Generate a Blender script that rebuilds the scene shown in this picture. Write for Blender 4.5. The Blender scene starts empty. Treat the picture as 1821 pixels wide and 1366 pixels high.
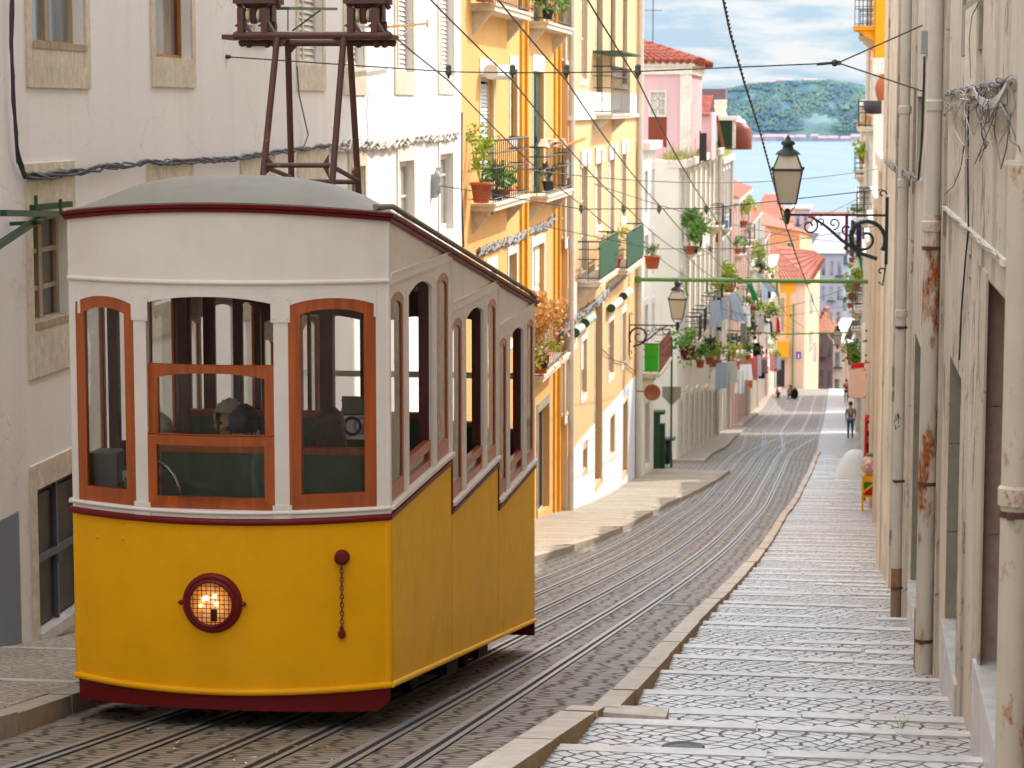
import bpy, math, random
from mathutils import Vector, Matrix
R = math.radians
SC = bpy.context.scene
COL = SC.collection
random.seed(7)

# ------------------------------------------------------------------ camera
FPX, CX, CY = 4300.0, 910.5, 683.0
PITCH = math.atan((CY - 190) / FPX)
YAW = math.atan((1500 - CX) / FPX * math.cos(PITCH))
CF = Vector((-math.sin(YAW) * math.cos(PITCH), math.cos(YAW) * math.cos(PITCH), -math.sin(PITCH)))
CR = Vector((math.cos(YAW), math.sin(YAW), 0))
CU = CR.cross(CF)
def ray(px, py):
    return CF + CR * ((px - CX) / FPX) + CU * ((CY - py) / FPX)
def on_y(px, py, Y):
    d = ray(px, py); return d * (Y / d.y)
def on_x(px, py, a, b=0.0):
    d = ray(px, py); return d * (a / (d.x - b * d.y))
PROFILE = [(-60, 6.2), (-30, 2.5), (0, -1.5), (20, -4.57), (35, -6.8), (45, -8.2), (56, -9.6), (65, -10.7), (75.5, -11.75),
           (83, -12.5), (93.5, -13.5), (104, -14.7), (116, -15.8), (130, -17.3), (150, -19.3), (165, -20.8), (190, -22.8), (210, -24.7), (228, -26.4),
           (245, -29), (300, -38), (400, -52), (500, -57.5), (700, -58.5), (900, -61), (1000, -64)]
def gz(y):
    P = PROFILE
    if y <= P[0][0]: return P[0][1]
    for i in range(len(P) - 1):
        if y <= P[i + 1][0]:
            y0, z0 = P[i]; y1, z1 = P[i + 1]; h = y1 - y0
            s = (z1 - z0) / h
            m0 = s if i == 0 else ((z0 - P[i - 1][1]) / (y0 - P[i - 1][0]) + s) / 2
            m1 = s if i == len(P) - 2 else ((P[i + 2][1] - z1) / (P[i + 2][0] - y1) + s) / 2
            t = (y - y0) / h
            return ((2*t**3 - 3*t*t + 1) * z0 + (t**3 - 2*t*t + t) * h * m0 + (-2*t**3 + 3*t*t) * z1 + (t**3 - t*t) * h * m1)
    return P[-1][1]
def on_ground(px, py, dz=0.0):
    d = ray(px, py); lo, hi = 2.0, 600.0
    for k in range(60):
        m = (lo + hi) / 2; p = d * (m / d.y)
        if p.z > gz(m) + dz: lo = m
        else: hi = m
    return d * (lo / d.y)

# ------------------------------------------------------------------ mesh builder
class MB:
    def __init__(s): s.v = []; s.f = []; s.mi = []; s.sm = []
    def face(s, pts, m=0, sm=False):
        n = len(s.v); s.v += [tuple(p) for p in pts]; s.f.append(tuple(range(n, n + len(pts)))); s.mi.append(m); s.sm.append(sm)
    def grid(s, rows, m=0, sm=True, close=False):
        n = len(s.v); w = len(rows[0])
        for r in rows: s.v += [tuple(p) for p in r]
        for i in range(len(rows) - 1):
            for j in range(w if close else w - 1):
                k = (j + 1) % w
                s.f.append((n + i*w + j, n + i*w + k, n + (i+1)*w + k, n + (i+1)*w + j)); s.mi.append(m); s.sm.append(sm)
        return n
    def box(s, x0, x1, y0, y1, z0, z1, m=0):
        if x0 > x1: x0, x1 = x1, x0
        if y0 > y1: y0, y1 = y1, y0
        if z0 > z1: z0, z1 = z1, z0
        n = len(s.v)
        s.v += [(x, y, z) for z in (z0, z1) for y in (y0, y1) for x in (x0, x1)]
        for f in ((0,2,3,1), (4,5,7,6), (0,1,5,4), (2,6,7,3), (0,4,6,2), (1,3,7,5)):
            s.f.append(tuple(n + i for i in f)); s.mi.append(m); s.sm.append(False)
    def hexa(s, p, m=0):          # 8 corners, bottom 0-3 then top 4-7, both in order round
        n = len(s.v); s.v += [tuple(q) for q in p]
        for f in ((3,2,1,0), (4,5,6,7), (0,1,5,4), (1,2,6,5), (2,3,7,6), (3,0,4,7)):
            s.f.append(tuple(n + i for i in f)); s.mi.append(m); s.sm.append(False)
    def beam(s, a, b, w, h, m=0, up=(0, 0, 1)):
        a = Vector(a); b = Vector(b); t = (b - a).normalized(); u = Vector(up)
        sd = t.cross(u)
        if sd.length < 1e-4: sd = t.cross(Vector((1, 0, 0)))
        sd.normalize(); u = sd.cross(t); sd *= w / 2; u = u * h / 2
        s.hexa([a - sd - u, a + sd - u, b + sd - u, b - sd - u, a - sd + u, a + sd + u, b + sd + u, b - sd + u], m)
    def tube(s, pts, r, n=6, m=0, closed=False, cap=True):
        pts = [Vector(p) for p in pts]; K = len(pts)
        rr = r if isinstance(r, (list, tuple)) else [r] * K
        up = None; rows = []
        for i, p in enumerate(pts):
            if closed: t = pts[(i + 1) % K] - pts[i - 1]
            elif i == 0: t = pts[1] - p
            elif i == K - 1: t = p - pts[i - 1]
            else: t = pts[i + 1] - pts[i - 1]
            if t.length < 1e-9: t = Vector((0, 0, 1))
            t.normalize()
            if up is None:
                up = Vector((0, 0, 1)) if abs(t.z) < .9 else Vector((1, 0, 0))
            up = (up - t * up.dot(t))
            if up.length < 1e-6: up = t.orthogonal()
            up.normalize(); sd = t.cross(up)
            rows.append([p + (up * math.cos(6.28318 * k / n) + sd * math.sin(6.28318 * k / n)) * rr[i] for k in range(n)])
        if closed: rows.append(rows[0])
        s.grid(rows, m, n > 4, True)
        if cap and not closed:
            s.face(rows[0][::-1], m); s.face(rows[-1], m)
    def lathe(s, c, prof, n=16, m=0, axis='z', sm=True, squash=1.0):
        rows = []
        for r, h in prof:
            row = []
            for k in range(n):
                a = 6.28318 * k / n; u, v = r * math.cos(a), r * math.sin(a) * squash
                if axis == 'z': row.append((c[0] + u, c[1] + v, c[2] + h))
                elif axis == 'y': row.append((c[0] + u, c[1] + h, c[2] + v))
                else: row.append((c[0] + h, c[1] + u, c[2] + v))
            rows.append(row)
        s.grid(rows, m, sm, True)
    def disc(s, c, r, n=24, m=0, axis='y'):
        s.face([(c[0] + r*math.cos(6.28318*k/n), c[1], c[2] + r*math.sin(6.28318*k/n)) if axis == 'y' else
                ((c[0], c[1] + r*math.cos(6.28318*k/n), c[2] + r*math.sin(6.28318*k/n)) if axis == 'x' else
                 (c[0] + r*math.cos(6.28318*k/n), c[1] + r*math.sin(6.28318*k/n), c[2])) for k in range(n)], m)
    def ball(s, c, r, n=10, m=0, sx=1, sy=1, sz=1, rough=0.0, rnd=None):
        rows = []
        for i in range(n // 2 + 1):
            t = math.pi * i / (n // 2); row = []
            for k in range(n):
                a = 6.28318 * k / n; q = r * (1 + (rnd.uniform(-rough, rough) if rnd else 0))
                row.append((c[0] + q*sx*math.sin(t)*math.cos(a), c[1] + q*sy*math.sin(t)*math.sin(a), c[2] + q*sz*math.cos(t)))
            rows.append(row)
        s.grid(rows, m, True, True)
    def prism(s, poly, vec, m=0):
        vec = Vector(vec); a = [Vector(p) for p in poly]; b = [p + vec for p in a]
        s.face(a[::-1], m); s.face(b, m)
        for i in range(len(a)):
            j = (i + 1) % len(a); s.face([a[i], a[j], b[j], b[i]], m)
    def build(s, name, mats, parent=None, label=None, cat=None, group=None, kind=None, origin=None):
        if not isinstance(mats, (list, tuple)): mats = [mats]
        if origin is None:
            xs = [p[0] for p in s.v]; ys = [p[1] for p in s.v]; zs = [p[2] for p in s.v]
            origin = ((min(xs) + max(xs)) / 2, (min(ys) + max(ys)) / 2, min(zs))
        ox, oy, oz = origin
        me = bpy.data.meshes.new(name)
        me.from_pydata([(x - ox, y - oy, z - oz) for x, y, z in s.v], [], s.f)
        for m in mats: me.materials.append(m)
        me.polygons.foreach_set('material_index', s.mi)
        me.polygons.foreach_set('use_smooth', s.sm)
        me.update()
        o = bpy.data.objects.new(name, me); COL.objects.link(o)
        o.location = origin
        if parent is not None:
            o.parent = parent; o.matrix_parent_inverse = Matrix.Translation(-wloc(parent))
        tag(o, label, cat, group, kind)
        return o
def wloc(o):
    l = Vector(o.location)
    if o.parent is not None:
        l = wloc(o.parent) + o.matrix_parent_inverse.translation + l
    return l
def tag(o, label=None, cat=None, group=None, kind=None):
    if label: o['label'] = label
    if cat: o['category'] = cat
    if group: o['group'] = group
    if kind: o['kind'] = kind
    return o
def empty(name, loc, label, cat, group=None):
    o = bpy.data.objects.new(name, None); COL.objects.link(o); o.location = loc; o.empty_display_size = .2
    return tag(o, label, cat, group)
def copy_tree(o, delta, label=None, parent=None):
    c = o.copy(); COL.objects.link(c)
    if parent is None:
        c.location = Vector(o.location) + Vector(delta)
        if label: c['label'] = label
    else: c.parent = parent
    for ch in o.children: copy_tree(ch, delta, None, c)
    return c

# panels with (arched) openings; mp(u, z, d) -> xyz, d = depth inwards
def op_top(o, u):
    um = (o['u0'] + o['u1']) / 2; h = (o['u1'] - o['u0']) / 2
    return o['zt'] + o.get('rise', 0) * max(0, 1 - abs((u - um) / h) ** 2.2)
def holed(mb, mp, u0, u1, z0f, z1f, ops, th, step=None, m=0, mr=None, edges=True, back=True):
    us = {round(u0, 5), round(u1, 5)}
    if step:
        n = max(1, int((u1 - u0) / step))
        for i in range(1, n): us.add(round(u0 + (u1 - u0) * i / n, 5))
    for o in ops:
        us.add(round(o['u0'], 5)); us.add(round(o['u1'], 5))
        if o.get('rise'):
            for i in range(1, 10): us.add(round(o['u0'] + (o['u1'] - o['u0']) * i / 10, 5))
    us = sorted(u for u in us if u0 - 1e-4 <= u <= u1 + 1e-4)
    if mr is None: mr = m
    for a, b in zip(us, us[1:]):
        if b - a < 1e-4: continue
        c = (a + b) / 2
        hit = sorted([o for o in ops if o['u0'] < c < o['u1']], key=lambda o: o['zb'])
        lows = [z0f]; highs = []
        for o in hit:
            highs.append(lambda u, o=o: o['zb']); lows.append(lambda u, o=o: op_top(o, u))
        highs.append(z1f)
        for k, (lo, hi) in enumerate(zip(lows, highs)):
            if hi(c) - lo(c) < 1e-4: continue
            A, B, C_, D = (a, lo(a)), (b, lo(b)), (b, hi(b)), (a, hi(a))
            mb.face([mp(*A, 0), mp(*B, 0), mp(*C_, 0), mp(*D, 0)], m)
            if back: mb.face([mp(*D, th), mp(*C_, th), mp(*B, th), mp(*A, th)], m)
            if k > 0 or edges: mb.face([mp(*A, th), mp(*B, th), mp(*B, 0), mp(*A, 0)], mr)
            if k < len(lows) - 1 or edges: mb.face([mp(*D, 0), mp(*C_, 0), mp(*C_, th), mp(*D, th)], mr)
    for o in ops:
        for u in (o['u0'], o['u1']):
            if u0 - 1e-4 <= u <= u1 + 1e-4:
                mb.face([mp(u, o['zb'], 0), mp(u, o['zb'], th), mp(u, op_top(o, u), th), mp(u, op_top(o, u), 0)], mr)
    if edges:
        for u in (u0, u1):
            if not any(o['u0'] - 1e-4 <= u <= o['u1'] + 1e-4 for o in ops):
                mb.face([mp(u, z0f(u), 0), mp(u, z0f(u), th), mp(u, z1f(u), th), mp(u, z1f(u), 0)], mr)
def outline(o, w, wb, wt, n=10):
    a, b = o['u0'] + w, o['u1'] - w; z = o['zb'] + wb; rise = o.get('rise', 0) * (b - a) / (o['u1'] - o['u0'])
    zt = o['zt'] - wt; c = (a + b) / 2; h = (b - a) / 2
    pts = [(a, z), (b, z)]
    for i in range(n + 1):
        u = b - (b - a) * i / n
        pts.append((u, zt + rise * max(0, 1 - abs((u - c) / h) ** 2.2)))
    return pts
def ring(mb, mp, o, w, d0, d1, wb=None, wt=None, m=0, g=0.0):
    A = outline(o, g, g, g); B = outline(o, w, wb or w, wt or w); K = len(A)
    for i in range(K):
        j = (i + 1) % K
        mb.face([mp(*A[i], d0), mp(*A[j], d0), mp(*B[j], d0), mp(*B[i], d0)], m)
        mb.face([mp(*A[j], d1), mp(*A[i], d1), mp(*B[i], d1), mp(*B[j], d1)], m)
        mb.face([mp(*A[i], d0), mp(*A[i], d1), mp(*A[j], d1), mp(*A[j], d0)], m)
        mb.face([mp(*B[j], d0), mp(*B[j], d1), mp(*B[i], d1), mp(*B[i], d0)], m)
def fill(mb, mp, o, w, d, wb=None, wt=None, m=0):
    P = outline(o, w, wb or w, wt or w); top = P[2:][::-1]; zb = P[0][1]
    for (a, za), (b, zb2) in zip(top, top[1:]):
        mb.face([mp(a, zb, d), mp(b, zb, d), mp(b, zb2, d), mp(a, za, d)], m)
# ------------------------------------------------------------------ materials
def c8(r, g, b):
    f = lambda c: (c / 255 / 12.92) if c / 255 <= .04045 else ((c / 255 + .055) / 1.055) ** 2.4
    return (f(r), f(g), f(b), 1)
class NT:
    def __init__(s, name):
        s.m = bpy.data.materials.new(name); s.m.use_nodes = True
        s.t = s.m.node_tree; s.t.nodes.clear()
        s.out = s.t.nodes.new('ShaderNodeOutputMaterial')
        s.pos = s.t.nodes.new('ShaderNodeNewGeometry').outputs['Position']
    def n(s, typ, **kw):
        o = s.t.nodes.new(typ)
        for k, v in kw.items(): setattr(o, k, v)
        return o
    def l(s, a, b): s.t.links.new(a, b)
    def setv(s, sock, v):
        if hasattr(v, 'is_output') or isinstance(v, bpy.types.NodeSocket): s.l(v, sock)
        else: sock.default_value = v
    def mapping(s, scale=(1, 1, 1), rot=(0, 0, 0), src=None):
        m = s.n('ShaderNodeMapping'); s.l(src or s.pos, m.inputs['Vector'])
        m.inputs['Scale'].default_value = scale; m.inputs['Rotation'].default_value = rot
        return m.outputs[0]
    def noise(s, scale, detail=4, rough=.55, vec=None, dist=0.0):
        o = s.n('ShaderNodeTexNoise'); s.l(vec or s.pos, o.inputs['Vector'])
        o.inputs['Scale'].default_value = scale; o.inputs['Detail'].default_value = detail
        o.inputs['Roughness'].default_value = rough; o.inputs['Distortion'].default_value = dist
        return o.outputs['Fac']
    def ramp(s, fac, stops, interp='LINEAR'):
        o = s.n('ShaderNodeValToRGB'); s.l(fac, o.inputs[0]); e = o.color_ramp.elements; o.color_ramp.interpolation = interp
        while len(e) < len(stops): e.new(.5)
        for el, (p, c) in zip(e, stops):
            el.position = p; el.color = c if isinstance(c, tuple) else (c, c, c, 1)
        return o.outputs[0]
    def mix(s, fac, a, b, mode='MIX'):
        o = s.n('ShaderNodeMix', data_type='RGBA', blend_type=mode)
        s.setv(o.inputs[0], fac); s.setv(o.inputs[6], a); s.setv(o.inputs[7], b); return o.outputs[2]
    def math(s, op, a, b=0.0, clamp=False):
        o = s.n('ShaderNodeMath', operation=op, use_clamp=clamp); s.setv(o.inputs[0], a); s.setv(o.inputs[1], b); return o.outputs[0]
    def bump(s, h, strength=.3, dist=.01):
        o = s.n('ShaderNodeBump'); s.l(h, o.inputs['Height']); o.inputs['Strength'].default_value = strength
        o.inputs['Distance'].default_value = dist; return o.outputs[0]
    def pbsdf(s, color, rough=.6, normal=None, metal=0.0, spec=.5, coat=0.0, emit=None, es=0.0):
        o = s.n('ShaderNodeBsdfPrincipled'); s.setv(o.inputs['Base Color'], color); s.setv(o.inputs['Roughness'], rough)
        o.inputs['Metallic'].default_value = metal; o.inputs['Specular IOR Level'].default_value = spec
        o.inputs['Coat Weight'].default_value = coat; o.inputs['Coat Roughness'].default_value = .15
        if normal is not None: s.l(normal, o.inputs['Normal'])
        if emit is not None: s.setv(o.inputs['Emission Color'], emit); o.inputs['Emission Strength'].default_value = es
        s.l(o.outputs[0], s.out.inputs[0]); return o
def sc(c, k): return (min(1, c[0]*k), min(1, c[1]*k), min(1, c[2]*k), 1)
def plaster(name, col, dark=.72, amt=.5, streak=.35, warm=(150, 125, 90), rough=.85, bump=.25, cracks=0.0, chips=0.0, chipcol=(168, 150, 125)):
    n = NT(name)
    big = n.noise(.55, 6, .6); st = n.noise(2.2, 5, .6, n.mapping((1, 1, .09))); fine = n.noise(38, 4)
    c = n.mix(n.math('MULTIPLY', n.ramp(big, [(.35, 0.0), (.72, 1.0)]), amt), col, sc(col, dark))
    c = n.mix(n.math('MULTIPLY', n.ramp(st, [(.5, 0.0), (.78, 1.0)]), streak), c, n.mix(.5, sc(col, .6), c8(*warm)))
    c = n.mix(n.math('MULTIPLY', n.ramp(fine, [(.3, 0.0), (.7, 1.0)]), .12), c, sc(col, .7))
    h = n.noise(14, 6, .65)
    if cracks:
        wv = n.n('ShaderNodeTexNoise'); n.l(n.pos, wv.inputs['Vector']); wv.inputs['Scale'].default_value = 1.6; wv.inputs['Detail'].default_value = 5
        av = n.n('ShaderNodeVectorMath', operation='MULTIPLY_ADD'); n.l(wv.outputs['Color'], av.inputs[0]); av.inputs[1].default_value = (1.1, 1.1, 1.1); n.l(n.pos, av.inputs[2])
        vo = n.n('ShaderNodeTexVoronoi', feature='DISTANCE_TO_EDGE'); vo.inputs['Scale'].default_value = .75; n.l(av.outputs[0], vo.inputs['Vector'])
        k_ = n.math('MULTIPLY', n.ramp(vo.outputs['Distance'], [(.003, 1.0), (.012, 0.0)]), n.ramp(n.noise(.9, 3), [(.48, 0.0), (.6, 1.0)]))
        c = n.mix(n.math('MULTIPLY', k_, cracks), c, c8(92, 78, 62)); h = n.math('SUBTRACT', h, n.math('MULTIPLY', k_, .5))
    if chips:
        ch = n.ramp(n.noise(3.1, 8, .7, n.mapping((1, 1, .45))), [(.66 - chips, 0.0), (.67 - chips, 1.0)])
        c = n.mix(ch, c, n.mix(n.noise(25), c8(*chipcol), sc(c8(*chipcol), .55)))
        h = n.math('SUBTRACT', h, n.math('MULTIPLY', ch, .8))
    n.pbsdf(c, rough, n.bump(h, bump, .012), spec=.3)
    return n.m
def paint(name, col, rough=.4, dirt=.18, bump=.03, coat=0.0, dirtcol=(70, 55, 40), sc1=3.0, scratch=0.0):
    n = NT(name)
    d = n.ramp(n.noise(sc1, 7, .62), [(.42, 0.0), (.8, 1.0)])
    c = n.mix(n.math('MULTIPLY', d, dirt), col, c8(*dirtcol))
    st = n.ramp(n.noise(9, 4, .6, n.mapping((1, 1, .08))), [(.5, 0.0), (.8, 1.0)])
    c = n.mix(n.math('MULTIPLY', st, dirt * .6), c, sc(col, .55))
    if scratch:
        k = n.ramp(n.noise(14, 8, .75, n.mapping((1, 1, .3))), [(.7, 0.0), (.735, 1.0)])
        c = n.mix(n.math('MULTIPLY', k, scratch), c, c8(205, 195, 180))
    rr = n.math('ADD', n.math('MULTIPLY', n.noise(6, 4), .25), rough - .12)
    n.pbsdf(c, rr, n.bump(n.noise(5, 3), bump, .02), coat=coat, spec=.22)
    return n.m
def plain(name, col, rough=.6, metal=0.0, var=.25, scale=12.0, spec=.5):
    n = NT(name); n.pbsdf(n.mix(n.math('MULTIPLY', n.noise(scale, 5), var * 2), col, sc(col, .45)), rough, metal=metal, spec=spec); return n.m
def wood(name, col, rough=.45, coat=.2, gr=(18, 18, 1.2)):
    n = NT(name)
    g = n.noise(1.0, 6, .65, n.mapping(gr), .6)
    c = n.mix(n.ramp(g, [(.3, 0.0), (.75, 1.0)]), sc(col, 1.15), sc(col, .5))
    c = n.mix(n.math('MULTIPLY', n.ramp(n.noise(5, 6, .7), [(.55, 0.0), (.8, 1.0)]), .3), c, c8(150, 110, 80))
    c = n.mix(n.math('MULTIPLY', n.ramp(n.noise(26, 8, .75), [(.68, 0.0), (.73, 1.0)]), .5), c, c8(200, 180, 160))
    n.pbsdf(c, rough, n.bump(g, .12, .01), coat=coat); return n.m
def rusty(name, col, rust=.45, metal=.0, rough=.6, sc_=6.0, stretch=.35):
    n = NT(name)
    k = n.ramp(n.noise(sc_, 9, .72, n.mapping((1, 1, stretch))), [(.62 - rust * .3, 0.0), (.7 - rust * .3, 1.0)])
    r = n.ramp(n.noise(30, 5), [(.3, c8(92, 45, 20)), (.55, c8(170, 92, 30)), (.8, c8(205, 140, 70))])
    c = n.mix(n.math('MULTIPLY', n.noise(4, 6), .5), col, sc(col, .55))
    n.pbsdf(n.mix(k, c, r), rough, n.bump(n.math('ADD', n.noise(22, 6), k), .25, .008), metal=metal); return n.m
def glass(name, tint=(.95, .97, .95, 1), refl=.9, dirt=.12, dcol=(150, 145, 130)):
    n = NT(name)
    tr = n.n('ShaderNodeBsdfTransparent'); tr.inputs[0].default_value = tint
    gl = n.n('ShaderNodeBsdfGlossy'); gl.inputs['Roughness'].default_value = .03; gl.inputs[0].default_value = (refl, refl, refl, 1)
    n.l(n.bump(n.noise(1.6, 2), .12, .05), gl.inputs['Normal'])
    fr = n.n('ShaderNodeFresnel'); fr.inputs[0].default_value = 1.5
    m1 = n.n('ShaderNodeMixShader'); n.l(fr.outputs[0], m1.inputs[0]); n.l(tr.outputs[0], m1.inputs[1]); n.l(gl.outputs[0], m1.inputs[2])
    df = n.n('ShaderNodeBsdfDiffuse'); df.inputs[0].default_value = c8(*dcol)
    m2 = n.n('ShaderNodeMixShader')
    n.l(n.math('MULTIPLY', n.ramp(n.noise(7, 8, .7), [(.35, .3), (.75, 1.0)]), dirt), m2.inputs[0])
    n.l(m1.outputs[0], m2.inputs[1]); n.l(df.outputs[0], m2.inputs[2]); n.l(m2.outputs[0], n.out.inputs[0]); return n.m
def pane(name, a, b, scale=1.2):
    n = NT(name)
    n.pbsdf(n.mix(n.ramp(n.noise(scale, 3, .5, n.mapping((1, 1, .35))), [(.35, 0.0), (.65, 1.0)]), a, b), .12, n.bump(n.noise(1.5, 2), .06, .05), spec=.7)
    return n.m
def stone(name, col, pit=.5, rough=.85, bump=.5, s1=9.0):
    n = NT(name)
    p = n.noise(s1, 8, .68); q = n.noise(1.3, 5)
    c = n.mix(n.ramp(p, [(.38, 0.0), (.7, 1.0)]), sc(col, 1.08), sc(col, 1 - pit * .55))
    c = n.mix(n.math('MULTIPLY', n.ramp(q, [(.4, 0.0), (.75, 1.0)]), .45), c, n.mix(.5, sc(col, .8), c8(165, 135, 90)))
    n.pbsdf(c, rough, n.bump(p, bump, .015), spec=.3); return n.m
def cobble(name, ca, cb, joint, scale, stretch, jw, rough=(.32, .6), bump=.6, dist=.012, rot=0.0, warp=.35, rnd=.62, dirt=(96, 84, 66), damt=.45, spec=.5):
    n = NT(name)
    base = n.mapping((1, 1, 0.0), (0, 0, rot))
    nv = n.n('ShaderNodeTexNoise'); n.l(base, nv.inputs['Vector']); nv.inputs['Scale'].default_value = 1.7; nv.inputs['Detail'].default_value = 3
    ad = n.n('ShaderNodeVectorMath', operation='MULTIPLY_ADD'); n.l(nv.outputs['Color'], ad.inputs[0]); ad.inputs[1].default_value = (warp, warp, 0); n.l(base, ad.inputs[2])
    vec = n.mapping((stretch[0], stretch[1], 1), src=ad.outputs[0])
    v1 = n.n('ShaderNodeTexVoronoi', feature='DISTANCE_TO_EDGE', voronoi_dimensions='2D'); v1.inputs['Scale'].default_value = scale; n.l(vec, v1.inputs['Vector']); v1.inputs['Randomness'].default_value = rnd
    v2 = n.n('ShaderNodeTexVoronoi', feature='F1', voronoi_dimensions='2D'); v2.inputs['Scale'].default_value = scale; n.l(vec, v2.inputs['Vector']); v2.inputs['Randomness'].default_value = rnd
    e = n.ramp(v1.outputs['Distance'], [(jw * .4, 0.0), (jw * 1.6, 1.0)])
    g = n.n('ShaderNodeSeparateColor'); n.l(v2.outputs['Color'], g.inputs[0])
    st = n.mix(g.outputs[0], ca, cb)
    st = n.mix(n.math('MULTIPLY', n.noise(30, 5), .4), st, sc(ca, .6))
    d = n.ramp(n.noise(.8, 7, .65), [(.4, 0.0), (.72, 1.0)])
    st = n.mix(n.math('MULTIPLY', d, damt), st, c8(*dirt))
    c = n.mix(e, joint, st)
    h = n.math('ADD', n.math('MULTIPLY', e, 1.0), n.math('MULTIPLY', n.noise(24, 5), .25))
    h = n.math('ADD', h, n.math('MULTIPLY', g.outputs[1], .35))
    rr = n.math('ADD', n.math('MULTIPLY', n.noise(2.5, 5), rough[1] - rough[0]), rough[0])
    n.pbsdf(c, n.math('ADD', rr, n.math('MULTIPLY', n.math('SUBTRACT', 1.0, e), .3)), n.bump(h, bump, dist), spec=spec); return n.m
def leaf(name, a, b, c=None):
    n = NT(name)
    k = n.noise(16, 2); col = n.ramp(k, [(.34, a), (.52, b), (.7, c or b)])
    p = n.n('ShaderNodeBsdfPrincipled'); n.l(col, p.inputs['Base Color']); p.inputs['Roughness'].default_value = .55
    t = n.n('ShaderNodeBsdfTranslucent'); n.l(col, t.inputs[0])
    m = n.n('ShaderNodeMixShader'); m.inputs[0].default_value = .35; n.l(p.outputs[0], m.inputs[1]); n.l(t.outputs[0], m.inputs[2]); n.l(m.outputs[0], n.out.inputs[0]); return n.m
def cloth(name, col):
    n = NT(name); n.pbsdf(n.mix(n.math('MULTIPLY', n.noise(9, 5), .3), col, sc(col, .6)), .9, n.bump(n.noise(30, 4), .2, .01), spec=.2); return n.m
def roof_tile(name, col, axis_rot=0.0, pitch=26.0):
    n = NT(name)
    w = n.n('ShaderNodeTexWave', wave_type='BANDS', bands_direction='X'); n.l(n.mapping((1, 1, 1), (0, 0, axis_rot)), w.inputs['Vector']); w.inputs['Scale'].default_value = pitch / 6.28; w.inputs['Distortion'].default_value = .4
    c = n.mix(n.ramp(n.noise(3.5, 7, .7), [(.35, 0.0), (.7, 1.0)]), col, sc(col, .5))
    c = n.mix(n.math('MULTIPLY', n.ramp(w.outputs['Fac'], [(.05, 1.0), (.35, 0.0)]), .7), c, sc(col, .25))
    n.pbsdf(c, .85, n.bump(w.outputs['Fac'], .8, .06), spec=.25); return n.m

M = {}
M['white_wall'] = plaster('white_wall_plaster', c8(240, 235, 231), .88, .45, .18, (160, 148, 130), cracks=.14)
M['grey_plinth'] = plaster('grey_plinth_plaster', c8(132, 138, 148), .8, .4, .25)
M['limestone'] = stone('limestone', c8(218, 206, 184))
M['limestone_pale'] = stone('limestone_pale', c8(226, 218, 204), .35)
M['yellow_wall'] = plaster('yellow_wall_plaster', c8(222, 170, 100), .84, .5, .3, (170, 120, 60))
M['ochre_wall'] = plaster('ochre_wall_plaster', c8(220, 180, 128), .88, .55, .3, (170, 130, 80))
M['golden'] = plaster('golden_plaster', c8(218, 154, 44), .82, .5, .3, (130, 85, 30))
M['cream_wall'] = plaster('cream_wall_plaster', c8(234, 226, 208), .8, .5, .3)
M['grey_wall'] = plaster('grey_wall_plaster', c8(190, 182, 178), .82, .5, .3)
M['bluewhite'] = plaster('blue_white_plaster', c8(214, 222, 226), .84, .5, .3, (160, 160, 150))
M['pink_wall'] = plaster('pink_wall_plaster', c8(214, 176, 176), .84, .5, .3)
M['rose_wall'] = plaster('rose_wall_plaster', c8(214, 140, 126), .84, .5, .3)
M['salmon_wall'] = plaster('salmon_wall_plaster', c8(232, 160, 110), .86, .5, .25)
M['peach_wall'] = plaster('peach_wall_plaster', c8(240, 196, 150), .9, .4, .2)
M['peach_shade'] = plaster('peach_shade_plaster', c8(222, 184, 160), .88, .4, .25)  # duller copy of the peach, shade of the front put into the colour
M['orange_wall'] = plaster('orange_wall_plaster', c8(238, 160, 30), .88, .4, .2)
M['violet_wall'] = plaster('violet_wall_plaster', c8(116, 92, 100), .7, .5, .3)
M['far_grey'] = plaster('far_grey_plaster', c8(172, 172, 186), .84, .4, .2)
M['right_wall'] = plaster('old_beige_plaster', c8(218, 203, 182), .68, .9, .95, (128, 108, 78), .9, .7, .7, chips=.085, chipcol=(172, 156, 132))
M['pinkstone'] = stone('pink_stone', c8(196, 164, 146), .4)
M['greystone'] = stone('grey_stone', c8(150, 142, 124), .35, bump=.3, s1=5)
M['tram_white'] = paint('tram_white_paint', c8(234, 225, 215), .42, .16, .05, dirtcol=(150, 125, 100))
M['tram_yellow'] = paint('tram_yellow_paint', c8(244, 174, 2), .5, .17, .05, scratch=.16, dirtcol=(120, 80, 10))
M['tram_yellow_side'] = paint('tram_yellow_side_paint', c8(250, 190, 2), .55, .16, .05, scratch=.16, dirtcol=(120, 80, 10))  # side copy of the front yellow, lightened to offset brown bounce light
M['tram_red'] = paint('tram_maroon_paint', c8(112, 24, 24), .42, .3, .08, dirtcol=(60, 30, 25))
M['tram_roof'] = paint('tram_roof_paint', c8(132, 128, 116), .55, .5, .1, dirtcol=(110, 100, 80), sc1=2.2, scratch=.5)
M['tram_wood'] = wood('varnished_orange_wood', c8(178, 84, 24), .4, .25)
M['dark_wood'] = wood('dark_brown_wood', c8(82, 34, 22), .4, .25)
M['collector'] = rusty('brown_collector_steel', c8(98, 62, 54), .12, 0.0, .55, 12.0, .6)
M['porcelain'] = plain('cream_porcelain', c8(222, 205, 165), .25, 0.0, .1)
M['bench_green'] = plain('green_bench_hide', c8(66, 90, 60), .4, 0.0, .3, 6.0)
M['under'] = plain('underframe_black', c8(38, 33, 30), .8, 0.0, .3)
M['chrome'] = plain('chrome_steel', c8(200, 200, 200), .15, 1.0, .05)
M['glass'] = glass('tram_window_glass', dirt=.03)
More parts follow.
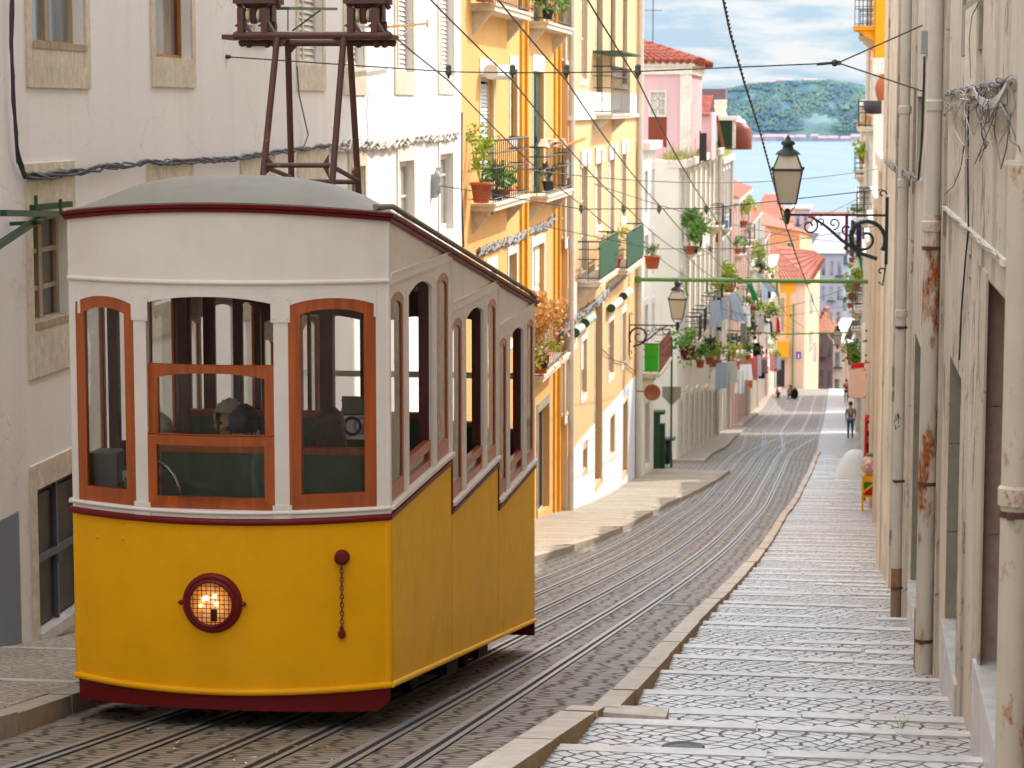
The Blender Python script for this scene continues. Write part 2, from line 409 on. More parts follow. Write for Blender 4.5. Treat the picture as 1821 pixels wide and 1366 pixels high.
M['glass_dirty'] = glass('tram_window_glass_dusty', (.92, .94, .92, 1), .9, .2)
M['awning_teal'] = paint('teal_grey_awning', c8(160, 176, 166), .7, .3)
M['pane_dark'] = pane('dark_window_pane', c8(34, 36, 36), c8(96, 92, 84))
M['pane_blue'] = pane('bluish_window_pane', c8(70, 82, 88), c8(158, 166, 168))
M['pane_light'] = pane('pale_window_pane', c8(120, 124, 122), c8(196, 196, 190))
M['curtain'] = pane('window_with_yellowed_curtain', c8(56, 34, 14), c8(176, 146, 96), 2.6)
M['frame_white'] = paint('weathered_white_frame', c8(214, 206, 192), .6, .4, .1, dirtcol=(120, 95, 70), sc1=8)
M['frame_old'] = wood('weathered_old_frame', c8(176, 158, 130), .8, 0.0)
M['gold_frame'] = wood('honey_frame', c8(168, 112, 48), .6, .1)
M['shutter_white'] = paint('white_shutter_paint', c8(222, 218, 208), .6, .25, .05)
M['shutter_blue'] = paint('bluish_shutter_paint', c8(200, 210, 220), .6, .2, .05)
M['door_green'] = paint('dark_green_door_paint', c8(28, 66, 44), .5, .25)
M['door_brown'] = wood('brown_door_wood', c8(92, 70, 52), .6, 0.0)
M['door_dark'] = wood('near_black_door_wood', c8(48, 40, 34), .6, .1)
M['room_dark'] = plain('dark_opening', c8(40, 36, 32), .9)
M['iron'] = rusty('black_green_iron', c8(44, 50, 48), .1, 0.0, .5, 10)
M['iron_green'] = paint('green_iron_paint', c8(42, 78, 50), .5, .3)
M['bar_green'] = paint('moss_green_pipe_paint', c8(92, 132, 62), .55, .35)
M['panel_green'] = paint('balcony_green_panel', c8(38, 84, 58), .6, .3)
M['lamp_iron'] = paint('lamp_green_black_iron', c8(44, 56, 52), .45, .3)
M['frost'] = plain('frosted_lamp_glass', c8(190, 176, 152), .35, 0.0, .15, 5.0)
M['pipe_pale'] = paint('pale_drainpipe_paint', c8(206, 196, 180), .5, .25, .05, dirtcol=(120, 100, 75), sc1=2)
M['pipe_rust'] = rusty('rusty_drainpipe', c8(214, 202, 182), .34, 0.0, .65, 3.6, .3)
M['pipe_rust2'] = rusty('flaking_drainpipe', c8(210, 196, 174), .2, 0.0, .7, 5.0, .5)
M['pipe_low'] = rusty('brown_stained_drainpipe', c8(150, 126, 98), .45, 0.0, .75, 3.0, .25)
M['cable_dark'] = plain('dark_cable', c8(58, 58, 62), .6)
M['cable_grey'] = plain('grey_cable', c8(138, 134, 126), .7)
M['cable_pale'] = plain('pale_cable', c8(196, 190, 178), .6)
M['wire'] = plain('overhead_wire_steel', c8(70, 68, 62), .5, .3)
M['insul'] = plain('grey_green_insulator', c8(92, 96, 84), .5)
M['rail'] = plain('polished_rail_steel', c8(172, 172, 170), .38, .5, .2, 8.0)
M['groove'] = plain('rail_groove_black', c8(24, 22, 20), .9)
M['setts'] = cobble('road_setts', c8(136, 128, 114), c8(166, 158, 144), c8(62, 54, 44), 9, (.62, 1.25), .1, (.38, .62), .8, .012, damt=.62, warp=.25, dirt=(110, 92, 64))
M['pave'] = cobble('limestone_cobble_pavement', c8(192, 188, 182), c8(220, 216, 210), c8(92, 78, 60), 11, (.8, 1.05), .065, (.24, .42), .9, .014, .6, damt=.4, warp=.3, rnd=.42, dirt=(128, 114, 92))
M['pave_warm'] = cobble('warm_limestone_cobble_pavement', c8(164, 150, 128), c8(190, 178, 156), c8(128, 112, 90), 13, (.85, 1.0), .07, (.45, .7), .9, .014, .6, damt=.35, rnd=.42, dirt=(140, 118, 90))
M['step_stone'] = stone('worn_step_stone', c8(208, 202, 194), .6, .34, .35, 6)
M['kerb'] = stone('kerb_stone', c8(206, 194, 178), .4, .7, .4, 7)
M['kerb_west'] = stone('west_kerb_stone', c8(164, 154, 140), .4, .75, .4, 7)
M['kerb_side'] = stone('kerb_stone_side', c8(172, 144, 112), .5, .85, .5, 6)
M['dirt'] = plain('bare_ground', c8(120, 108, 90), .95, 0.0, .3, .5)
M['terracotta'] = plain('terracotta_pot', c8(178, 92, 56), .8, 0.0, .2)
M['pot_dark'] = plain('dark_pot', c8(44, 40, 40), .6)
M['leaf_green'] = leaf('green_leaves', c8(40, 78, 28), c8(96, 138, 48), c8(150, 176, 70))
M['leaf_lime'] = leaf('lime_leaves', c8(70, 104, 24), c8(160, 176, 36), c8(206, 210, 70))
M['leaf_autumn'] = leaf('orange_leaves', c8(170, 120, 50), c8(222, 166, 84), c8(236, 206, 140))
M['leaf_dark'] = leaf('dark_leaves', c8(26, 48, 26), c8(54, 88, 44), c8(90, 120, 60))
M['dry'] = leaf('dry_grass', c8(120, 112, 56), c8(166, 160, 90), c8(196, 186, 120))
M['flower_red'] = plain('red_petals', c8(214, 30, 30), .6, 0.0, .1)
M['flower_pink'] = plain('pink_petals', c8(226, 150, 160), .6, 0.0, .1)
M['tile'] = roof_tile('terracotta_roof_tiles', c8(196, 104, 78), 0.0)
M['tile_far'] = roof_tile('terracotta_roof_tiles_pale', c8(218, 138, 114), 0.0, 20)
M['tile_y'] = roof_tile('terracotta_roof_tiles_across', c8(204, 116, 92), R(90), 20)
M['skin'] = plain('skin', c8(196, 142, 112), .55, 0.0, .1)
M['hair_dark'] = plain('dark_hair', c8(36, 26, 22), .5, 0.0, .3, 60)
M['hair_brown'] = plain('brown_hair', c8(70, 46, 34), .5, 0.0, .3, 60)
M['hair_grey'] = plain('grey_hair', c8(176, 166, 152), .6, 0.0, .2, 60)
for k, c in dict(white=(228, 226, 222), navy=(34, 40, 86), blue=(96, 150, 200), red=(176, 28, 34), green=(24, 150, 84), purple=(70, 40, 96),
                 black=(28, 27, 30), denim=(58, 92, 128), pink=(216, 130, 140), ltblue=(186, 204, 222), grey=(140, 138, 134), maroon=(110, 24, 44),
                 orange=(226, 120, 40), yellow=(232, 190, 60), beige=(206, 188, 160)).items():
    M['cloth_' + k] = cloth(k + '_fabric', c8(*c))
for k, c in dict(red=(206, 34, 26), yellow=(240, 176, 10), green=(52, 130, 50), pinkboard=(232, 208, 196), blue=(30, 70, 170), white=(235, 232, 226),
                 grass=(40, 170, 30), brown=(140, 84, 52), redbrown=(126, 60, 40), black=(26, 26, 26), greybox=(158, 160, 156), navy=(30, 36, 100), grey=(126, 124, 124), pink=(236, 130, 150), slate=(86, 86, 92)).items():
    M['paint_' + k] = paint(k + '_paint', c8(*c), .45, .15)
SKY_STRENGTH, SUN_STRENGTH = 1.04, 4.8
SKY_BLUE_MIX, SKY_BLUE, SKY_CLOUD = .97, (.43, .62, .78, 1), (.82, .85, .87, 1)
# ------------------------------------------------------------------ ground, road, pavements, rails
def lerp_tab(tab, y):
    if y <= tab[0][0]: return tab[0][1]
    for (a, u), (b, v) in zip(tab, tab[1:]):
        if y <= b: return u + (v - u) * (y - a) / (b - a)
    return tab[-1][1]
def yrange(a, b, s):
    n = max(1, int(math.ceil((b - a) / s - 1e-6))); return [a + (b - a) * i / n for i in range(n + 1)]
RWA, RWB = .83, -.0035                     # the old wall on the east side: x = RWA + RWB * y
EK = [(14.1, -1.27), (22, -1.30), (34, -1.24), (57, -1.20), (84, -.84), (99, -.7)]
def ekerb(y): return -1.48 + .034 * (y - 10.8) if y < 14.1 else lerp_tab(EK, y)
LKERB = [(-30, -4.2), (11.9, -4.35), (13.8, -4.48), (36, -4.6), (49, -4.4), (63, -4.38), (75, -3.75), (81, -3.6)]
def flat_sheet(name, mat, xa, xb, ys, dz, label=None, kind='structure', nx=1):
    mb = MB()
    mb.grid([[((xa(y) if callable(xa) else xa) * (1 - i / nx) + (xb(y) if callable(xb) else xb) * i / nx, y, gz(y) + dz) for i in range(nx + 1)] for y in ys], 0, False)
    return mb.build(name, mat, kind=kind, origin=(0, 0, 0))
flat_sheet('ground', M['dirt'], -600, 600, yrange(-60, 1000, 5), -.35)
flat_sheet('road', M['setts'], -8.5, lambda y: (ekerb(y) - .1 if y > 14.4 else ekerb(y) - .1) if y < 99 else 2.6, yrange(-30, 98.9, 1.0) + yrange(99.1, 246, 1.0), 0.0, nx=4)
mb = MB(); mb.grid([[(-9000, 700, -60), (9000, 700, -60)], [(-9000, 9000, -60), (9000, 9000, -60)]], 0, False)
n = NT('river_water')
wv = n.noise(.02, 4, .6, n.mapping((1, .25, 1)))
n.pbsdf(n.mix(wv, c8(104, 122, 132), c8(124, 140, 148)), .7, n.bump(n.noise(.05, 5, .6, n.mapping((1, .3, 1))), .2, 3.0), spec=.06)
mb.build('river', n.m, kind='structure', origin=(0, 0, -60))

# west pavement, near block
ys = yrange(-30, 81, 1.0)
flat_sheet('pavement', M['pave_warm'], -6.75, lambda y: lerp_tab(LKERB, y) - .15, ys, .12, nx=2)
mb = MB(); kx = lambda y: lerp_tab(LKERB, y); rk = random.Random(3)
seg = yrange(-30, 81, 1.15)
for a, b in zip(seg, seg[1:]):
    j = rk.uniform(-.008, .008); w = .17; g = .012; h = .123 + j
    P = [(kx(a) - w, a + g, gz(a) - .1), (kx(a), a + g, gz(a) - .1), (kx(b), b - g, gz(b) - .1), (kx(b) - w, b - g, gz(b) - .1)]
    mb.hexa(P + [(x, y, z + .1 + h) for x, y, z in P])
mb.build('kerb', M['kerb_west'], kind='structure', origin=(0, 0, 0))
mb = MB()                                   # flush stone strips across the west pavement
for y in yrange(9, 79, 2.6): mb.hexa([(x, yy, gz(yy) + dz) for dz in (.11, .126) for x, yy in ((-6.72, y), (kx(y) - .19, y), (kx(y) - .19, y + .16), (-6.72, y + .16))])
mb.build('pavement_strip', M['step_stone'], kind='structure', origin=(0, 0, 0))
# west pavement, block after the side street, and the one after the alley
for ya, yb, xk in ((87.6, 127, -4.8), (133.5, 240, -5.3)):
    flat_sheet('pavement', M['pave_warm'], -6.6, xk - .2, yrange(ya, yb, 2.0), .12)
    mb = MB()
    for a, b in zip(yrange(ya, yb, 1.6), yrange(ya, yb, 1.6)[1:]):
        P = [(xk - .22, a + .01, gz(a) - .1), (xk, a + .01, gz(a) - .1), (xk, b - .01, gz(b) - .1), (xk - .22, b - .01, gz(b) - .1)]
        mb.hexa(P + [(x, y, z + .235) for x, y, z in P])
    mb.hexa([(x, y, gz(ya) + dz) for dz in (-.2, .135) for x, y in ((-6.6, ya - .2), (xk, ya - .2), (xk, ya), (-6.6, ya))])
    mb.build('kerb', M['kerb_west'], kind='structure', origin=(0, 0, 0))

# east pavement: long shallow steps with a worn stone along the lip of each
mb = MB(); ms = MB(); y = -6.0; rk = random.Random(11); STEPS = []
while y < 99:
    L = rk.choice((1.25, 1.45, 1.6, .8)); y1 = y + L; STEPS.append((y, y1)); sk = rk.uniform(-.06, .1)
    xr = lambda yy: (RWA + RWB * yy + .25) if yy < 39 else 1.2
    xl_ = lambda yy: ekerb(yy) - .02
    r = min(.1, L * .075)
    za, zb_ = gz(y) + .02 - r, gz(y1) + .05
    mb.grid([[(xl_(yy), yy + (0 if k == 0 else 0), z), ((xl_(yy) + xr(yy)) / 2, yy + sk * .5, z - .004), (xr(yy), yy + sk, z - .01)] for k, (yy, z) in enumerate(((y, za), (y1, zb_)))], 0, False)
    mb.face([(xl_(y1), y1, zb_), (xr(y1), y1 + sk, zb_ - .01), (xr(y1), y1 + sk, zb_ - .3), (xl_(y1), y1, zb_ - .3)], 0)
    cuts = [0, rk.uniform(.3, .5), rk.uniform(.6, .75), 1.0]
    for a, b in zip(cuts, cuts[1:]):
        if rk.random() < .14: continue
        xa = xl_(y1) + (xr(y1) - xl_(y1)) * a + .02; xb = xl_(y1) + (xr(y1) - xl_(y1)) * b - .015
        w = rk.uniform(.12, .17); e = rk.uniform(.001, .007); o = rk.uniform(-.02, .02)
        s = (zb_ - za) / L
        yy0 = lambda x: y1 + sk * (x - xl_(y1)) / (xr(y1) - xl_(y1)) + o
        P = [(xa, yy0(xa) - w), (xb, yy0(xb) - w), (xb, yy0(xb) + .015), (xa, yy0(xa) + .015)]
        zz = lambda Y_: zb_ + s * (Y_ - y1)
        ms.hexa([(px_, py_, zz(py_) - .12) for px_, py_ in P] + [(px_, py_, zz(py_) + e) for px_, py_ in P])
    y = y1
nf = len(mb.v)
mb.v += ms.v; mb.f += [tuple(i + nf for i in f) for f in ms.f]; mb.mi += [1] * len(ms.f); mb.sm += ms.sm
mb.build('stepped_pavement', [M['pave'], M['step_stone']], kind='structure', origin=(0, 0, 0))
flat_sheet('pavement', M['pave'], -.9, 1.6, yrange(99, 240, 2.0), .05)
mb = MB(); rk = random.Random(5)
for ya, yb, xo, w in ((-6, 14.1, -1.92, .2), (14.1, 99, 0, .16)):
    yy = ya
    while yy < yb - .05:
        L = min(yb - yy, rk.uniform(1.0, 1.9)); b = yy + L; j = rk.uniform(-.012, .012)
        f = (lambda t: -1.68 + .034 * (t - 10.8)) if xo else (lambda t: lerp_tab(EK, t) - .16)
        P = [(f(yy) + j, yy + .006, gz(yy) - .25), (f(yy) + w + j, yy + .006, gz(yy) - .25), (f(b) + w + j, b - .006, gz(b) - .25), (f(b) + j, b - .006, gz(b) - .25)]
        n0 = len(mb.mi)
        mb.hexa(P + [(x, y_, z + .25 + .095 + j * .3) for x, y_, z in P])
        for k in range(n0, len(mb.mi)): mb.mi[k] = 0 if k == n0 + 1 else 1
        yy = b
mb.hexa([(x, y_, gz(14.2) + dz) for dz in (-.2, .105) for x, y_ in ((-1.36, 13.98), (-.98, 13.92), (-.98, 14.16), (-1.36, 14.16))])
mb.build('kerb', [M['kerb'], M['kerb_side']], kind='structure', origin=(0, 0, 0))

# rails: six running lines that split into two tracks farther down
RX = [-3.89, -3.55, -3.14, -2.82, -2.43, -2.10]
TX = [-4.7, -1.9, -3.85, -1.1, -3.0, -.35]
RNAME = ['outermost steel running rail beside the west kerb, curving away to that side farther down',
         'second steel rail from the west kerb, passing under the tram body',
         'third steel rail from the west kerb, running under the middle of the tram',
         'fourth steel rail from the west kerb, emerging from under the tram at the bottom edge',
         'fifth steel rail from the west kerb, emerging just outside the tram side',
         'sixth steel rail, the one closest to the stepped pavement kerb']
def rail_x(i, y):
    r0 = RX[i] + (i - 2.5) * .08 * min(1, max(0, (y - 18) / 45))
    if y < 100: return r0
    if y < 130:
        t = (y - 100) / 30; t = t * t * (3 - 2 * t); return r0 + (TX[i] - r0) * t
    return TX[i]
for i in range(6):
    mb = MB(); rows = []; wide = .042 if i in (0, 5, 1, 4) else .034
    prof = [(-.055, .004, 0), (-.055 + wide, .004, 0), (-.055 + wide, -.02, 1), (.022, -.02, 1), (.022, .004, 0), (.055, .004, 0)]
    yl = yrange(2, 97, 1.0) + yrange(98, 200, 1.5)
    for k in range(len(prof) - 1):
        groove = k in (1, 2, 3)
        pa, pb = prof[k], prof[k + 1]
        za = (-.0 if groove else 0); 
        if k in (1, 3): continue
        dz = .0075 if k == 2 else .011
        mb.grid([[(rail_x(i, y_) + pa[0], y_, gz(y_) + dz), (rail_x(i, y_) + pb[0], y_, gz(y_) + dz)] for y_ in yl], 1 if k == 2 else 0, False)
    mb.build('tram_rail', [M['rail'], M['groove']], label=RNAME[i], cat='rail', group='tram rails set into the cobbled road', origin=(RX[i], 2, gz(2)))
# small iron covers and grates
mb = MB()
for k in range(9):
    x0 = -1.98 + k * .035; mb.hexa([(x, y_, gz(y_) + dz) for dz in (.003, .02) for x, y_ in ((x0, 27.0), (x0 + .02, 27.0), (x0 + .02, 27.5), (x0, 27.5))])
mb.hexa([(x, y_, gz(y_) + dz) for dz in (.001, .008) for x, y_ in ((-2.0, 26.95), (-1.65, 26.95), (-1.65, 27.55), (-2.0, 27.55))])
mb.build('drain_grate', M['chrome'], label='slotted steel drain grate in the road against the stepped pavement kerb', cat='drain grate')
c = on_ground(1215, 1338); mb = MB(); mb.lathe((c.x, c.y, gz(c.y) + .02), [(.0, .012), (.06, .012), (.085, .006), (.1, .014), (.115, .012), (.115, -.05)], 24, 0)
mb.build('manhole_cover', M['iron'], label='small round iron cover set in the cobbles beside the near kerb', cat='manhole cover')
# tufts of grass in the kerb joints
mb = MB(); rg = random.Random(9)
for px_, py_, nn in ((897, 1352, 120), (1118, 1228, 30), (1000, 1290, 26), (1600, 1292, 24), (1352, 940, 16), (1745, 1322, 40), (700, 1210, 14)):
    c = on_ground(px_, py_)
    for k in range(nn):
        x = c.x + rg.gauss(0, .03); y_ = c.y + rg.gauss(0, .12); z = gz(y_) - .03; h = rg.uniform(.04, .11); a = rg.uniform(0, 6.28); w = .006
        mb.face([(x - w, y_, z), (x + w, y_, z), (x + h*.5*math.cos(a), y_ + h*.5*math.sin(a), z + h)])
mb.build('grass', M['leaf_lime'], kind='stuff', origin=(0, 0, 0))
mb = MB()
for k in range(20):                          # cigarette ends and paper scraps lying between the rails
    px_, py_ = rg.uniform(40, 640), rg.uniform(1285, 1362); c = on_ground(px_, py_); a = rg.uniform(0, 3.14); l = rg.uniform(.005, .017); w = rg.uniform(.002, .006)
    ca, sa = math.cos(a), math.sin(a)
    mb.face([(c.x + l*ca*u - w*sa*v, c.y + l*sa*u + w*ca*v, c.z + .016) for u, v in ((-1,-1),(1,-1),(1,1),(-1,1))])
mb.build('litter', M['paint_white'], kind='stuff', origin=(0, 0, 0))
# ------------------------------------------------------------------ tram
YF = 13.28
pz = lambda py, px=692, Y=YF: on_y(px, py, Y).z
XR = on_y(694, 1000, YF).x; XL = on_y(133, 1000, YF).x
XC = (XL + XR) / 2; HW = (XR - XL) / 2; BOW = .30; SL = .155
CPY3 = [on_x(px, 900, XR).y for px in (803, 886, 951)]
CPY = [YF] + CPY3; YR = CPY3[-1]
yf = lambda x: YF - BOW * max(0.0, 1 - ((x - XC) / HW) ** 2)
def front_pt(px, py):
    Y = YF
    for k in range(30):
        p = on_y(px, py, Y); Y = yf(p.x)
    return p
fx = lambda px, py=700: front_pt(px, py).x
fmp = lambda u, z, d: (u, yf(u) + d, z)
zt_trim = pz(379); zb_trim = pz(394); z_bead = pz(499); z_wb = pz(899); z_red1 = pz(913); z_red0 = pz(925); z_yb = pz(1221); z_sk = pz(1262)
tram = empty('tram', (XC, (YF + YR) / 2, gz((YF + YR) / 2)), 'yellow and white funicular tram with maroon skirt, stepped body and lit headlamp', 'tram')
zdrop = lambda y: -SL * (y - YF)
zs = [0] + [-SL * (CPY[i] - YF) for i in range(1, 4)]
roofz = lambda y: zb_trim + zdrop(y)
botz = lambda y: z_yb + zdrop(y)
TH = .06
# --- front lower yellow panel, with the rolled bead along its lower edge
mb = MB()
xs = [XL + (XR - XL) * i / 28 for i in range(29)]
mb.grid([[fmp(x, z_yb + (z_red0 - z_yb) * k / 6, 0) for x in xs] for k in range(7)], 0, True)
mb.grid([[fmp(x, z_yb + (z_red0 - z_yb) * k, .05) for x in xs[::-1]] for k in range(2)], 0, True)
mb.tube([fmp(x, z_yb + .012, -.004) for x in xs], .02, 8)
for rx, rz in ((174, 955), (219, 958), (219, 929), (174, 926)):
    p = front_pt(rx, rz); mb.ball((p.x, p.y, p.z), .012, 8, sy=.6)
for x in (XL, XR): mb.tube([(x + (-.02 if x > XC else .02), YF + .012, z_yb), (x + (-.02 if x > XC else .02), YF + .012, z_red0)], .03, 10)
mb.build('front_panel', M['tram_yellow'], tram)
# --- side yellow panels with seams, one mesh per compartment
for i in range(3):
    for side in (1, -1):
        X = XR if side > 0 else XL; mb = MB(); g = .009
        a, b = CPY[i] + (g if i else 0), CPY[i + 1] - g; zt = z_red0 + zs[i]
        rows = [[(X, y, botz(y)) for y in yrange(a, b, .5)], [(X, y, zt) for y in yrange(a, b, .5)]]
        mb.grid(rows, 0, False)
        mb.grid([[(X - side * .05, y, z) for _, y, z in r[::-1]] for r in rows], 0, False)
        mb.face([(X, b, botz(b)), (X - side*.05, b, botz(b)), (X - side*.05, b, zt), (X, b, zt)])
        mb.face([(X - side*.05, a, botz(a)), (X, a, botz(a)), (X, a, zt), (X - side*.05, a, zt)])
        mb.tube([(X + side * .004, a, botz(a) + .01), (X + side * .004, b, botz(b) + .01)], .018, 8)
        mb.build('side_panel', M['tram_yellow_side'], tram)
# --- maroon skirt under the front
mb = MB(); xs2 = [XL + .01 + (XR - XL - .02) * i / 28 for i in range(29)]
def skz(x):
    d = XR - .01 - x; return z_sk + .045 * (1 - ((x - XC) / HW) ** 2) - 0.012 * ((x - XL) / (XR - XL)) + (0.06 * (1 - d / .06) ** 2 if d < .06 else 0)
mb.grid([[fmp(x, skz(x), .015) for x in xs2], [fmp(x, z_yb + .01, .012) for x in xs2]], 0, True)
mb.grid([[fmp(x, z_yb + .01, .05) for x in xs2], [fmp(x, skz(x), .05) for x in xs2]], 0, True)
mb.grid([[fmp(x, skz(x), .05) for x in xs2], [fmp(x, skz(x), .015) for x in xs2]], 0, False)
mb.build('skirt', M['tram_red'], tram); mb = MB()
mb.box(XL, XR, YR - .01, YR + .02, botz(YR) - .12, botz(YR) - .005)
mb.build('skirt', M['tram_red'], tram)
# --- maroon beads below the window band, front and stepped sides
mb = MB()
mb.tube([fmp(x, (z_red0 + z_red1) / 2, -.006) for x in xs], .019, 8)
for side in (1, -1):
    X = XR if side > 0 else XL
    for i in range(3):
        zz = (z_red0 + z_red1) / 2 + zs[i]
        mb.box(X - .03, X + side * .012, CPY[i], CPY[i + 1], zz - .015, zz + .012)
        if i < 2: mb.box(X - .02, X + side * .01, CPY[i + 1] - .012, CPY[i + 1] + .004, zz - SL * (CPY[i+1] - CPY[i]) - .014, zz)
mb.build('waist_bead', M['tram_red'], tram)
# --- white upper body: front
def fop(pl, pr, pyt, pyb, rise): return dict(u0=fx(pl), u1=fx(pr), zb=front_pt((pl + pr) / 2, pyb).z, zt=front_pt((pl + pr) / 2, pyt).z, rise=rise)
WL = fop(137, 239, 541, 892, .045); WC = fop(261, 487, 541, 908, .04); WR = fop(513, 669, 543, 904, .04)
zb_ = min(WL['zb'], WC['zb'], WR['zb'])
for w_ in (WL, WC, WR): w_['zb'] = zb_
mb = MB()
holed(mb, fmp, XL, XR, lambda u: z_red1, lambda u: zb_trim + .06 * (1 - ((u - XC) / HW) ** 2), [WL, WC, WR], TH, .06)
mb.tube([fmp(x, z_bead, -.004) for x in xs], .014, 8)
mb.tube([fmp(x, zb_ - .012, -.004) for x in xs], .012, 8)
for a, b in ((239, 261), (487, 513)):        # riveted joint plates on the two pillars
    ua, ub = fx(a) - .012, fx(b) + .012
    for za, zb2 in ((z_bead - .22, z_bead - .07), (zb_ - .045, zb_ + .03)):
        uu = [ua, (ua + ub) / 2, ub]
        mb.grid([[fmp(u, z, -.006) for u in uu] for z in (za, zb2)], 0, False)
        for z in (za, zb2): mb.grid([[fmp(u, z, -.006) for u in uu], [fmp(u, z, .01) for u in uu]], 0, False)
        for u in (ua, ub): mb.face([fmp(u, za, -.006), fmp(u, zb2, -.006), fmp(u, zb2, .01), fmp(u, za, .01)])
        for u in (ua + .012, ub - .012):
            for z in (za + .02, zb2 - .02): mb.ball(fmp(u, z, -.006), .006, 6)
for X, s_ in ((XL, 1), (XR, -1)):
    mb.tube([(X + s_ * .012, YF + .012, z_red1), (X + s_ * .012, YF + .012, zb_trim)], .02, 8)
    mb.tube([(X + s_ * .07, YF - .055 + .02, z_bead - .2), (X + s_ * .07, YF - .055 + .02, z_bead - .05)], .012, 6)
mb.build('front_upper', M['tram_white'], tram)
# --- white upper body: sides (one mesh per compartment) with their windows
zw_t = on_y(703, 520, on_x(703, 520, XR).y).z; zw_b = on_y(706, 886, on_x(706, 886, XR).y).z
z_board = on_y(692, 506, YF).z
def side_ops(i, side):
    a, L = CPY[i], CPY[i + 1] - CPY[i]; s_ = zs[i]
    f = [(.010, .215), (.285, .665), (.735, .955)] if side > 0 else [(.02, .255), (.275, .695), (.715, .97)]
    return [dict(u0=a + L * p, u1=a + L * q, zb=zw_b + s_ - (.0), zt=zw_t + s_ - (.05 if k != 1 else .055), rise=.05 if k != 1 else .055) for k, (p, q) in enumerate(f)]
for side in (1, -1):
    X = XR if side > 0 else XL
    smp = lambda u, z, d, X=X, side=side: (X - side * d, u, z)
    for i in range(3):
        ops = side_ops(i, side)
        mb = MB()
        holed(mb, smp, CPY[i], CPY[i + 1], lambda u: z_red1 + zs[i], lambda u: roofz(u) if u < YR + 1 else 0, ops, .022 if side > 0 else .02, .5)
        mb.box(X, X + side * .014, CPY[i] + .02, CPY[i + 1] - .02, z_board + zs[i], z_board + zs[i] + .055)
        mb.box(X, X + side * .02, CPY[i] + .02, CPY[i + 1] - .02, z_board + zs[i] + .055, z_board + zs[i] + .064)
        mb.box(X - side * .01, X + side * .028, CPY[i], CPY[i + 1], zw_b + zs[i] - .03, zw_b + zs[i] - .008)
        for k in (0, 1):
            yy = (ops[k]['u1'] + ops[k + 1]['u0']) / 2
            mb.tube([(X, yy, zw_b + zs[i]), (X, yy, zw_t + zs[i])], .016, 6)
        if i < 2: mb.tube([(X, CPY[i + 1], z_red1 + zs[i + 1]), (X, CPY[i + 1], roofz(CPY[i + 1]) - .02)], .01, 6)
        mb.build('side_upper', M['tram_white'], tram)
        for k, o in enumerate(ops):
            mb = MB(); md = MB()
            if k != 1:
                wq = .045 if side > 0 else .025; ring(mb, smp, o, wq, .004, .05 if side > 0 else .022, wb=.1, wt=.04); fill(md, smp, o, wq, .012, .1, .04)
                fr = mb.build('window_frame', M['tram_wood'], tram); md.build('pane', M['glass_dirty'], fr)
            else:
                o2 = dict(u0=o['u0'], u1=o['u1'], zb=o['zb'], zt=o['zb'] + .17, rise=0)
                ring(mb, smp, o2, .04, .012, .05, wb=.05, wt=.06); fill(md, smp, o2, .04, .03, .05, .05)
                fr = mb.build('window_frame', M['tram_wood'], tram, 'lowered wooden sash at the foot of the open side window'); md.build('pane', M['glass'], fr)
                if side < 0: continue
                mb = MB(); mb.box(X - side * .024, X - side * .085, o['u1'] - .012, o['u1'] + .05, zw_b + zs[i] - .1, zw_t + zs[i] + .05)
                pass
                mb.build('window_post', M['dark_wood'], tram)
# --- front windows: two fixed, the middle one a pair of lowered sashes
for o in (WL, WR):
    mb = MB(); md = MB(); ring(mb, fmp, o, .062, .005, .055, wb=.085, wt=.05); fill(md, fmp, o, .062, .035, .085, .05)
    fr = mb.build('window_frame', M['tram_wood'], tram); md.build('pane', M['glass'], fr)
zA0 = front_pt(375, 782).z; zA1 = front_pt(375, 651).z; zB1 = front_pt(375, 776).z
oA = dict(u0=WC['u0'], u1=WC['u1'], zb=zA0 - .03, zt=zA1, rise=0); oAi = dict(u0=WC['u0'], u1=WC['u1'], zb=zA0 - .03, zt=zA1 - .045, rise=.035)
mb = MB(); md = MB()
# outer rectangle to arched inner edge
A = [(oA['u0'], oA['zb']), (oA['u1'], oA['zb'])] + [(oA['u1'] - (oA['u1'] - oA['u0']) * i / 10, oA['zt']) for i in range(11)]
B = outline(oAi, .058, .03, .03)
for i in range(len(A)):
    j = (i + 1) % len(A)
    for (p, q, r_, t_) in ((A[i], A[j], B[j], B[i]),):
        mb.face([fmp(*p, .03), fmp(*q, .03), fmp(*r_, .03), fmp(*t_, .03)]); mb.face([fmp(*q, .07), fmp(*p, .07), fmp(*t_, .07), fmp(*r_, .07)])
        mb.face([fmp(*p, .03), fmp(*p, .07), fmp(*q, .07), fmp(*q, .03)]); mb.face([fmp(*r_, .03), fmp(*r_, .07), fmp(*t_, .07), fmp(*t_, .03)])
fill(md, fmp, oAi, .058, .05, .03, .03)
fr = mb.build('window_frame', M['tram_wood'], tram, 'lowered upper sash of the open middle window, scuffed along its top rail'); md.build('pane', M['glass'], fr)
oB = dict(u0=WC['u0'], u1=WC['u1'], zb=WC['zb'], zt=zB1, rise=0); mb = MB(); md = MB()
ring(mb, fmp, oB, .055, -.002, .028, wb=.07, wt=.055); fill(md, fmp, oB, .055, .014, .07, .055)
mb.grid([[fmp(oB['u0'] + (oB['u1'] - oB['u0']) * i / 8, zB1 + .004, d) for i in range(9)] for d in (-.006, .045)], 0, False)
fr = mb.build('window_frame', M['tram_wood'], tram); md.build('pane', M['glass'], fr)
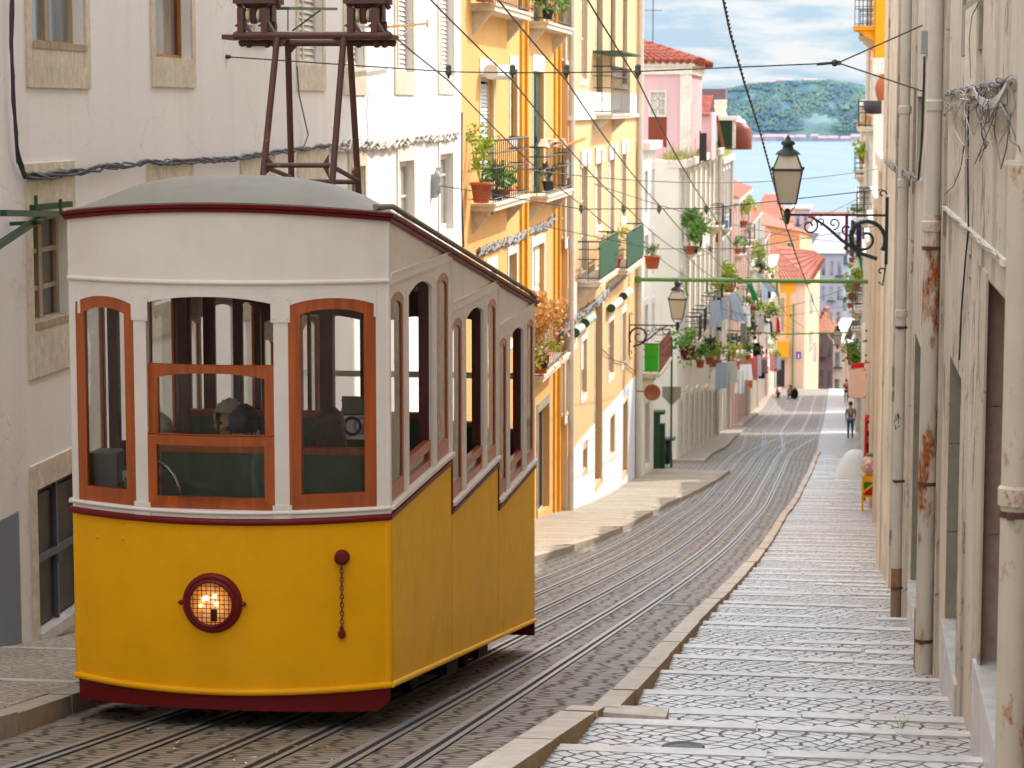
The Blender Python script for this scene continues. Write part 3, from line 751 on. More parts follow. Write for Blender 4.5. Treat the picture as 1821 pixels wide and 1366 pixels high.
# --- roof: domed at the front, barrel over the rest, sloping with the street
def roof_pt(u, s):                           # u -1..1 across, s = distance behind the front edge
    x = XC + u * (HW + .002); y0 = yf(XC + u * HW) - .026; y = y0 + s
    k = math.sin(min(1, s / .62) * math.pi / 2); kk = math.sin(min(1, s / .62) * math.pi / 2)
    z = zt_trim + .008 - SL * max(0, y0 + s - YF) + .06 * (1 - u * u) * (1 - k) + k * .232 * (1 - abs(u) ** 3.4)
    return (x, y, z)
us = [-1, -.97, -.92, -.85, -.75, -.6, -.4, -.2, 0, .2, .4, .6, .75, .85, .92, .97, 1]
ss = [0, .04, .1, .18, .28, .4, .52, .64, 1, 2, 3, 4, 5, YR - YF + .02]
mb = MB(); mb.grid([[roof_pt(u, s if s < 5.5 else s + (YF - yf(XC + u * HW)) + .026) for u in us] for s in ss], 0, True)
mb.grid([[(p[0], p[1], p[2] - .012) for p in (roof_pt(u, s if s < 5.5 else s + (YF - yf(XC + u * HW)) + .026) for u in us[::-1])] for s in ss], 0, True)
RP = [roof_pt(u, 0) for u in us]; mb.grid([[(x, y, z - .012) for x, y, z in RP], [(x, y, z) for x, y, z in RP]], 0, False)
for side in (1,):                             # rain strip along the edge
    mb.tube([(XC + side * (HW - .06), YF - .06, roof_pt(.93, .1)[2] + .015)] + [(XC + side * (HW - .03), y, zt_trim + zdrop(y) + .07) for y in yrange(YF + .3, YR - .1, .6)] + [(XC + side * (HW - .0), YR, zt_trim + zdrop(YR) + .03)], .017, 8)
roof = mb.build('roof', M['tram_roof'], tram)
mb = MB()
edge = [fmp(x, 0, 0) for x in xs]
def trimrow(dz, d): return [(XC + (x - XC) * (1 + d / HW), yf(x) - d, dz + .06 * (1 - ((x - XC) / HW) ** 2)) for x in xs] + [(XR + d, y, dz + zdrop(y)) for y in yrange(YF + .3, YR + .01, .5)]
h = zt_trim - zb_trim
mb.grid([trimrow(zb_trim, -.01), trimrow(zb_trim, .018), trimrow(zb_trim + h * .42, .022), trimrow(zb_trim + h * .46, .012), trimrow(zb_trim + h * .52, .012), trimrow(zb_trim + h * .56, .034), trimrow(zt_trim - .002, .04), trimrow(zt_trim, -.02)], 0, False)
mb.grid([[(XL - d, y, z + zdrop(y)) for y in yrange(YF, YR, 1)] for z, d in ((zb_trim, 0), (zb_trim, .025), (zt_trim, .04), (zt_trim, -.02))], 0, False)
mb.build('roof_trim', M['tram_red'], tram)
# --- rear wall with three openings
mb = MB(); rmp = lambda u, z, d: (u, YR - d, z)
ro = [dict(u0=l, u1=r_, zb=zw_b + zs[2] - .03, zt=zw_t + zs[2] - .06, rise=.05) for l, r_ in ((XL + .08, XL + .46), (XL + .52, XL + 1.02), (XL + 1.08, XR - .08))]
holed(mb, rmp, XL + .001, XR - .001, lambda u: botz(YR), lambda u: roofz(YR), ro, .03, .4); zc = zw_b + zs[2] + .66; mb.box(XL + .06, XR - .06, YR - .03, YR - .004, zc, zc + .05); mb.build('rear_wall', M['tram_white'], tram)
# --- inside: floors, ceiling lining, partitions with arched heads, benches, post
mb = MB()
for i in range(3): mb.box(XL + .06, XR - .06, CPY[i] + (.0 if i else .07), CPY[i + 1], z_yb + zs[i] + .1, z_yb + zs[i] + .16)
mb.build('floor', M['under'], tram)
mb = MB(); mb.hexa([(x, y, roofz(y) + dz) for dz in (-.05, -.02) for x, y in ((XL + .06, YF + .05), (XR - .06, YF + .05), (XR - .06, YR - .06), (XL + .06, YR - .06))])
mb.build('ceiling', M['tram_white'], tram)
for i in (1, 2):
    y = CPY[i]; mb = MB(); pmp = lambda u, z, d: (u, y + d, z)
    zo, zt_o = zw_b + zs[i] + .12, zw_t + zs[i]
    if i == 1:
        pxs = ((339, 361), (382, 414), (431, 452), (463, 546), (552, 570), (594, 640), (646, 775)); po = []
        for l, r_ in pxs: po.append(dict(u0=max(XL + .05, on_y(l, 600, y).x), u1=min(XR - .05, on_y(r_, 600, y).x), zb=zo, zt=zt_o + .2, rise=.03))
    else: po = [dict(u0=XL + .08, u1=XC - .03, zb=zo, zt=zt_o + .12, rise=.06), dict(u0=XC + .03, u1=XR - .06, zb=zo, zt=zt_o + .12, rise=.06)]
    holed(mb, pmp, XL + .035, XR - .035, lambda u: z_yb + zs[i] + .1, lambda u: roofz(y) - .05, po, .03, .3); mb.build('partition', M['dark_wood'], tram)
zb_top = on_y(590, 802, 13.62).z
BEN = []
for i in range(3):
    for fb in (0, 1):
        y0 = CPY[i] + (.36 if fb == 0 and i == 0 else .1) if fb == 0 else CPY[i + 1] - .1
        s_ = 1 if fb == 0 else -1; zt = zb_top + zs[i]; x0 = XL + (.42 if i == 0 and fb == 0 else .1); x1 = XR - .1
        mb = MB(); mb.box(x0, x1, y0, y0 + s_ * .06, zt - .6, zt - .025); mb.box(x0, x1, y0 + s_ * .07, y0 + s_ * .48, zt - .52, zt - .43)
        b = mb.build('bench', M['bench_green'], tram)
        mb = MB(); mb.box(x0 - .01, x1 + .01, y0 - s_ * .012, y0 + s_ * .075, zt - .025, zt + .012); mb.build('top_rail', M['tram_wood'], b)
for px_, y in ((327, 15.2), (371, 15.95), (202, 13.95), (581, 15.25)):
    mb = MB()
    p = on_y(px_, 600, y); w = .03 if px_ != 581 else .042
    mb.box(p.x - w, p.x + w, y - .03, y + .03, zw_b + zs[1] - .2, roofz(y) - .05)
    mb.build('post', M['dark_wood'], tram)
# driver's corner: grey control box, bright handrail, papers
mb = MB(); p = on_y(187, 830, 13.45); mb.box(p.x - .085, p.x + .085, 13.4, 13.62, p.z - .5, p.z + .085); mb.build('control_box', M['paint_grey'], tram)
p = on_y(300, 850, 13.35); mb = MB(); q = on_y(288, 830, 13.3)
mb.tube([(q.x - .03, 13.3, q.z + .03), (q.x + .03, 13.3, q.z + .0), (q.x + .07, 13.3, q.z - .05), (q.x + .1, 13.3, q.z - .12), (q.x + .112, 13.3, q.z - .3), (q.x + .112, 13.3, q.z - .9)], .012, 8)
mb.build('handrail', M['chrome'], tram)
for px_, py_, w, h_, mm, y in ((226, 806, .03, .075, 'cloth_navy', 13.55), (224, 846, .022, .03, 'paint_white', 13.5), (226, 858, .016, .028, 'leaf_lime', 13.48)):
    p = on_y(px_, py_, y); mb = MB(); mb.box(p.x - w, p.x + w, y, y + .012, p.z - h_, p.z + h_); mb.build('notice', M[mm], tram)
# price notice and ring sign on the glass farther in
yN = 15.1; p = on_y(632, 722, yN)
mb = MB(); mb.box(p.x - .088, p.x + .1, yN, yN + .006, p.z - .062, p.z + .062); nt = mb.build('price_notice', M['paint_grey'], tram)
cu = bpy.data.curves.new('price_lettering', 'FONT'); cu.body = '3,00€'; cu.size = .105; cu.align_x = 'CENTER'; cu.align_y = 'CENTER'; cu.extrude = .0005
t0 = bpy.data.objects.new('lettering_source', cu); COL.objects.link(t0); dg_ = bpy.context.evaluated_depsgraph_get(); tm = bpy.data.meshes.new_from_object(t0.evaluated_get(dg_)); bpy.data.objects.remove(t0)
tm.materials.clear(); tm.materials.append(M['tram_roof']); t = bpy.data.objects.new('price_lettering', tm); COL.objects.link(t); t.location = (p.x + .025, yN - .003, p.z); t.rotation_euler = (R(90), 0, 0); t.scale = (-1, 1, 1)
t.parent = nt; t.matrix_parent_inverse = Matrix.Translation(-wloc(nt))
p = on_y(632, 758, yN); mb = MB(); mb.box(p.x - .088, p.x + .1, yN, yN + .006, p.z - .085, p.z + .08); sg = mb.build('ring_sign', M['paint_white'], tram)
def flat_ring(mb, cx, cz, y, r0, r1, a0=0, a1=360, m=0):
    k = max(4, int((a1 - a0) / 12))
    for i in range(k):
        a, b = R(a0 + (a1 - a0) * i / k), R(a0 + (a1 - a0) * (i + 1) / k)
        mb.face([(cx + r * math.cos(t), y, cz + r * math.sin(t)) for r, t in ((r0, a), (r0, b), (r1, b), (r1, a))], m)
mb = MB(); flat_ring(mb, p.x + .045, p.z + .006, yN - .002, .0, .038, -100, 60); mb.build('sign_mark', M['paint_pink'], sg)
mb = MB(); flat_ring(mb, p.x + .045, p.z + .006, yN - .003, .038, .06); mb.build('sign_mark', M['paint_greybox'], sg)
mb = MB(); flat_ring(mb, p.x - .02, p.z + .0, yN - .004, .043, .064); mb.build('sign_mark', M['paint_navy'], sg)
# --- headlamp
hc = front_pt(378, 1072); hd = hc.y; RL = on_y(432, 1072, hd).x - hc.x
mb = MB(); mb.lathe((hc.x, hd, hc.z), [(RL * .98, .03), (RL * .98, -.01), (RL * .93, -.03), (RL * .84, -.036), (RL * .82, -.03), (RL * .76, -.05), (RL * .7, -.052), (RL * .68, -.03), (RL * .68, .02)], 40, axis='y')
for s_ in (-1, 1): mb.ball((hc.x + s_ * RL * 1.02, hd - .012, hc.z), .02, 8, sz=.7)
for k in range(12):
    a = R(k * 30 + 15); mb.ball((hc.x + RL * .88 * math.cos(a), hd - .036, hc.z + RL * .88 * math.sin(a)), .004, 6)
hl = mb.build('headlamp', M['tram_red'], tram)
n = NT('headlamp_reflector_lit'); tc = n.noise(22, 5, .7)
lw = n.n('ShaderNodeMapping'); n.l(n.pos, lw.inputs[0]); lw.inputs['Location'].default_value = (-hc.x, -hd, -hc.z); 
vl = n.n('ShaderNodeVectorMath', operation='LENGTH'); n.l(lw.outputs[0], vl.inputs[0])
fall = n.ramp(n.math('DIVIDE', vl.outputs['Value'], RL * .8), [(.0, 1.0), (.55, .6), (1.0, .2)])
cc = n.ramp(n.math('MULTIPLY', tc, fall), [(.05, c8(110, 70, 38)), (.2, c8(206, 126, 56)), (.36, c8(250, 180, 96)), (.56, c8(255, 232, 190))])
n.pbsdf(cc, .25, emit=cc, es=.6)
mb = MB(); mb.lathe((hc.x, hd, hc.z), [(RL * .7, -.03), (RL * .5, -.02), (RL * .25, -.014), (.001, -.012)], 32, axis='y'); mb.build('reflector', n.m, hl)
n = NT('headlamp_bulb_lit'); n.pbsdf((1, .85, .6, 1), .3, emit=(1, .84, .6, 1), es=5.0)
mb = MB()
for dx, dz, r_ in ((-.03, .03, .017), (.018, .042, .014), (.026, -.004, .012), (-.062, -.012, .012), (-.05, .022, .012)): mb.ball((hc.x + dx, hd - .022, hc.z + dz), r_ * .9, 8, sy=.5)
mb.build('bulb', n.m, hl)
mb = MB(); mb.box(hc.x - .005, hc.x + .03, hd - .03, hd - .012, hc.z - .1, hc.z - .035); mb.build('bulb_socket', M['under'], hl)
mb = MB(); q = RL * .69
for k in range(-4, 5):
    t = k * q / 4.7; e = math.sqrt(q * q - t * t)
    mb.tube([(hc.x + t, hd - .04, hc.z - e), (hc.x + t, hd - .04, hc.z + e)], .0022, 5); mb.tube([(hc.x - e, hd - .043, hc.z + t), (hc.x + e, hd - .043, hc.z + t)], .0022, 5)
mb.build('wire_guard', M['tram_red'], hl)
# --- plug boss with hanging chain
bc = front_pt(608, 991); mb = MB(); mb.lathe((bc.x, bc.y, bc.z), [(.044, .01), (.044, -.012), (.036, -.02), (.036, -.045), (.03, -.052), (.001, -.054)], 20, axis='y')
mb.lathe((bc.x + .012, bc.y - .04, bc.z + .006), [(.03, 0), (.03, -.018), (.001, -.02)], 6, axis='y', sm=False)
bs = mb.build('coupling_boss', M['tram_red'], tram)
ec = front_pt(609, 1122); mb = MB(); nl = 15; z0, z1 = bc.z - .04, ec.z + .02
for k in range(nl):
    zc = z0 + (z1 - z0) * (k + .5) / nl; hh = (z0 - z1) / nl * .62; yy = bc.y - .02
    mb.tube([(bc.x + .002 + (.009 * math.cos(a) if k % 2 else 0), yy + (0 if k % 2 else .009 * math.cos(a)), zc + hh * math.sin(a)) for a in [R(t) for t in range(0, 360, 45)]], .0032, 5, closed=True)
ch = mb.build('chain', M['collector'], bs)
mb = MB(); mb.lathe((ec.x, bc.y - .02, ec.z - .015), [(.001, .05), (.012, .04), (.012, .02), (.022, .015), (.024, -.01), (.014, -.022), (.001, -.024)], 8, sm=False); mb.build('chain_weight', M['tram_red'], ch)
# --- underframe and wheels
mb = MB()
mb.hexa([(x, y, gz(y) + dz) for dz in (.3, .5) for x, y in ((XL + .3, YF + .5), (XR - .4, YF + .5), (XR - .4, YR - .3), (XL + .3, YR - .3))])
for x, y, w in ((XL + .42, 14.3, .1), (XL + .05, 13.9, .09), (XR - .45, 14.3, .1), (XR - .3, 16.6, .12), (XR - .3, 18.2, .1)): mb.hexa([(xx, yy, gz(yy) + dz) for dz in (.06, .4) for xx, yy in ((x - w, y - .25), (x + w, y - .25), (x + w, y + .25), (x - w, y + .25))])
mb.tube([(XR - .1, 17.2, gz(17.2) + .3), (XR - .1, 17.25, gz(17.2) + .18), (XR - .1, 17.4, gz(17.4) + .2), (XR - .1, 17.5, gz(17.5) + .32)], .012, 5)
mb.build('underframe', M['under'], tram)
for x in (RX[0], RX[3]):
    for y in (15.6, 17.9):
        mb = MB(); zc = gz(y) + .23; mb.lathe((x - .04, y, zc), [(.001, 0), (.08, 0), (.1, .02), (.19, .02), (.21, 0), (.22, 0), (.22, .07), (.2, .08), (.001, .08)], 20, axis='x'); mb.build('wheel', M['under'], tram)
# --- current collector frame on the roof
Y1, Y2 = 14.8, 15.5
def cp(px, py, Y): return on_y(px, py, Y)
mb = MB(); FL0, FR0, BL0, BR0 = cp(466, 330, Y1), cp(590, 335, Y1), cp(519, 342, Y2), cp(638, 345, Y2)
FL1, FR1 = cp(493, 66, 15.0), cp(611, 68, 15.0); BL1, BR1 = cp(512, 76, 15.3), cp(622, 78, 15.3)
for a, b in ((FL0, FL1), (FR0, FR1), (BL0, BL1), (BR0, BR1)): mb.tube([a, b], .021, 10)
lf = collector = mb.build('collector_frame', M['collector'], tram)
mb = MB()
for (l, r_, z_, y) in ((421, 690, 63, 15.0), (431, 698, 76, 15.3)): mb.tube([cp(l, z_, y), cp(r_, z_, y)], .023, 10); [mb.ball(cp(q_, z_, y), .028, 8) for q_ in (l, r_)]
mb.build('crossbar', M['collector'], lf)
mb = MB()
for a_, b_ in (((472, 294, 14.83), (586, 294, 14.83)), ((519, 322, Y2), (640, 324, Y2)), ((592, 297, 14.83), (638, 322, Y2)), ((472, 297, 14.83), (519, 316, Y2))):
    mb = MB(); mb.tube([cp(*a_), cp(*b_)], .016, 8); mb.build('brace', M['collector'], lf)
mb = MB()
def gus(px0, py0, px1, py1, px2, py2, Y, t=.012):
    a, b, c_ = cp(px0, py0, Y), cp(px1, py1, Y), cp(px2, py2, Y); mb = MB(); mb.prism([a, b, c_], (0, t, 0)); mb.build('gusset', M['collector'], lf)
for g_ in ((474, 275, 490, 296, 470, 312, 14.83), (584, 275, 572, 294, 585, 318, 14.83), (497, 68, 512, 70, 498, 84, 15.0), (607, 68, 594, 70, 607, 84, 15.0), (516, 78, 530, 80, 518, 94, 15.3)): gus(*g_)
for cx_ in (451, 646):                        # insulated trolley heads on the crossbars
    mb = MB(); Y = 15.15
    for dx in (-21, 21):
        a = cp(cx_ + dx, 60, 15.02); mb.box(a.x - .02, a.x + .02, 14.98, 15.06, a.z - .02, a.z + .16)
        mb.prism([cp(cx_ + dx - 14, 46, 15.0), cp(cx_ + dx + 16, 58, 15.0), cp(cx_ + dx + 4, 38, 15.0), cp(cx_ + dx - 2, 38, 15.0)], (0, .06, 0))
    a = cp(cx_ + 30, 40, 15.3); mb.box(a.x - .025, a.x + .03, 15.22, 15.34, a.z - .06, a.z + .14); mb.tube([a + Vector((-.02, -.1, -.03)), a + Vector((.06, -.1, -.03))], .035, 10)
    a = cp(cx_, 66, 15.15); mb.box(a.x - .17, a.x + .2, 15.0, 15.3, a.z - .018, a.z + .012)
    for dx in (-8, 24, 38): b = cp(cx_ + dx, 80, 15.2); mb.lathe((b.x, 15.2, b.z), [(.001, -.02), (.018, -.015), (.018, .02), (.012, .03)], 6, sm=False)
    b = cp(cx_, 28, 15.05); mb.lathe((b.x, 15.06, b.z), [(.02, -.05), (.026, -.03), (.026, .12), (.02, .14)], 10)
    b = cp(cx_ + 4, 6, 15.1); mb.box(b.x - .12, b.x + .14, 14.98, 15.28, b.z - .005, b.z + .05); mb.lathe((b.x, 15.1, b.z), [(.001, -.04), (.07, -.03), (.1, .0), (.11, .03), (.09, .06)], 16)
    for dx in (-30, 38):
        e = cp(cx_ + dx, 2, 15.1); mb.beam(e + Vector((-.03, 0, .06)), e + Vector((.03, 0, -.05)), .018, .03); mb.lathe((e.x, 15.1, e.z), [(.001, -.02), (.02, -.01), (.02, .02)], 6, sm=False)
    mb.box(b.x - .17, b.x + .19, 15.05, 15.2, b.z + .03, b.z + .07)
    hd_ = mb.build('trolley_head', M['collector'], lf)
    mb = MB(); b = cp(cx_, 28, 15.04)
    for dx in (-.035, .035): mb.lathe((b.x + dx, 15.04, b.z), [(.001, -.012), (.03, -.012), (.043, -.006), (.045, .004), (.035, .012), (.001, .012)], 16, axis='x')
    mb.build('insulator', M['porcelain'], hd_)
# ------------------------------------------------------------------ buildings
def mbox(mb, mp, u0, u1, z0, z1, d0, d1, m=0):
    mb.hexa([mp(u0, z0, d0), mp(u1, z0, d0), mp(u1, z0, d1), mp(u0, z0, d1), mp(u0, z1, d0), mp(u1, z1, d0), mp(u1, z1, d1), mp(u0, z1, d1)], m)
class Fac:
    def __init__(s, a, b=0.0, side=1): s.a, s.b, s.side = a, b, side
    def mp(s, u, z, d): return (s.a + s.b * u - s.side * d, u, z)
    def hit(s, px, py, d=0.0): return on_x(px, py, s.a - s.side * d, s.b)
    def win(s, xl, xr, yt, yb, kind='sash', **k):
        p, q = s.hit(xl, yt), s.hit(xl, yb); r_ = s.hit(xr, (yt + yb) / 2)
        o = dict(u0=min(p.y, r_.y), u1=max(p.y, r_.y), zt=p.z, zb=q.z, kind=kind); o.update(k); return o
def make_window(F, o, parent):
    mp = F.mp; k = o['kind']; d = o.get('d', .14); mf = o.get('mf', M['frame_white']); pm = o.get('pm', M['pane_dark'])
    u0, u1, zb, zt = o['u0'], o['u1'], o['zb'], o['zt']; W, H = u1 - u0, zt - zb; fr = None; lb = o.get('label')
    if k == 'sash':
        mb = MB(); w = o.get('w', .055); ring(mb, mp, o, w, d - .05, d, g=.001)
        nv, nh = o.get('nv', 1), o.get('nh', 1)
        for i in range(1, nv + 1): c = u0 + W * i / (nv + 1); mbox(mb, mp, c - (w * .8 if nv == 1 else .02), c + (w * .8 if nv == 1 else .02), zb + w, zt - w, d - .055, d - .005)
        for i in range(1, nh + 1): c = zb + H * (o.get('hf', [i / (nh + 1)] * 9)[i - 1] if 'hf' in o else i / (nh + 1)); mbox(mb, mp, u0 + w, u1 - w, c - .018, c + .018, d - .045, d - .005)
        if o.get('sill'): mbox(mb, mp, u0 + .002, u1 - .002, zb - .001, zb + .05, -.03, d)
        fr = mb.build('window', mf, parent, lb); md = MB(); fill(md, mp, o, w * .8, d - .02); md.build('pane', pm, fr)
        if o.get('blind'):
            mb = MB(); zz = zt - H * o['blind']; t = zt - .03
            while t > zz: mbox(mb, mp, u0 + w, u1 - w, t - .05, t, d - .075, d - .05 - .01); t -= .058
            mb.build('roller_blind', M['shutter_white'], fr)
    elif k == 'shutter':
        mb = MB(); w = .06; ring(mb, mp, o, w, d - .06, d, g=.001); c = (u0 + u1) / 2
        if o.get('two', True): mbox(mb, mp, c - .045, c + .045, zb + w, zt - w, d - .058, d - .004)
        fr = mb.build('window', mf, parent, lb); mb = MB(); z = zb + w
        hh = max(.07, H / 46)
        while z + hh < zt - w + .01:
            mb.hexa([mp(u0 + w, z, d - .05), mp(u1 - w, z, d - .05), mp(u1 - w, z, d - .04), mp(u0 + w, z, d - .04), mp(u0 + w, z + hh, d - .022), mp(u1 - w, z + hh, d - .022), mp(u1 - w, z + hh, d - .012), mp(u0 + w, z + hh, d - .012)]); z += hh
        mb.build('shutter', o.get('ms', M['shutter_white']), fr)
    elif k == 'door':
        mb = MB(); mbox(mb, mp, u0 + .002, u1 - .002, zb, zt - .002, d - .02, d + .02); n_ = o.get('n', 3)
        for i in range(2):
            for j in range(n_):
                a_, b_ = u0 + W * (.06 + .48 * i), u0 + W * (.46 + .48 * i); e, f = zb + H * (.05 + .94 * j / n_), zb + H * (.05 + .94 * (j + .88) / n_)
                mbox(mb, mp, a_, b_, e, f, d - .04, d - .019)
        fr = mb.build('door', o.get('md', M['door_brown']), parent, lb)
        mb = MB(); mbox(mb, mp, u0 + W * .5, u0 + W * .56, zb + H * .42, zb + H * .47, d - .08, d - .03); mb.build('handle', M['iron'], fr)
    else:
        mb = MB(); ring(mb, mp, o, .03, d - .02, d, g=.001); fr = mb.build('window' if k == 'dark' else 'opening', mf, parent, lb)
        mb = MB(); fill(mb, mp, o, .02, d + .02); mb.build('pane', pm if 'pm' in o else M['room_dark'], fr)
    s = o.get('sur')
    if s and fr:
        l, r_, t, b = s; mb = MB(); p0, p1 = o.get('proud', -.02), .004
        if l: mbox(mb, mp, u0 - l, u0 - .001, zb - b, zt + t, p0, p1)
        if r_: mbox(mb, mp, u1 + .001, u1 + r_, zb - b, zt + t, p0, p1)
        if t: mbox(mb, mp, u0 - .0, u1 + .0, zt + .001, zt + t, p0 - .002, p1)
        if b: mbox(mb, mp, u0 - .0, u1 + .0, zb - b, zb - .001, p0 - .002, p1)
        if o.get('ledge'): mbox(mb, mp, u0 - l - .04, u1 + r_ + .04, zb - .07, zb - .003, p0 - o['ledge'], p1)
        if o.get('head'): mbox(mb, mp, u0 - l - .06, u1 + r_ + .06, zt + t, zt + t + .07, p0 - o['head'], p1)
        mb.build('surround', o.get('msur', M['limestone_pale']), fr)
    return fr
def house(name, label, F, Y0, Y1, ztop, mat, wins, depth=7.0, th=.16, flat=True, cat='building', zbf=None, group=None, side_mat=None, cap=None):
    zbf = zbf or (lambda u: gz(u) - .4); zt = ztop if callable(ztop) else (lambda u: ztop)
    ym = (Y0 + Y1) / 2; o = empty(name, F.mp(ym, gz(ym), 0), label, cat, group)
    mb = MB(); holed(mb, F.mp, Y0, Y1, zbf, zt, wins, th, 3.0, back=False, edges=False)
    nz = 1
    q = lambda u, z, d: F.mp(u, z, d)
    zlo = min(zbf(Y0), zbf(Y1)) - .5
    for u in (Y0, Y1): mb.face([q(u, zlo, 0), q(u, zt(u), 0), q(u, zt(u), depth), q(u, zlo, depth)], nz)
    mb.face([q(Y0, zt(Y0), 0), q(Y1, zt(Y1), 0), q(Y1, zt(Y1), depth), q(Y0, zt(Y0), depth)], nz)
    mb.face([q(Y0, zlo, depth), q(Y0, zt(Y0), depth), q(Y1, zt(Y1), depth), q(Y1, zlo, depth)], nz)
    mb.face([q(Y0, zlo, .6), q(Y0, zt(Y0), .6), q(Y1, zt(Y1), .6), q(Y1, zlo, .6)], 2)
    mb.build('wall', [mat, side_mat or mat, M['room_dark']], o)
    for w in wins: make_window(F, w, o)
    return o
def balcony(F, parent, u0, u1, z, proj, hr=1.0, mrail=None, slab=None, panel=None, corbel=True, bars=.26, t=.14):
    mp = F.mp; mb = MB(); mbox(mb, mp, u0, u1, z - t, z, -proj, 0.0)
    mbox(mb, mp, u0 - .03, u1 + .03, z - .05, z - .004, -proj - .03, 0)
    if corbel:
        for c in (u0 + .2, u1 - .2): mb.prism([mp(c - .06, z - t, 0), mp(c - .06, z - t, -proj * .8), mp(c - .06, z - t - .1, -proj * .7), mp(c - .06, z - t - .3, -proj * .25), mp(c - .06, z - t - .42, 0)], (0, .12, 0))
    s = mb.build('balcony', slab or M['limestone'], parent)
    mb = MB(); d = -proj + .03
    path = [mp(u0 + .02, 0, 0), mp(u0 + .02, 0, d), mp(u1 - .02, 0, d), mp(u1 - .02, 0, 0)]
    for z_ in (z + .07, z + hr * .55, z + hr * .8, z + hr):
        mb.tube([(p[0], p[1], z_) for p in path], .014 if z_ < z + hr - .01 else .022, 5)
    n_ = max(3, int((u1 - u0) / bars))
    for i in range(n_ + 1):
        u = u0 + .03 + (u1 - u0 - .06) * i / n_; p = mp(u, 0, d); mb.tube([(p[0], p[1], z), (p[0], p[1], z + hr)], .009, 4, cap=False)
    for i in range(1, max(2, int(proj / bars))):
        for u in (u0 + .02, u1 - .02): p = mp(u, 0, d * i / max(2, int(proj / bars))); mb.tube([(p[0], p[1], z), (p[0], p[1], z + hr)], .009, 4, cap=False)
    rl = mb.build('railing', mrail or M['iron'], s)
    if panel:
        mb = MB(); mbox(mb, mp, u0 + .02, u1 - .02, z + .08, z + hr - .06, d - .03, d - .016); mb.build('privacy_panel', panel, s)
    return s
def drainpipe(F, parent, px, u, z0, z1, r, mat, off=.09, label=None, joints=()):
    mb = MB(); p = F.mp(u, 0, -off); mb.tube([(p[0], p[1], z0), (p[0], p[1], z1)], r, 14)
    for j in joints: mb.tube([(p[0], p[1], j - .05), (p[0], p[1], j + .05)], r * 1.16, 14)
    o = mb.build('drainpipe', mat, parent, label); return o
def plant(label, loc, rx, rz, mat, n=160, leafs=.07, pot=None, pr=.14, ph=.22, flowers=None, nf=0, group='potted plants on the balconies', droop=0.0, seed=1, ry=None):
    rg = random.Random(seed * 77 + 5); x, y, z = loc
    o = empty('potted_plant', loc, label, 'plant', group)
    if pot:
        mb = MB(); mb.lathe((x, y, z), [(pr * .68, 0), (pr * .92, ph * .85), (pr * 1.02, ph * .86), (pr * 1.02, ph), (pr * .86, ph), (pr * .8, ph * .85), (.001, ph * .84)], 14); mb.build('pot', pot, o)
    else: ph = 0
    def spray(k, size, fl=False):
        mb = MB(); cl = [(rg.gauss(0, rx * .45), rg.gauss(0, (ry or rx) * .45), ph + rz * (.25 + .75 * rg.random()), rg.uniform(.3, .55) * rx) for _ in range(9)]
        for i in range(k):
            cx, cy_, cz, cr = rg.choice(cl); a, b = rg.uniform(0, 6.28), rg.uniform(-1, 1); s_ = cr * rg.random() ** .4
            px_, py_, pz_ = x + cx + s_ * math.cos(a), y + cy_ + s_ * math.sin(a), z + cz + s_ * b - droop * rg.random() * (abs(cx) + abs(cy_))
            l = size * rg.uniform(.6, 1.3); d = Vector((rg.gauss(0, 1), rg.gauss(0, 1), rg.gauss(0, 1))).normalized(); e = d.orthogonal().normalized() * l * .42; d = d * l
            p = Vector((px_, py_, pz_)); mb.face([p - d * .5, p + e, p + d * .6, p - e])
        return mb
    f = spray(n, leafs); 
    for i in range(7): f.tube([(x, y, z + ph * .8), (x + rg.gauss(0, rx * .25), y + rg.gauss(0, rx * .25), z + ph + rz * .5), (x + rg.gauss(0, rx * .5), y + rg.gauss(0, rx * .5), z + ph + rz * .85)], .008, 4)
    fo = f.build('foliage', mat, o)
    if flowers: spray(nf, leafs * .9, True).build('blossoms', flowers, o)
    return o
def bundle(name, label, pts, n, r, mat, jit=.03, cat='cable', seed=1, sag=.0, group=None):
    rg = random.Random(seed); mb = MB()
    for k in range(n):
        P = []; ph = rg.uniform(0, 6)
        for a, b in zip(pts, pts[1:]):
            a, b = Vector(a), Vector(b); L = (b - a).length; s_ = max(2, int(L / .22))
            for i in range(s_):
                t = i / s_; q = a.lerp(b, t); q.z -= sag * math.sin(math.pi * t)
                P.append(q + Vector((rg.uniform(-jit, jit) * .4, rg.uniform(-jit, jit) * .3, jit * math.sin(ph + 2.3 * len(P) * .4 * (1 + .2 * k)) + rg.uniform(-jit, jit) * .4)))
        P.append(Vector(pts[-1])); mb.tube(P, r * rg.uniform(.7, 1.2), 5)
    return mb.build(name, mat, label=label, cat=cat, group=group)

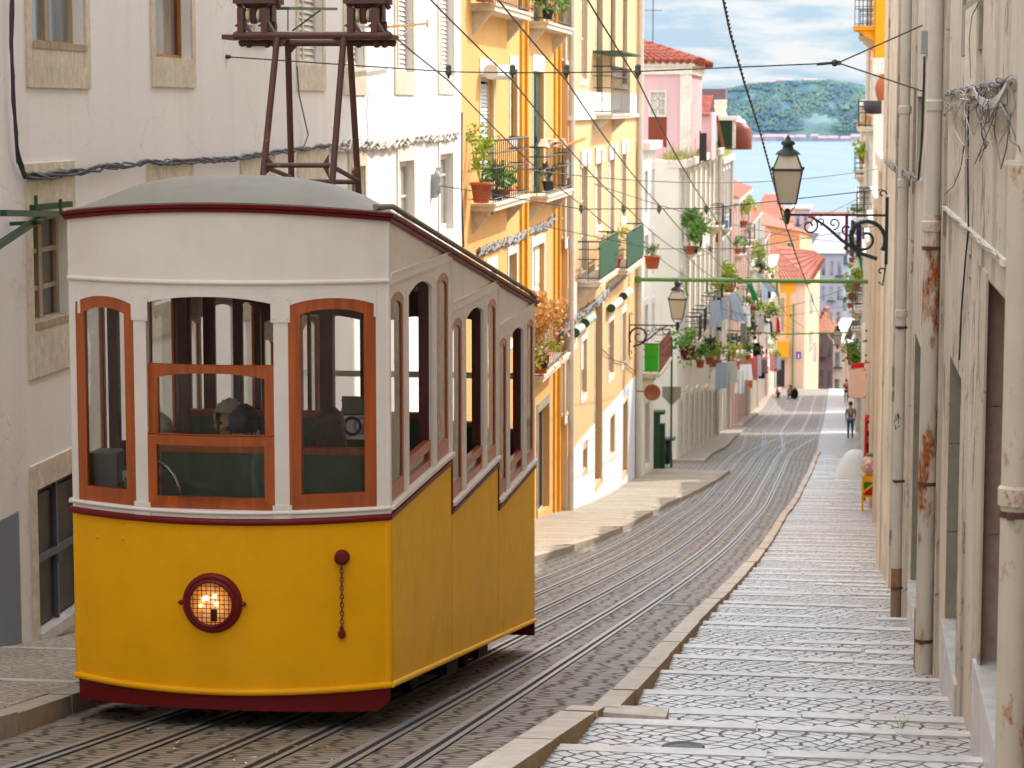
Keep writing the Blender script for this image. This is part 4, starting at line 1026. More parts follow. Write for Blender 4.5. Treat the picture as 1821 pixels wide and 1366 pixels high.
# ============ the white house beside the tram
F1 = Fac(-5.83, -.0163)
st = M['limestone']
w1 = [
 F1.win(47, 146, -215, 84, 'sash', sur=(.12, .13, .3, .30), msur=st, mf=M['frame_old'], pm=M['pane_blue'], nv=1, nh=1, sill=True, w=.07, label='peeling upper window with pale curtain behind the glass'),
 F1.win(269, 337, -190, 100, 'sash', sur=(.12, .13, .3, .27), msur=st, mf=M['gold_frame'], pm=M['curtain'], nv=0, nh=0, w=.035, label='upper window with honey wooden frame and yellowed curtain'),
 F1.win(428, 466, -150, 62, 'shutter', sur=(.1, .1, .2, .1), msur=st),
 F1.win(528, 572, -120, 114, 'shutter', sur=(.13, .14, .3, .3), msur=st),
 F1.win(612, 645, -100, 118, 'shutter', sur=(.14, .14, .3, .36), msur=st),
 F1.win(703, 733, -84, 126, 'shutter', sur=(.16, .16, .3, .34), msur=st),
 F1.win(780, 805, -70, 133, 'shutter', sur=(.16, .16, .3, .31), msur=st),
 F1.win(54, 124, 385, 588, 'sash', sur=(.12, .13, .4, .37), msur=st, mf=M['frame_old'], pm=M['pane_dark'], nv=1, nh=2, sill=True, label='old four pane window beside the tram front'),
 F1.win(268, 337, 372, 545, 'sash', sur=(.12, .13, .42, .3), msur=st, mf=M['frame_old'], nv=1, nh=2),
 F1.win(432, 484, 350, 520, 'sash', sur=(.13, .14, .40, .3), msur=st, mf=M['frame_old'], nv=1, nh=2),
 F1.win(532, 576, 325, 480, 'sash', sur=(.13, .14, .40, .3), msur=st, nv=1, nh=1),
 F1.win(622, 648, 298, 440, 'sash', sur=(.14, .14, .36, .3), msur=st, nv=1, nh=1),
 F1.win(708, 735, 288, 420, 'sash', sur=(.15, .15, .22, .3), msur=M['limestone_pale'], pm=M['pane_light'], nv=1, nh=1, w=.09),
 F1.win(781, 804, 275, 415, 'sash', sur=(.16, .16, .2, .3), msur=M['limestone_pale'], pm=M['pane_light'], nv=0, nh=1, hf=[.72], w=.1),
 F1.win(62, 150, 872, 1141, 'door', sur=(.115, .12, .2, 0), msur=st, md=M['door_dark'], n=2, d=.1, label='dark boarded door with a grey cross rail'),
]
YE1 = F1.hit(820, 300).y
house_1 = house('white_house', 'white plastered house with stone window surrounds, behind the tram', F1, -12, YE1, 6.5, M['white_wall'], w1)
mb = MB(); ye = F1.hit(33, 1000).y; zt_ = F1.hit(33, 908).z; mbox(mb, F1.mp, -12, ye, gz(ye) - .5, zt_, -.012, .003); mb.build('plinth', M['grey_plinth'], house_1)
dw = w1[-1]; mb = MB(); q0 = F1.hit(64, 1002); mbox(mb, F1.mp, dw['u0'], dw['u1'], q0.z - .03, q0.z + .02, .02, .06)
c_ = (dw['u0'] + dw['u1']) / 2; mbox(mb, F1.mp, c_ - .02, c_ + .02, dw['zb'], dw['zt'], .025, .06); mb.build('cross_rail', M['paint_slate'], house_1)
mb = MB(); zz = dw['zb']; mbox(mb, F1.mp, dw['u0'], dw['u1'] + .3, zz - .05, zz + .04, -.04, .1); mb.build('door_step', M['step_stone'], house_1)
# ============ the yellow house with balconies
F2 = Fac(-6.55)
lp = M['limestone_pale']; Y2a = YE1 + .01; Y2b = F2.hit(994, 500).y
w2 = [
 F2.win(853, 877, 138, 388, 'shutter', sur=(.06, .06, .35, 0), msur=lp, two=False),
 F2.win(907, 919, 122, 250, 'sash', sur=(.12, .12, .25, .12), msur=lp, mf=M['door_green'], nv=0, nh=1),
 F2.win(947, 966, 126, 348, 'door', sur=(.1, .1, .36, 0), msur=lp, md=M['door_green'], d=.1),
 F2.win(853, 877, -230, 18, 'shutter', sur=(.06, .06, .3, 0), msur=lp, two=False),
 F2.win(947, 966, -170, 42, 'door', sur=(.1, .1, .3, 0), msur=lp, md=M['door_green'], d=.1),
 F2.win(866, 882, 485, 640, 'sash', sur=(.13, .13, .25, .15), msur=lp, nv=1, nh=1),
 F2.win(904, 918, 455, 610, 'sash', sur=(.16, .16, .22, .15), msur=lp, mf=M['frame_white'], nv=0, nh=1),
 F2.win(946, 967, 440, 668, 'door', sur=(.16, .16, .22, 0), msur=lp, md=M['frame_white'], d=.12),
 F2.win(956, 975, 735, 925, 'dark', sur=(.2, .14, .2, 0), msur=M['greystone']),
]
house_2 = house('yellow_house', 'deep yellow house with iron plant balconies, next to the white house', F2, Y2a, Y2b, 6.5, M['yellow_wall'], w2)
for l, r_ in ((924, 936), (984, 994)):
    a_, b_ = F2.hit(l, 400).y, F2.hit(r_, 400).y; mb = MB(); mbox(mb, F2.mp, a_ + .02, b_, gz(b_) + .2, 6.4, -.05, .003); mbox(mb, F2.mp, (a_ + b_) / 2 - .1, (a_ + b_) / 2 + .12, gz(b_) + .2, 6.4, -.11, -.049)
    mb.build('pilaster', M['golden'], house_2)
def balc_px(F, par, xl, xr, y, proj, hy, **k):
    p = F.hit(xl, y); q = F.hit(xr, y); hr = F.hit(xl, y).z; top = F.hit(xl, hy).z
    return balcony(F, par, p.y, q.y, p.z, proj, top - p.z, **k), p, q
B21, p21, q21 = balc_px(F2, house_2, 838, 905, 362, .42, 250)
B22, p22, q22 = balc_px(F2, house_2, 938, 985, 348, .42, 262)
B23, p23, q23 = balc_px(F2, house_2, 838, 906, 5, .42, -110)
B24, p24, q24 = balc_px(F2, house_2, 938, 985, 38, .42, -50)
B25, p25, q25 = balc_px(F2, house_2, 930, 980, 668, .42, 575)
mb = MB(); p = F2.hit(853, 128); q = F2.hit(884, 128); mb.tube([F2.mp(p.y - .1, p.z, -.22), F2.mp(q.y, p.z + .02, -.22)], .14, 12); mb.build('rolled_awning', M['cloth_white'], house_2)
# ============ the long ochre house
F3 = Fac(-6.36); Y3a = Y2b + .01; Y3b = F3.hit(1131, 500).y
w3 = []
for l, r_, t, b_, k, kw in ((1007, 1016, -60, 108, 'sash', dict(blind=.6)), (1033, 1044, -80, 140, 'sash', {}), (1060, 1071, -60, 195, 'door', dict(md=M['door_green'])), (1085, 1094, -40, 125, 'sash', dict(mf=M['door_green'])), (1107, 1115, -30, 150, 'sash', dict(mf=M['door_green']))):
    w3.append(F3.win(l, r_, t, b_, k, nv=0, nh=2, sur=(.13, .13, .2, .16), msur=lp, **kw))
for l, r_, t, b_, k, kw in ((1006, 1015, 318, 425, 'sash', {}), (1033, 1044, 298, 487, 'sash', {}), (1059, 1069, 292, 404, 'shutter', dict(two=False)), (1083, 1092, 285, 468, 'shutter', dict(two=False)), (1105, 1113, 275, 388, 'sash', {})):
    w3.append(F3.win(l, r_, t, b_, k, nv=0, nh=2, sur=(.15, .15, .0, .22), msur=lp, pm=M['pane_blue'], **kw))
for l, r_, t, b_, k, kw in ((1005, 1015, 640, 742, 'shutter', dict(two=False)), (1033, 1043, 610, 708, 'sash', dict(blind=.55)), (1058, 1070, 545, 868, 'door', dict(md=M['door_brown'], d=.2)), (1082, 1091, 575, 672, 'sash', {}), (1105, 1113, 560, 650, 'shutter', dict(two=False)),
                            (1009, 1017, 835, 878, 'dark', {}), (1035, 1043, 805, 842, 'dark', {}), (1084, 1092, 745, 815, 'sash', {}), (1107, 1115, 720, 848, 'door', dict(md=M['door_brown'], d=.16))):
    w3.append(F3.win(l, r_, t, b_, k, nv=0, nh=1, sur=(.12, .12, .18, .16 if k != 'door' else 0) if k != 'dark' else None, msur=lp, **kw))
house_3 = house('ochre_house', 'long ochre house with white lintel blocks, green balconies and pale plinth', F3, Y3a, Y3b, 4.6, M['ochre_wall'], w3)
# pale plinth that follows the slope, cut round the openings
mb = MB(); pl0, pl1 = F3.hit(996, 825), F3.hit(1130, 668)
ztp = lambda u: pl0.z + (pl1.z - pl0.z) * (u - pl0.y) / (pl1.y - pl0.y)
holed(mb, lambda u, z, d: F3.mp(u, z, d - .025), Y3a, Y3b, lambda u: gz(u) - .3, ztp, [dict(u0=o['u0'] - .13 * (o['kind'] != 'dark'), u1=o['u1'] + .13 * (o['kind'] != 'dark'), zb=o['zb'] - .17, zt=min(o['zt'] + .19, ztp(o['u0']) - .02) if o['zt'] + .19 < ztp(o['u0']) else ztp(o['u0']) + .4) for o in w3[10:] if o['zb'] < ztp(o['u0'])], .03, 2.0)
mb.build('plinth', M['bluewhite'], house_3)
for o in w3[5:10]:                            # lintel blocks
    mb = MB(); c = (o['u0'] + o['u1']) / 2; mbox(mb, F3.mp, o['u0'] - .22, o['u1'] + .22, o['zt'] + .01, o['zt'] + .42, -.05, .003); mbox(mb, F3.mp, c + .1, c + .75, o['zt'] + .06, o['zt'] + .36, -.1, -.049); mb.build('lintel_block', lp, house_3)
b0, b1 = F3.hit(996, 160), F3.hit(1128, 150); mb = MB(); mbox(mb, F3.mp, Y3a + .02, Y3b - .02, F3.hit(996, 207).z, b0.z, -.03, .003); mbox(mb, F3.mp, Y3a + .02, Y3b - .02, F3.hit(996, 207).z - .1, F3.hit(996, 207).z, -.1, .003); mb.build('string_course', lp, house_3)
B31, p31, q31 = balc_px(F3, house_3, 1054, 1090, 203, .5, 118, t=.12)
B32, p32, q32 = balc_px(F3, house_3, 1027, 1062, 500, .55, 430, panel=M['panel_green'])
B33, p33, q33 = balc_px(F3, house_3, 1080, 1112, 480, .55, 415, panel=M['panel_green'])
mb = MB(); mbox(mb, F3.mp, p31.y - .1, q31.y + .2, F3.hit(1054, 118).z + .35, F3.hit(1054, 118).z + .4, -.75, 0); mb.build('canopy', M['panel_green'], house_3)
mb = MB(); mbox(mb, F3.mp, Y3a + .03, F3.hit(1024, 600).y, F3.hit(996, 575).z - .9, F3.hit(996, 520).z, -.03, .003); mb.build('render_patch', M['cream_wall'], house_3)
for xl, xr, y in ((1012, 1030, 592), (1030, 1050, 575), (1078, 1098, 548), (1100, 1116, 527)):
    p, q = F3.hit(xl, y), F3.hit(xr, y); mb = MB(); mb.tube([F3.mp(p.y, p.z, -.14), F3.mp(q.y - .9, p.z, -.14)], .115, 12); mb.tube([F3.mp(p.y - .02, p.z, -.14), F3.mp(p.y + .01, p.z, -.14)], .12, 12, 1); mb.build('rolled_awning', [M['limestone'] if xl > 1060 else M['awning_teal'], M['iron_green']], house_3)
drainpipe(F3, house_3, 0, Y3b - .25, gz(Y3b) + .1, 4.5, .1, M['pipe_pale'], .12)
drainpipe(F3, house_3, 0, Y3a + .12, gz(Y3a) + .1, 4.5, .07, M['pipe_pale'], .09)
# ============ narrow cream house and its neighbours down the west side
F4 = Fac(-6.2); Y4a = Y3b + .01; Y4b = 81.0
w4 = []
for t, h_ in ((305, 75), (420, 80), (545, 75)):
    w4 += [F4.win(1146, 1151, t, t + h_, 'door', md=M['door_brown'], sur=(.15, .15, .2, .0), msur=lp), F4.win(1159, 1163, t - 4, t + h_ - 8, 'door', md=M['frame_white'], sur=(.15, .15, .2, 0), msur=lp)]
w4.append(F4.win(1147, 1154, 720, 836, 'door', md=M['door_green'], sur=(.12, .12, .2, 0), msur=lp))
house_4 = house('cream_house', 'narrow cream house with brown shutters and a reddish balcony at the side street corner', F4, Y4a, Y4b, F4.hit(1140, 268).z, M['cream_wall'], w4)
B41, p41, q41 = balc_px(F4, house_4, 1143, 1165, 664, .55, 612, mrail=M['paint_redbrown'])
mb = MB(); p = F4.hit(1143, 664); mbox(mb, F4.mp, p.y + .02, p.y + .05, p.z + .05, p.z + .95, -.5, -.05); mb.build('green_screen', M['paint_grass'], house_4)
mb = MB(); mbox(mb, F4.mp, Y4a + .01, Y4b + .03, F4.hit(1140, 268).z + .003, F4.hit(1140, 268).z + .25, -.25, .3); mb.build('cornice', lp, house_4)
mb = MB(); p = F4.hit(1160, 698, -.55); 
mb.lathe((p.x, p.y, p.z), [(.001, .07), (.12, .055), (.24, .0), (.255, -.01), (.24, .015), (.001, .085)], 20, axis='y'); mb.beam((p.x, p.y + .1, p.z), (p.x - .5, p.y + .3, p.z), .04, .04)
mb.build('satellite_dish', M['paint_brown'], label='brown satellite dish on the cream corner house', cat='satellite dish')
def generic_house(name, label, F, Y0, Y1, ztop, mat, floors, pitch, ww, hh, storey, first, doors=True, mw=('sash',), depth=7, balc=(), seed=0, bal_mat=None, plinth=None, cat='building', roofm=None, mf=None, pm=None, ground_h=2.3):
    rg = random.Random(seed); W = []; n_ = max(1, int((Y1 - Y0) / pitch)); bl = []
    zr = gz(Y0)
    for i in range(n_):
        c = Y0 + (Y1 - Y0) * (i + .5) / n_
        for f in range(floors):
            zb = ztop - first - hh - f * storey
            if zb < gz(c) + 2.9: continue
            k = rg.choice(mw); dd = (f, i) in balc
            if dd: bl.append((c, zb - .35))
            W.append(dict(u0=c - ww / 2, u1=c + ww / 2, zb=zb - (.35 if dd else 0), zt=zb + hh, kind=k, nv=1, nh=2, sur=(.16, .16, .18, .14), msur=lp, two=True, mf=mf or M['frame_white'], pm=pm or M['pane_dark'], proud=-.05))
        g0 = gz(c)
        W.append(dict(u0=c - ww / 2, u1=c + ww / 2, zb=g0 + .1, zt=g0 + ground_h + rg.uniform(-.1, .2), kind='door', md=rg.choice((M['door_brown'], M['door_dark'], M['door_green'])), sur=(.16, .16, .2, 0), msur=lp, proud=-.05))
    o = house(name, label, F, Y0, Y1, ztop, mat, W, depth, cat=cat)
    mb = MB(); mbox(mb, F.mp, Y0 - .03, Y1 + .006, ztop - .25, ztop + .02, -.28, .4); mb.build('cornice', lp, o)
    if roofm:
        mb = MB(); q = F.mp; e = -.35; h = 1.5
        mb.face([q(Y0 - .1, ztop + .03, e), q(Y1 + .1, ztop + .03, e), q(Y1 + .1, ztop + h, depth * .5), q(Y0 - .1, ztop + h, depth * .5)])
        mb.face([q(Y0 - .1, ztop + .03, depth), q(Y0 - .1, ztop + h, depth * .5), q(Y1 + .1, ztop + h, depth * .5), q(Y1 + .1, ztop + .03, depth)])
        for u in (Y0 - .1, Y1 + .1): mb.face([q(u, ztop + .03, e), q(u, ztop + h, depth * .5), q(u, ztop + .03, depth)])
        mb.build('roof', roofm, o)
    for c, z in bl: balcony(F, o, c - ww / 2 - .3, c + ww / 2 + .3, z, .55, .95, bal_mat, bars=.3)
    drainpipe(F, o, 0, Y1 - .15, gz(Y1) + .1, ztop - .3, .09, M['pipe_pale'], .12)
    return o
F5 = Fac(-5.85); zt5 = F5.hit(1196, 290).z
house_5 = generic_house('shuttered_white_house', 'white house with tall shuttered windows below a weedy roof terrace', F5, 87.6, 115, zt5, M['cream_wall'], 3, 3.1, 1.25, 2.5, 3.55, .55, mw=('sash', 'sash', 'shutter'), balc=((0, 1), (1, 1), (1, 2), (1, 4), (2, 0), (2, 3), (0, 6), (1, 6)), seed=2)
house_5b = generic_house('pale_terrace_house', 'pale house below the dark green roof shed, between two white terraces', Fac(-5.82), 115.02, 127, zt5 - .5, M['grey_wall'], 3, 2.9, 1.15, 2.3, 3.4, .7, balc=((0, 0), (1, 1), (1, 2), (2, 0), (2, 3)), seed=3)
mb = MB(); mbox(mb, F5.mp, 88, 126, gz(126) - .2, gz(88) + 2.0, -.012, .003) if False else None
F7 = Fac(-5.85)
house_6 = generic_house('rose_house', 'rose pink house with tiled roof beyond the lit alley', F7, 133.5, 152, F7.hit(1322, 340).z, M['rose_wall'], 3, 3.2, 1.2, 2.2, 3.1, .6, balc=((0, 0), (0, 2), (1, 1), (1, 3), (0, 4), (2, 2)), seed=4, roofm=M['tile_y'])
house_7 = generic_house('white_terraced_house', 'white terraced house hung with washing, beyond the rose pink house', F7, 152.02, 172, F7.hit(1345, 378).z, M['cream_wall'], 3, 3.2, 1.2, 2.2, 3.0, .6, balc=((0, 1), (1, 0), (1, 3), (0, 4), (1, 5)), seed=5, roofm=M['tile_y'])
house_8 = generic_house('pink_terraced_house', 'pale pink terraced house with window plants near the end of the street', F7, 172.02, 192, F7.hit(1358, 420).z, M['pink_wall'], 3, 3.4, 1.2, 2.2, 3.0, .6, balc=((0, 0), (1, 2), (1, 0)), seed=6, roofm=M['tile_y'])
house_9 = generic_house('small_white_house', 'small whitish house just before the salmon corner building', F7, 192.02, 219, F7.hit(1372, 470).z, M['cream_wall'], 3, 5.0, 1.3, 2.1, 3.0, .5, seed=7, balc=((0, 0),))
# attic storeys standing back on the roofs of the shuttered house
def tiled_roof(parent, pts, nrow, name='roof', mat=None):   # ridge-to-eave quad filled with half-round tile courses
    A, B, C_, D = [Vector(p) for p in pts]                  # eave a, eave b, ridge b, ridge a
    mb = MB(); mb.face([A, B, C_, D])
    for i in range(nrow):
        t = (i + .5) / nrow; a, b = A.lerp(B, t), D.lerp(C_, t); r_ = (B - A).length / nrow * .34
        n_ = 7; P = [a.lerp(b, j / n_) for j in range(n_ + 1)]
        for j in range(n_): mb.tube([P[j], P[j + 1]], [r_ * 1.15, r_ * .9], 6)
    return mb.build(name, mat or M['tile'], parent)
ya = 91.5; x0, x1 = on_y(1128, 200, ya).x, on_y(1226, 200, ya).x; zb_, ze = zt5 - .1, on_y(1200, 118, ya).z
att = empty('pink_attic_house', ((x0 + x1) / 2, ya, zb_), 'pink attic house with hipped tile roof, standing above the shuttered white house', 'building')
mb = MB(); wv = dict(u0=on_y(1153, 200, ya).x, u1=on_y(1186, 200, ya).x, zb=on_y(1160, 262, ya).z, zt=on_y(1160, 160, ya).z)
amp = lambda u, z, d: (u, ya + d, z)
holed(mb, amp, x0, x1, lambda u: zb_, lambda u: ze, [wv], .15, edges=False, back=False)
mb.face([(x1, ya, zb_), (x1, ya + 8, zb_), (x1, ya + 8, ze), (x1, ya, ze)]); mb.face([(x0, ya, zb_), (x0, ya, ze), (x0, ya + 8, ze), (x0, ya + 8, zb_)]); mb.face([(x0, ya + 8, zb_), (x0, ya + 8, ze), (x1, ya + 8, ze), (x1, ya + 8, zb_)])
mb.build('wall', M['pink_wall'], att)
mb = MB(); wt = dict(wv, zb=on_y(1160, 208, ya).z); ring(mb, amp, wt, .09, -.02, .12)
for k in (1,): c = (wt['u0'] + wt['u1']) / 2; mb.box(c - .03, c + .03, ya + .04, ya + .1, wt['zb'] + .05, wt['zt'] - .05)
for k in (1, 2): z = wt['zb'] + (wt['zt'] - wt['zb']) * k / 3; mb.box(wt['u0'] + .05, wt['u1'] - .05, ya + .04, ya + .1, z - .025, z + .025)
wf = mb.build('window', M['frame_white'], att); md = MB(); fill(md, amp, wt, .05, .1); md.build('pane', M['pane_light'], wf)
mb = MB(); mb.box(wv['u0'], wv['u1'], ya + .02, ya + .12, wv['zb'], wt['zb'] - .02); mb.build('panel', M['paint_redbrown'], att)
mb = MB(); mb.box(x0 - .15, x1 + .2, ya - .2, ya + 8.2, ze, ze + .16); mb.box(x0, x1 + .1, ya - .1, ya + 8.1, ze - .3, ze - .001); mb.box(x1 - .35, x1 + .06, ya - .05, ya + .3, zb_, ze - .3); mb.build('cornice', M['limestone_pale'], att)
xr_, zr_ = on_y(1135, 80, ya + 3).x - .3, on_y(1150, 70, ya + 3).z
tiled_roof(att, [(x0 - 1, ya - .3, ze + .18), (x1 + .35, ya - .3, ze + .18), (xr_, ya + 3.5, zr_), (x0 - 1, ya + 3.5, zr_)], 13)
tiled_roof(att, [(x1 + .35, ya - .3, ze + .18), (x1 + .35, ya + 8.3, ze + .18), (xr_, ya + 5, zr_), (xr_, ya + 3.5, zr_)], 20)
mb = MB(); mb.box(xr_ - .8, xr_ + .15, ya + 3.4, ya + 4.2, zr_ - .8, zr_ + .25); mb.build('chimney', M['tile'], att)
mb = MB(); p = on_y(1161, 60, ya + 4)
mb.tube([(p.x, p.y, zr_ - .4), (p.x, p.y, zr_ + 2.9)], .02, 5)
for dz, w in ((2.1, .45), (1.6, .9), (1.15, .35)): mb.tube([(p.x - w, p.y, zr_ + dz), (p.x + w, p.y, zr_ + dz)], .012, 4)
mb.build('aerial', M['wire'], label='thin television aerial on the roof of the pink attic house', cat='aerial')
# roof terrace clutter farther along
ty = 103.0
mb = MB(); 
def bx(px0, px1, py0, py1, Y, dep): a, b = on_y(px0, py1, Y), on_y(px1, py0, Y); return (a.x, b.x, Y, Y + dep, a.z, b.z)
sh = empty('roof_room', on_y(1252, 262, ty), 'small roof room with a tiled slope beside the pink attic house', 'building')
mb = MB(); mb.box(*bx(1232, 1266, 200, 285, ty, 4)); mb.build('wall', M['pink_wall'], sh)
a_ = on_y(1230, 205, ty); b_ = on_y(1262, 205, ty); c_ = on_y(1258, 170, ty + 3)
tiled_roof(sh, [(a_.x, ty - .2, a_.z), (b_.x, ty - .2, a_.z), (b_.x, ty + 3, c_.z), (a_.x, ty + 3, c_.z)], 8)
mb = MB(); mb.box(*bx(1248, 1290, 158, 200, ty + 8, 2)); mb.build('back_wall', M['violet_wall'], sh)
sh = empty('roof_shed', on_y(1292, 265, 108), 'dark green roof shed with pale lid and chimney on the terrace', 'shed')
mb = MB(); mb.box(*bx(1276, 1303, 214, 262, 108, 2.5)); mb.build('wall', M['door_green'], sh)
mb = MB(); mb.box(*bx(1262, 1312, 207, 214, 107.8, 3)); mb.build('lid', M['limestone_pale'], sh)
mb = MB(); mb.box(*bx(1302, 1308, 214, 264, 107.9, .3)); mb.build('jamb', M['frame_white'], sh)
mb = MB(); p = on_y(1281, 207, 109.5); mb.lathe((p.x, p.y, p.z), [(.32, 0), (.24, .22), (.24, .3), (.3, .45), (.26, .58), (.3, .72), (.2, .74)], 12); mb.build('chimney', M['limestone'], sh)
mb = MB(); mb.box(*bx(1253, 1266, 218, 262, 107.2, .4)); mb.build('cupboard', M['orange_wall'], sh)
mb = MB(); a_ = on_y(1274, 205, 106.8); b_ = on_y(1286, 262, 106.8); mb.beam(a_, b_, .12, .12); mb.build('plank', M['paint_brown'], sh)
mb = MB(); p = on_y(1313, 262, 112); mb.lathe((p.x, p.y, p.z - .1), [(.62, 0), (.62, .9), (.3, 1.25), (.001, 1.3)], 16); mb.build('water_tank', M['paint_redbrown'], label='rounded rust red water tank at the end of the roof terrace', cat='water tank')
mb = MB(); p = on_y(1317, 228, 112); mb.ball((p.x, p.y, p.z), .42, 10, sx=.8, rough=.12, rnd=random.Random(2)); mb.build('white_bundle', M['cloth_white'], label='white cloth bundle on the rust red water tank', cat='bundle')
mb = MB(); a_, b_ = on_y(1245, 232, 95.5), on_y(1252, 282, 95.5); mb.tube([(a_.x, 95.5, b_.z - .2), (a_.x, 95.5, a_.z)], .03, 5); mb.box(a_.x - .02, b_.x + .1, 95.4, 95.6, b_.z - .1, a_.z - .1) 
mb.build('terrace_post', M['iron'], label='dark slatted screen post on the weedy roof edge', cat='screen')
mb = MB(); rg = random.Random(21)
for k in range(2600):
    yy = rg.uniform(87.8, 126); x = -5.85 + rg.uniform(-.5, .22) - max(0, rg.gauss(0, .2)); z = zt5 + .02 - (.5 if yy > 115 else 0); h = rg.uniform(.1, .5) * (1 if rg.random() < .7 else 1.5) * (.5 + .5 * math.sin(yy * .9) ** 2); a = rg.uniform(0, 6.28); w = .03
    mb.face([(x - w * math.sin(a), yy - w * math.cos(a), z), (x + w * math.sin(a), yy + w * math.cos(a), z), (x + h * .4 * math.cos(a), yy + h * .4 * math.sin(a), z + h)])
mb.build('undergrowth', M['dry'], kind='stuff', origin=(0, 0, 0))
# ============ the end of the street: salmon corner building and what stands behind it
YS = 227.0
cor = empty('corner_building', (-5.5, YS, gz(YS)), 'salmon and orange corner building closing the street, with sloping tiled roof', 'building')
xa, xb = -8.5, on_y(1431, 600, YS).x; xe = on_y(1456, 600, 239).x; zE = on_y(1400, 502, YS).z; zG = gz(YS) - .5
amp = lambda u, z, d: (u, YS + d, z)
ow = [dict(u0=on_y(1388, 1, YS).x, u1=on_y(1402, 1, YS).x, zb=on_y(1395, 590, YS).z, zt=on_y(1395, 530, YS).z), dict(u0=on_y(1386, 1, YS).x, u1=on_y(1404, 1, YS).x, zb=gz(YS) + .1, zt=on_y(1395, 640, YS).z)]
mb = MB(); holed(mb, amp, xa, xb, lambda u: zG, lambda u: zE, ow, .2, edges=False, back=False)
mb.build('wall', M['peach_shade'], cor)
mb = MB(); mb.face([(xb, YS, zG), (xe, 239, zG - 1), (xe, 239, on_y(1456, 465, 239).z), (xb, YS, zE + .2)]); mb.face([(xe, 239, zG - 1), (xa, 250, zG - 1), (xa, 250, zE), (xe, 239, on_y(1456, 465, 239).z)]); mb.build('sunlit_wall', M['peach_wall'], cor)  # sun-facing side gets the brighter peach, light put into the colour
L = Vector((xe - xb, 239 - YS, 0)); nrm = Vector((L.y, -L.x, 0)).normalized()
for t0, t1, zt_, mm in ((.3, .55, 5.0, 0), (.3, .55, 8.6, 0), (.62, .85, 3.6, 0)):
    mb = MB(); a_ = Vector((xb, YS, gz(YS) + zt_ - 2)) + L * t0 + nrm * .03; b_ = Vector((xb, YS, gz(YS) + zt_ - 2)) + L * t1 + nrm * .03; mb.face([a_, b_, b_ + Vector((0, 0, 2)), a_ + Vector((0, 0, 2))]); mb.build('window', M['pane_light'], cor)
for i, o in enumerate(ow):
    mb = MB()
    if i == 0:
        for k in range(2): a_ = o['u0'] + (o['u1'] - o['u0']) * k / 2; mb.box(a_ + .02, a_ + (o['u1'] - o['u0']) / 2 - .02, YS + .1, YS + .16, o['zb'] + .02, o['zt'] - .02); [mb.box(a_ + .08, a_ + (o['u1'] - o['u0']) / 2 - .08, YS + .07, YS + .101, o['zb'] + .15 + j, o['zb'] + .75 + j) for j in (0, .9, 1.8)]
        mb.build('shutter', M['frame_old'], cor)
    else: mb.box(o['u0'], o['u1'], YS + .15, YS + .2, o['zb'], o['zt']); mb.build('door', M['door_dark'], cor)
mb = MB(); mb.box(xa, xb - .9, YS - .04, YS + .003, on_y(1395, 520, YS).z, on_y(1395, 504, YS).z); mb.box(on_y(1405, 1, YS).x, on_y(1412, 1, YS).x, YS - .04, YS + .003, on_y(1395, 600, YS).z, on_y(1395, 520, YS).z - .001); mb.box(xa, on_y(1411, 1, YS).x, YS - .9, YS + .003, on_y(1395, 634, YS).z, on_y(1395, 606, YS).z)
mb.build('orange_band', M['orange_wall'], cor)
ar = on_y(1372, 440, YS + 5)
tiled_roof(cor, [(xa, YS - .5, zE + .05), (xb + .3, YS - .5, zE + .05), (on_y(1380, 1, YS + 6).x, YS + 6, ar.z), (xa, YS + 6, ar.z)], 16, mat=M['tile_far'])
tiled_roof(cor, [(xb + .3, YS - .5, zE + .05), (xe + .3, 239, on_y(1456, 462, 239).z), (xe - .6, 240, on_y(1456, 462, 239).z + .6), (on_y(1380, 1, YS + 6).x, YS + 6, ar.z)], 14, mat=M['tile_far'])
mb = MB(); mb.box(on_y(1417, 1, YS).x, on_y(1419.5, 1, YS).x, YS - .25, YS - .1, gz(YS), on_y(1418, 540, YS).z); mb.build('creeper_pipe', M['bar_green'], cor)
ub = empty('orange_house', (-6.5, 246, -29), 'orange upper house with small square window, rising behind the salmon corner building', 'building')
yb = 246; u0_, u1_ = on_y(1368, 1, yb).x - 3, on_y(1428, 1, yb).x; ue = on_y(1450, 1, yb + 8).x
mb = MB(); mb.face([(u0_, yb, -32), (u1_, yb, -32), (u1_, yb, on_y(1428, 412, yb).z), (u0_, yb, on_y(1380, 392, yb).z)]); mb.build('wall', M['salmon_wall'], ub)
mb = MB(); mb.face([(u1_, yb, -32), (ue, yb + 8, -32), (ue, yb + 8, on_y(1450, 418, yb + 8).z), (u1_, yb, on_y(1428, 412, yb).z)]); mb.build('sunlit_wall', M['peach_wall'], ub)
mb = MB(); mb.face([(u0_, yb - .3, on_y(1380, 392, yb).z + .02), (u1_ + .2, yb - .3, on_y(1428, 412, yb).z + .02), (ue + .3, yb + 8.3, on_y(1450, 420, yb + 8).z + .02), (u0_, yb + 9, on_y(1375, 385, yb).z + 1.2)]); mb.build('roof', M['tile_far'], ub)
mb = MB(); amp = lambda u, z, d: (u, yb + d, z); o = dict(u0=on_y(1405, 1, yb).x, u1=on_y(1418, 1, yb).x, zb=on_y(1410, 447, yb).z, zt=on_y(1410, 431, yb).z); ring(mb, amp, o, .08, -.05, -.01); c = (o['u0'] + o['u1']) / 2; mb.box(c - .03, c + .03, yb - .04, yb - .01, o['zb'], o['zt']); z = (o['zb'] + o['zt']) / 2; mb.box(o['u0'], o['u1'], yb - .041, yb - .011, z - .03, z + .03)
f_ = mb.build('window', M['frame_white'], ub); md = MB(); md.box(o['u0'], o['u1'], yb - .02, yb - .004, o['zb'], o['zt']); md.build('pane', M['pane_dark'], f_)
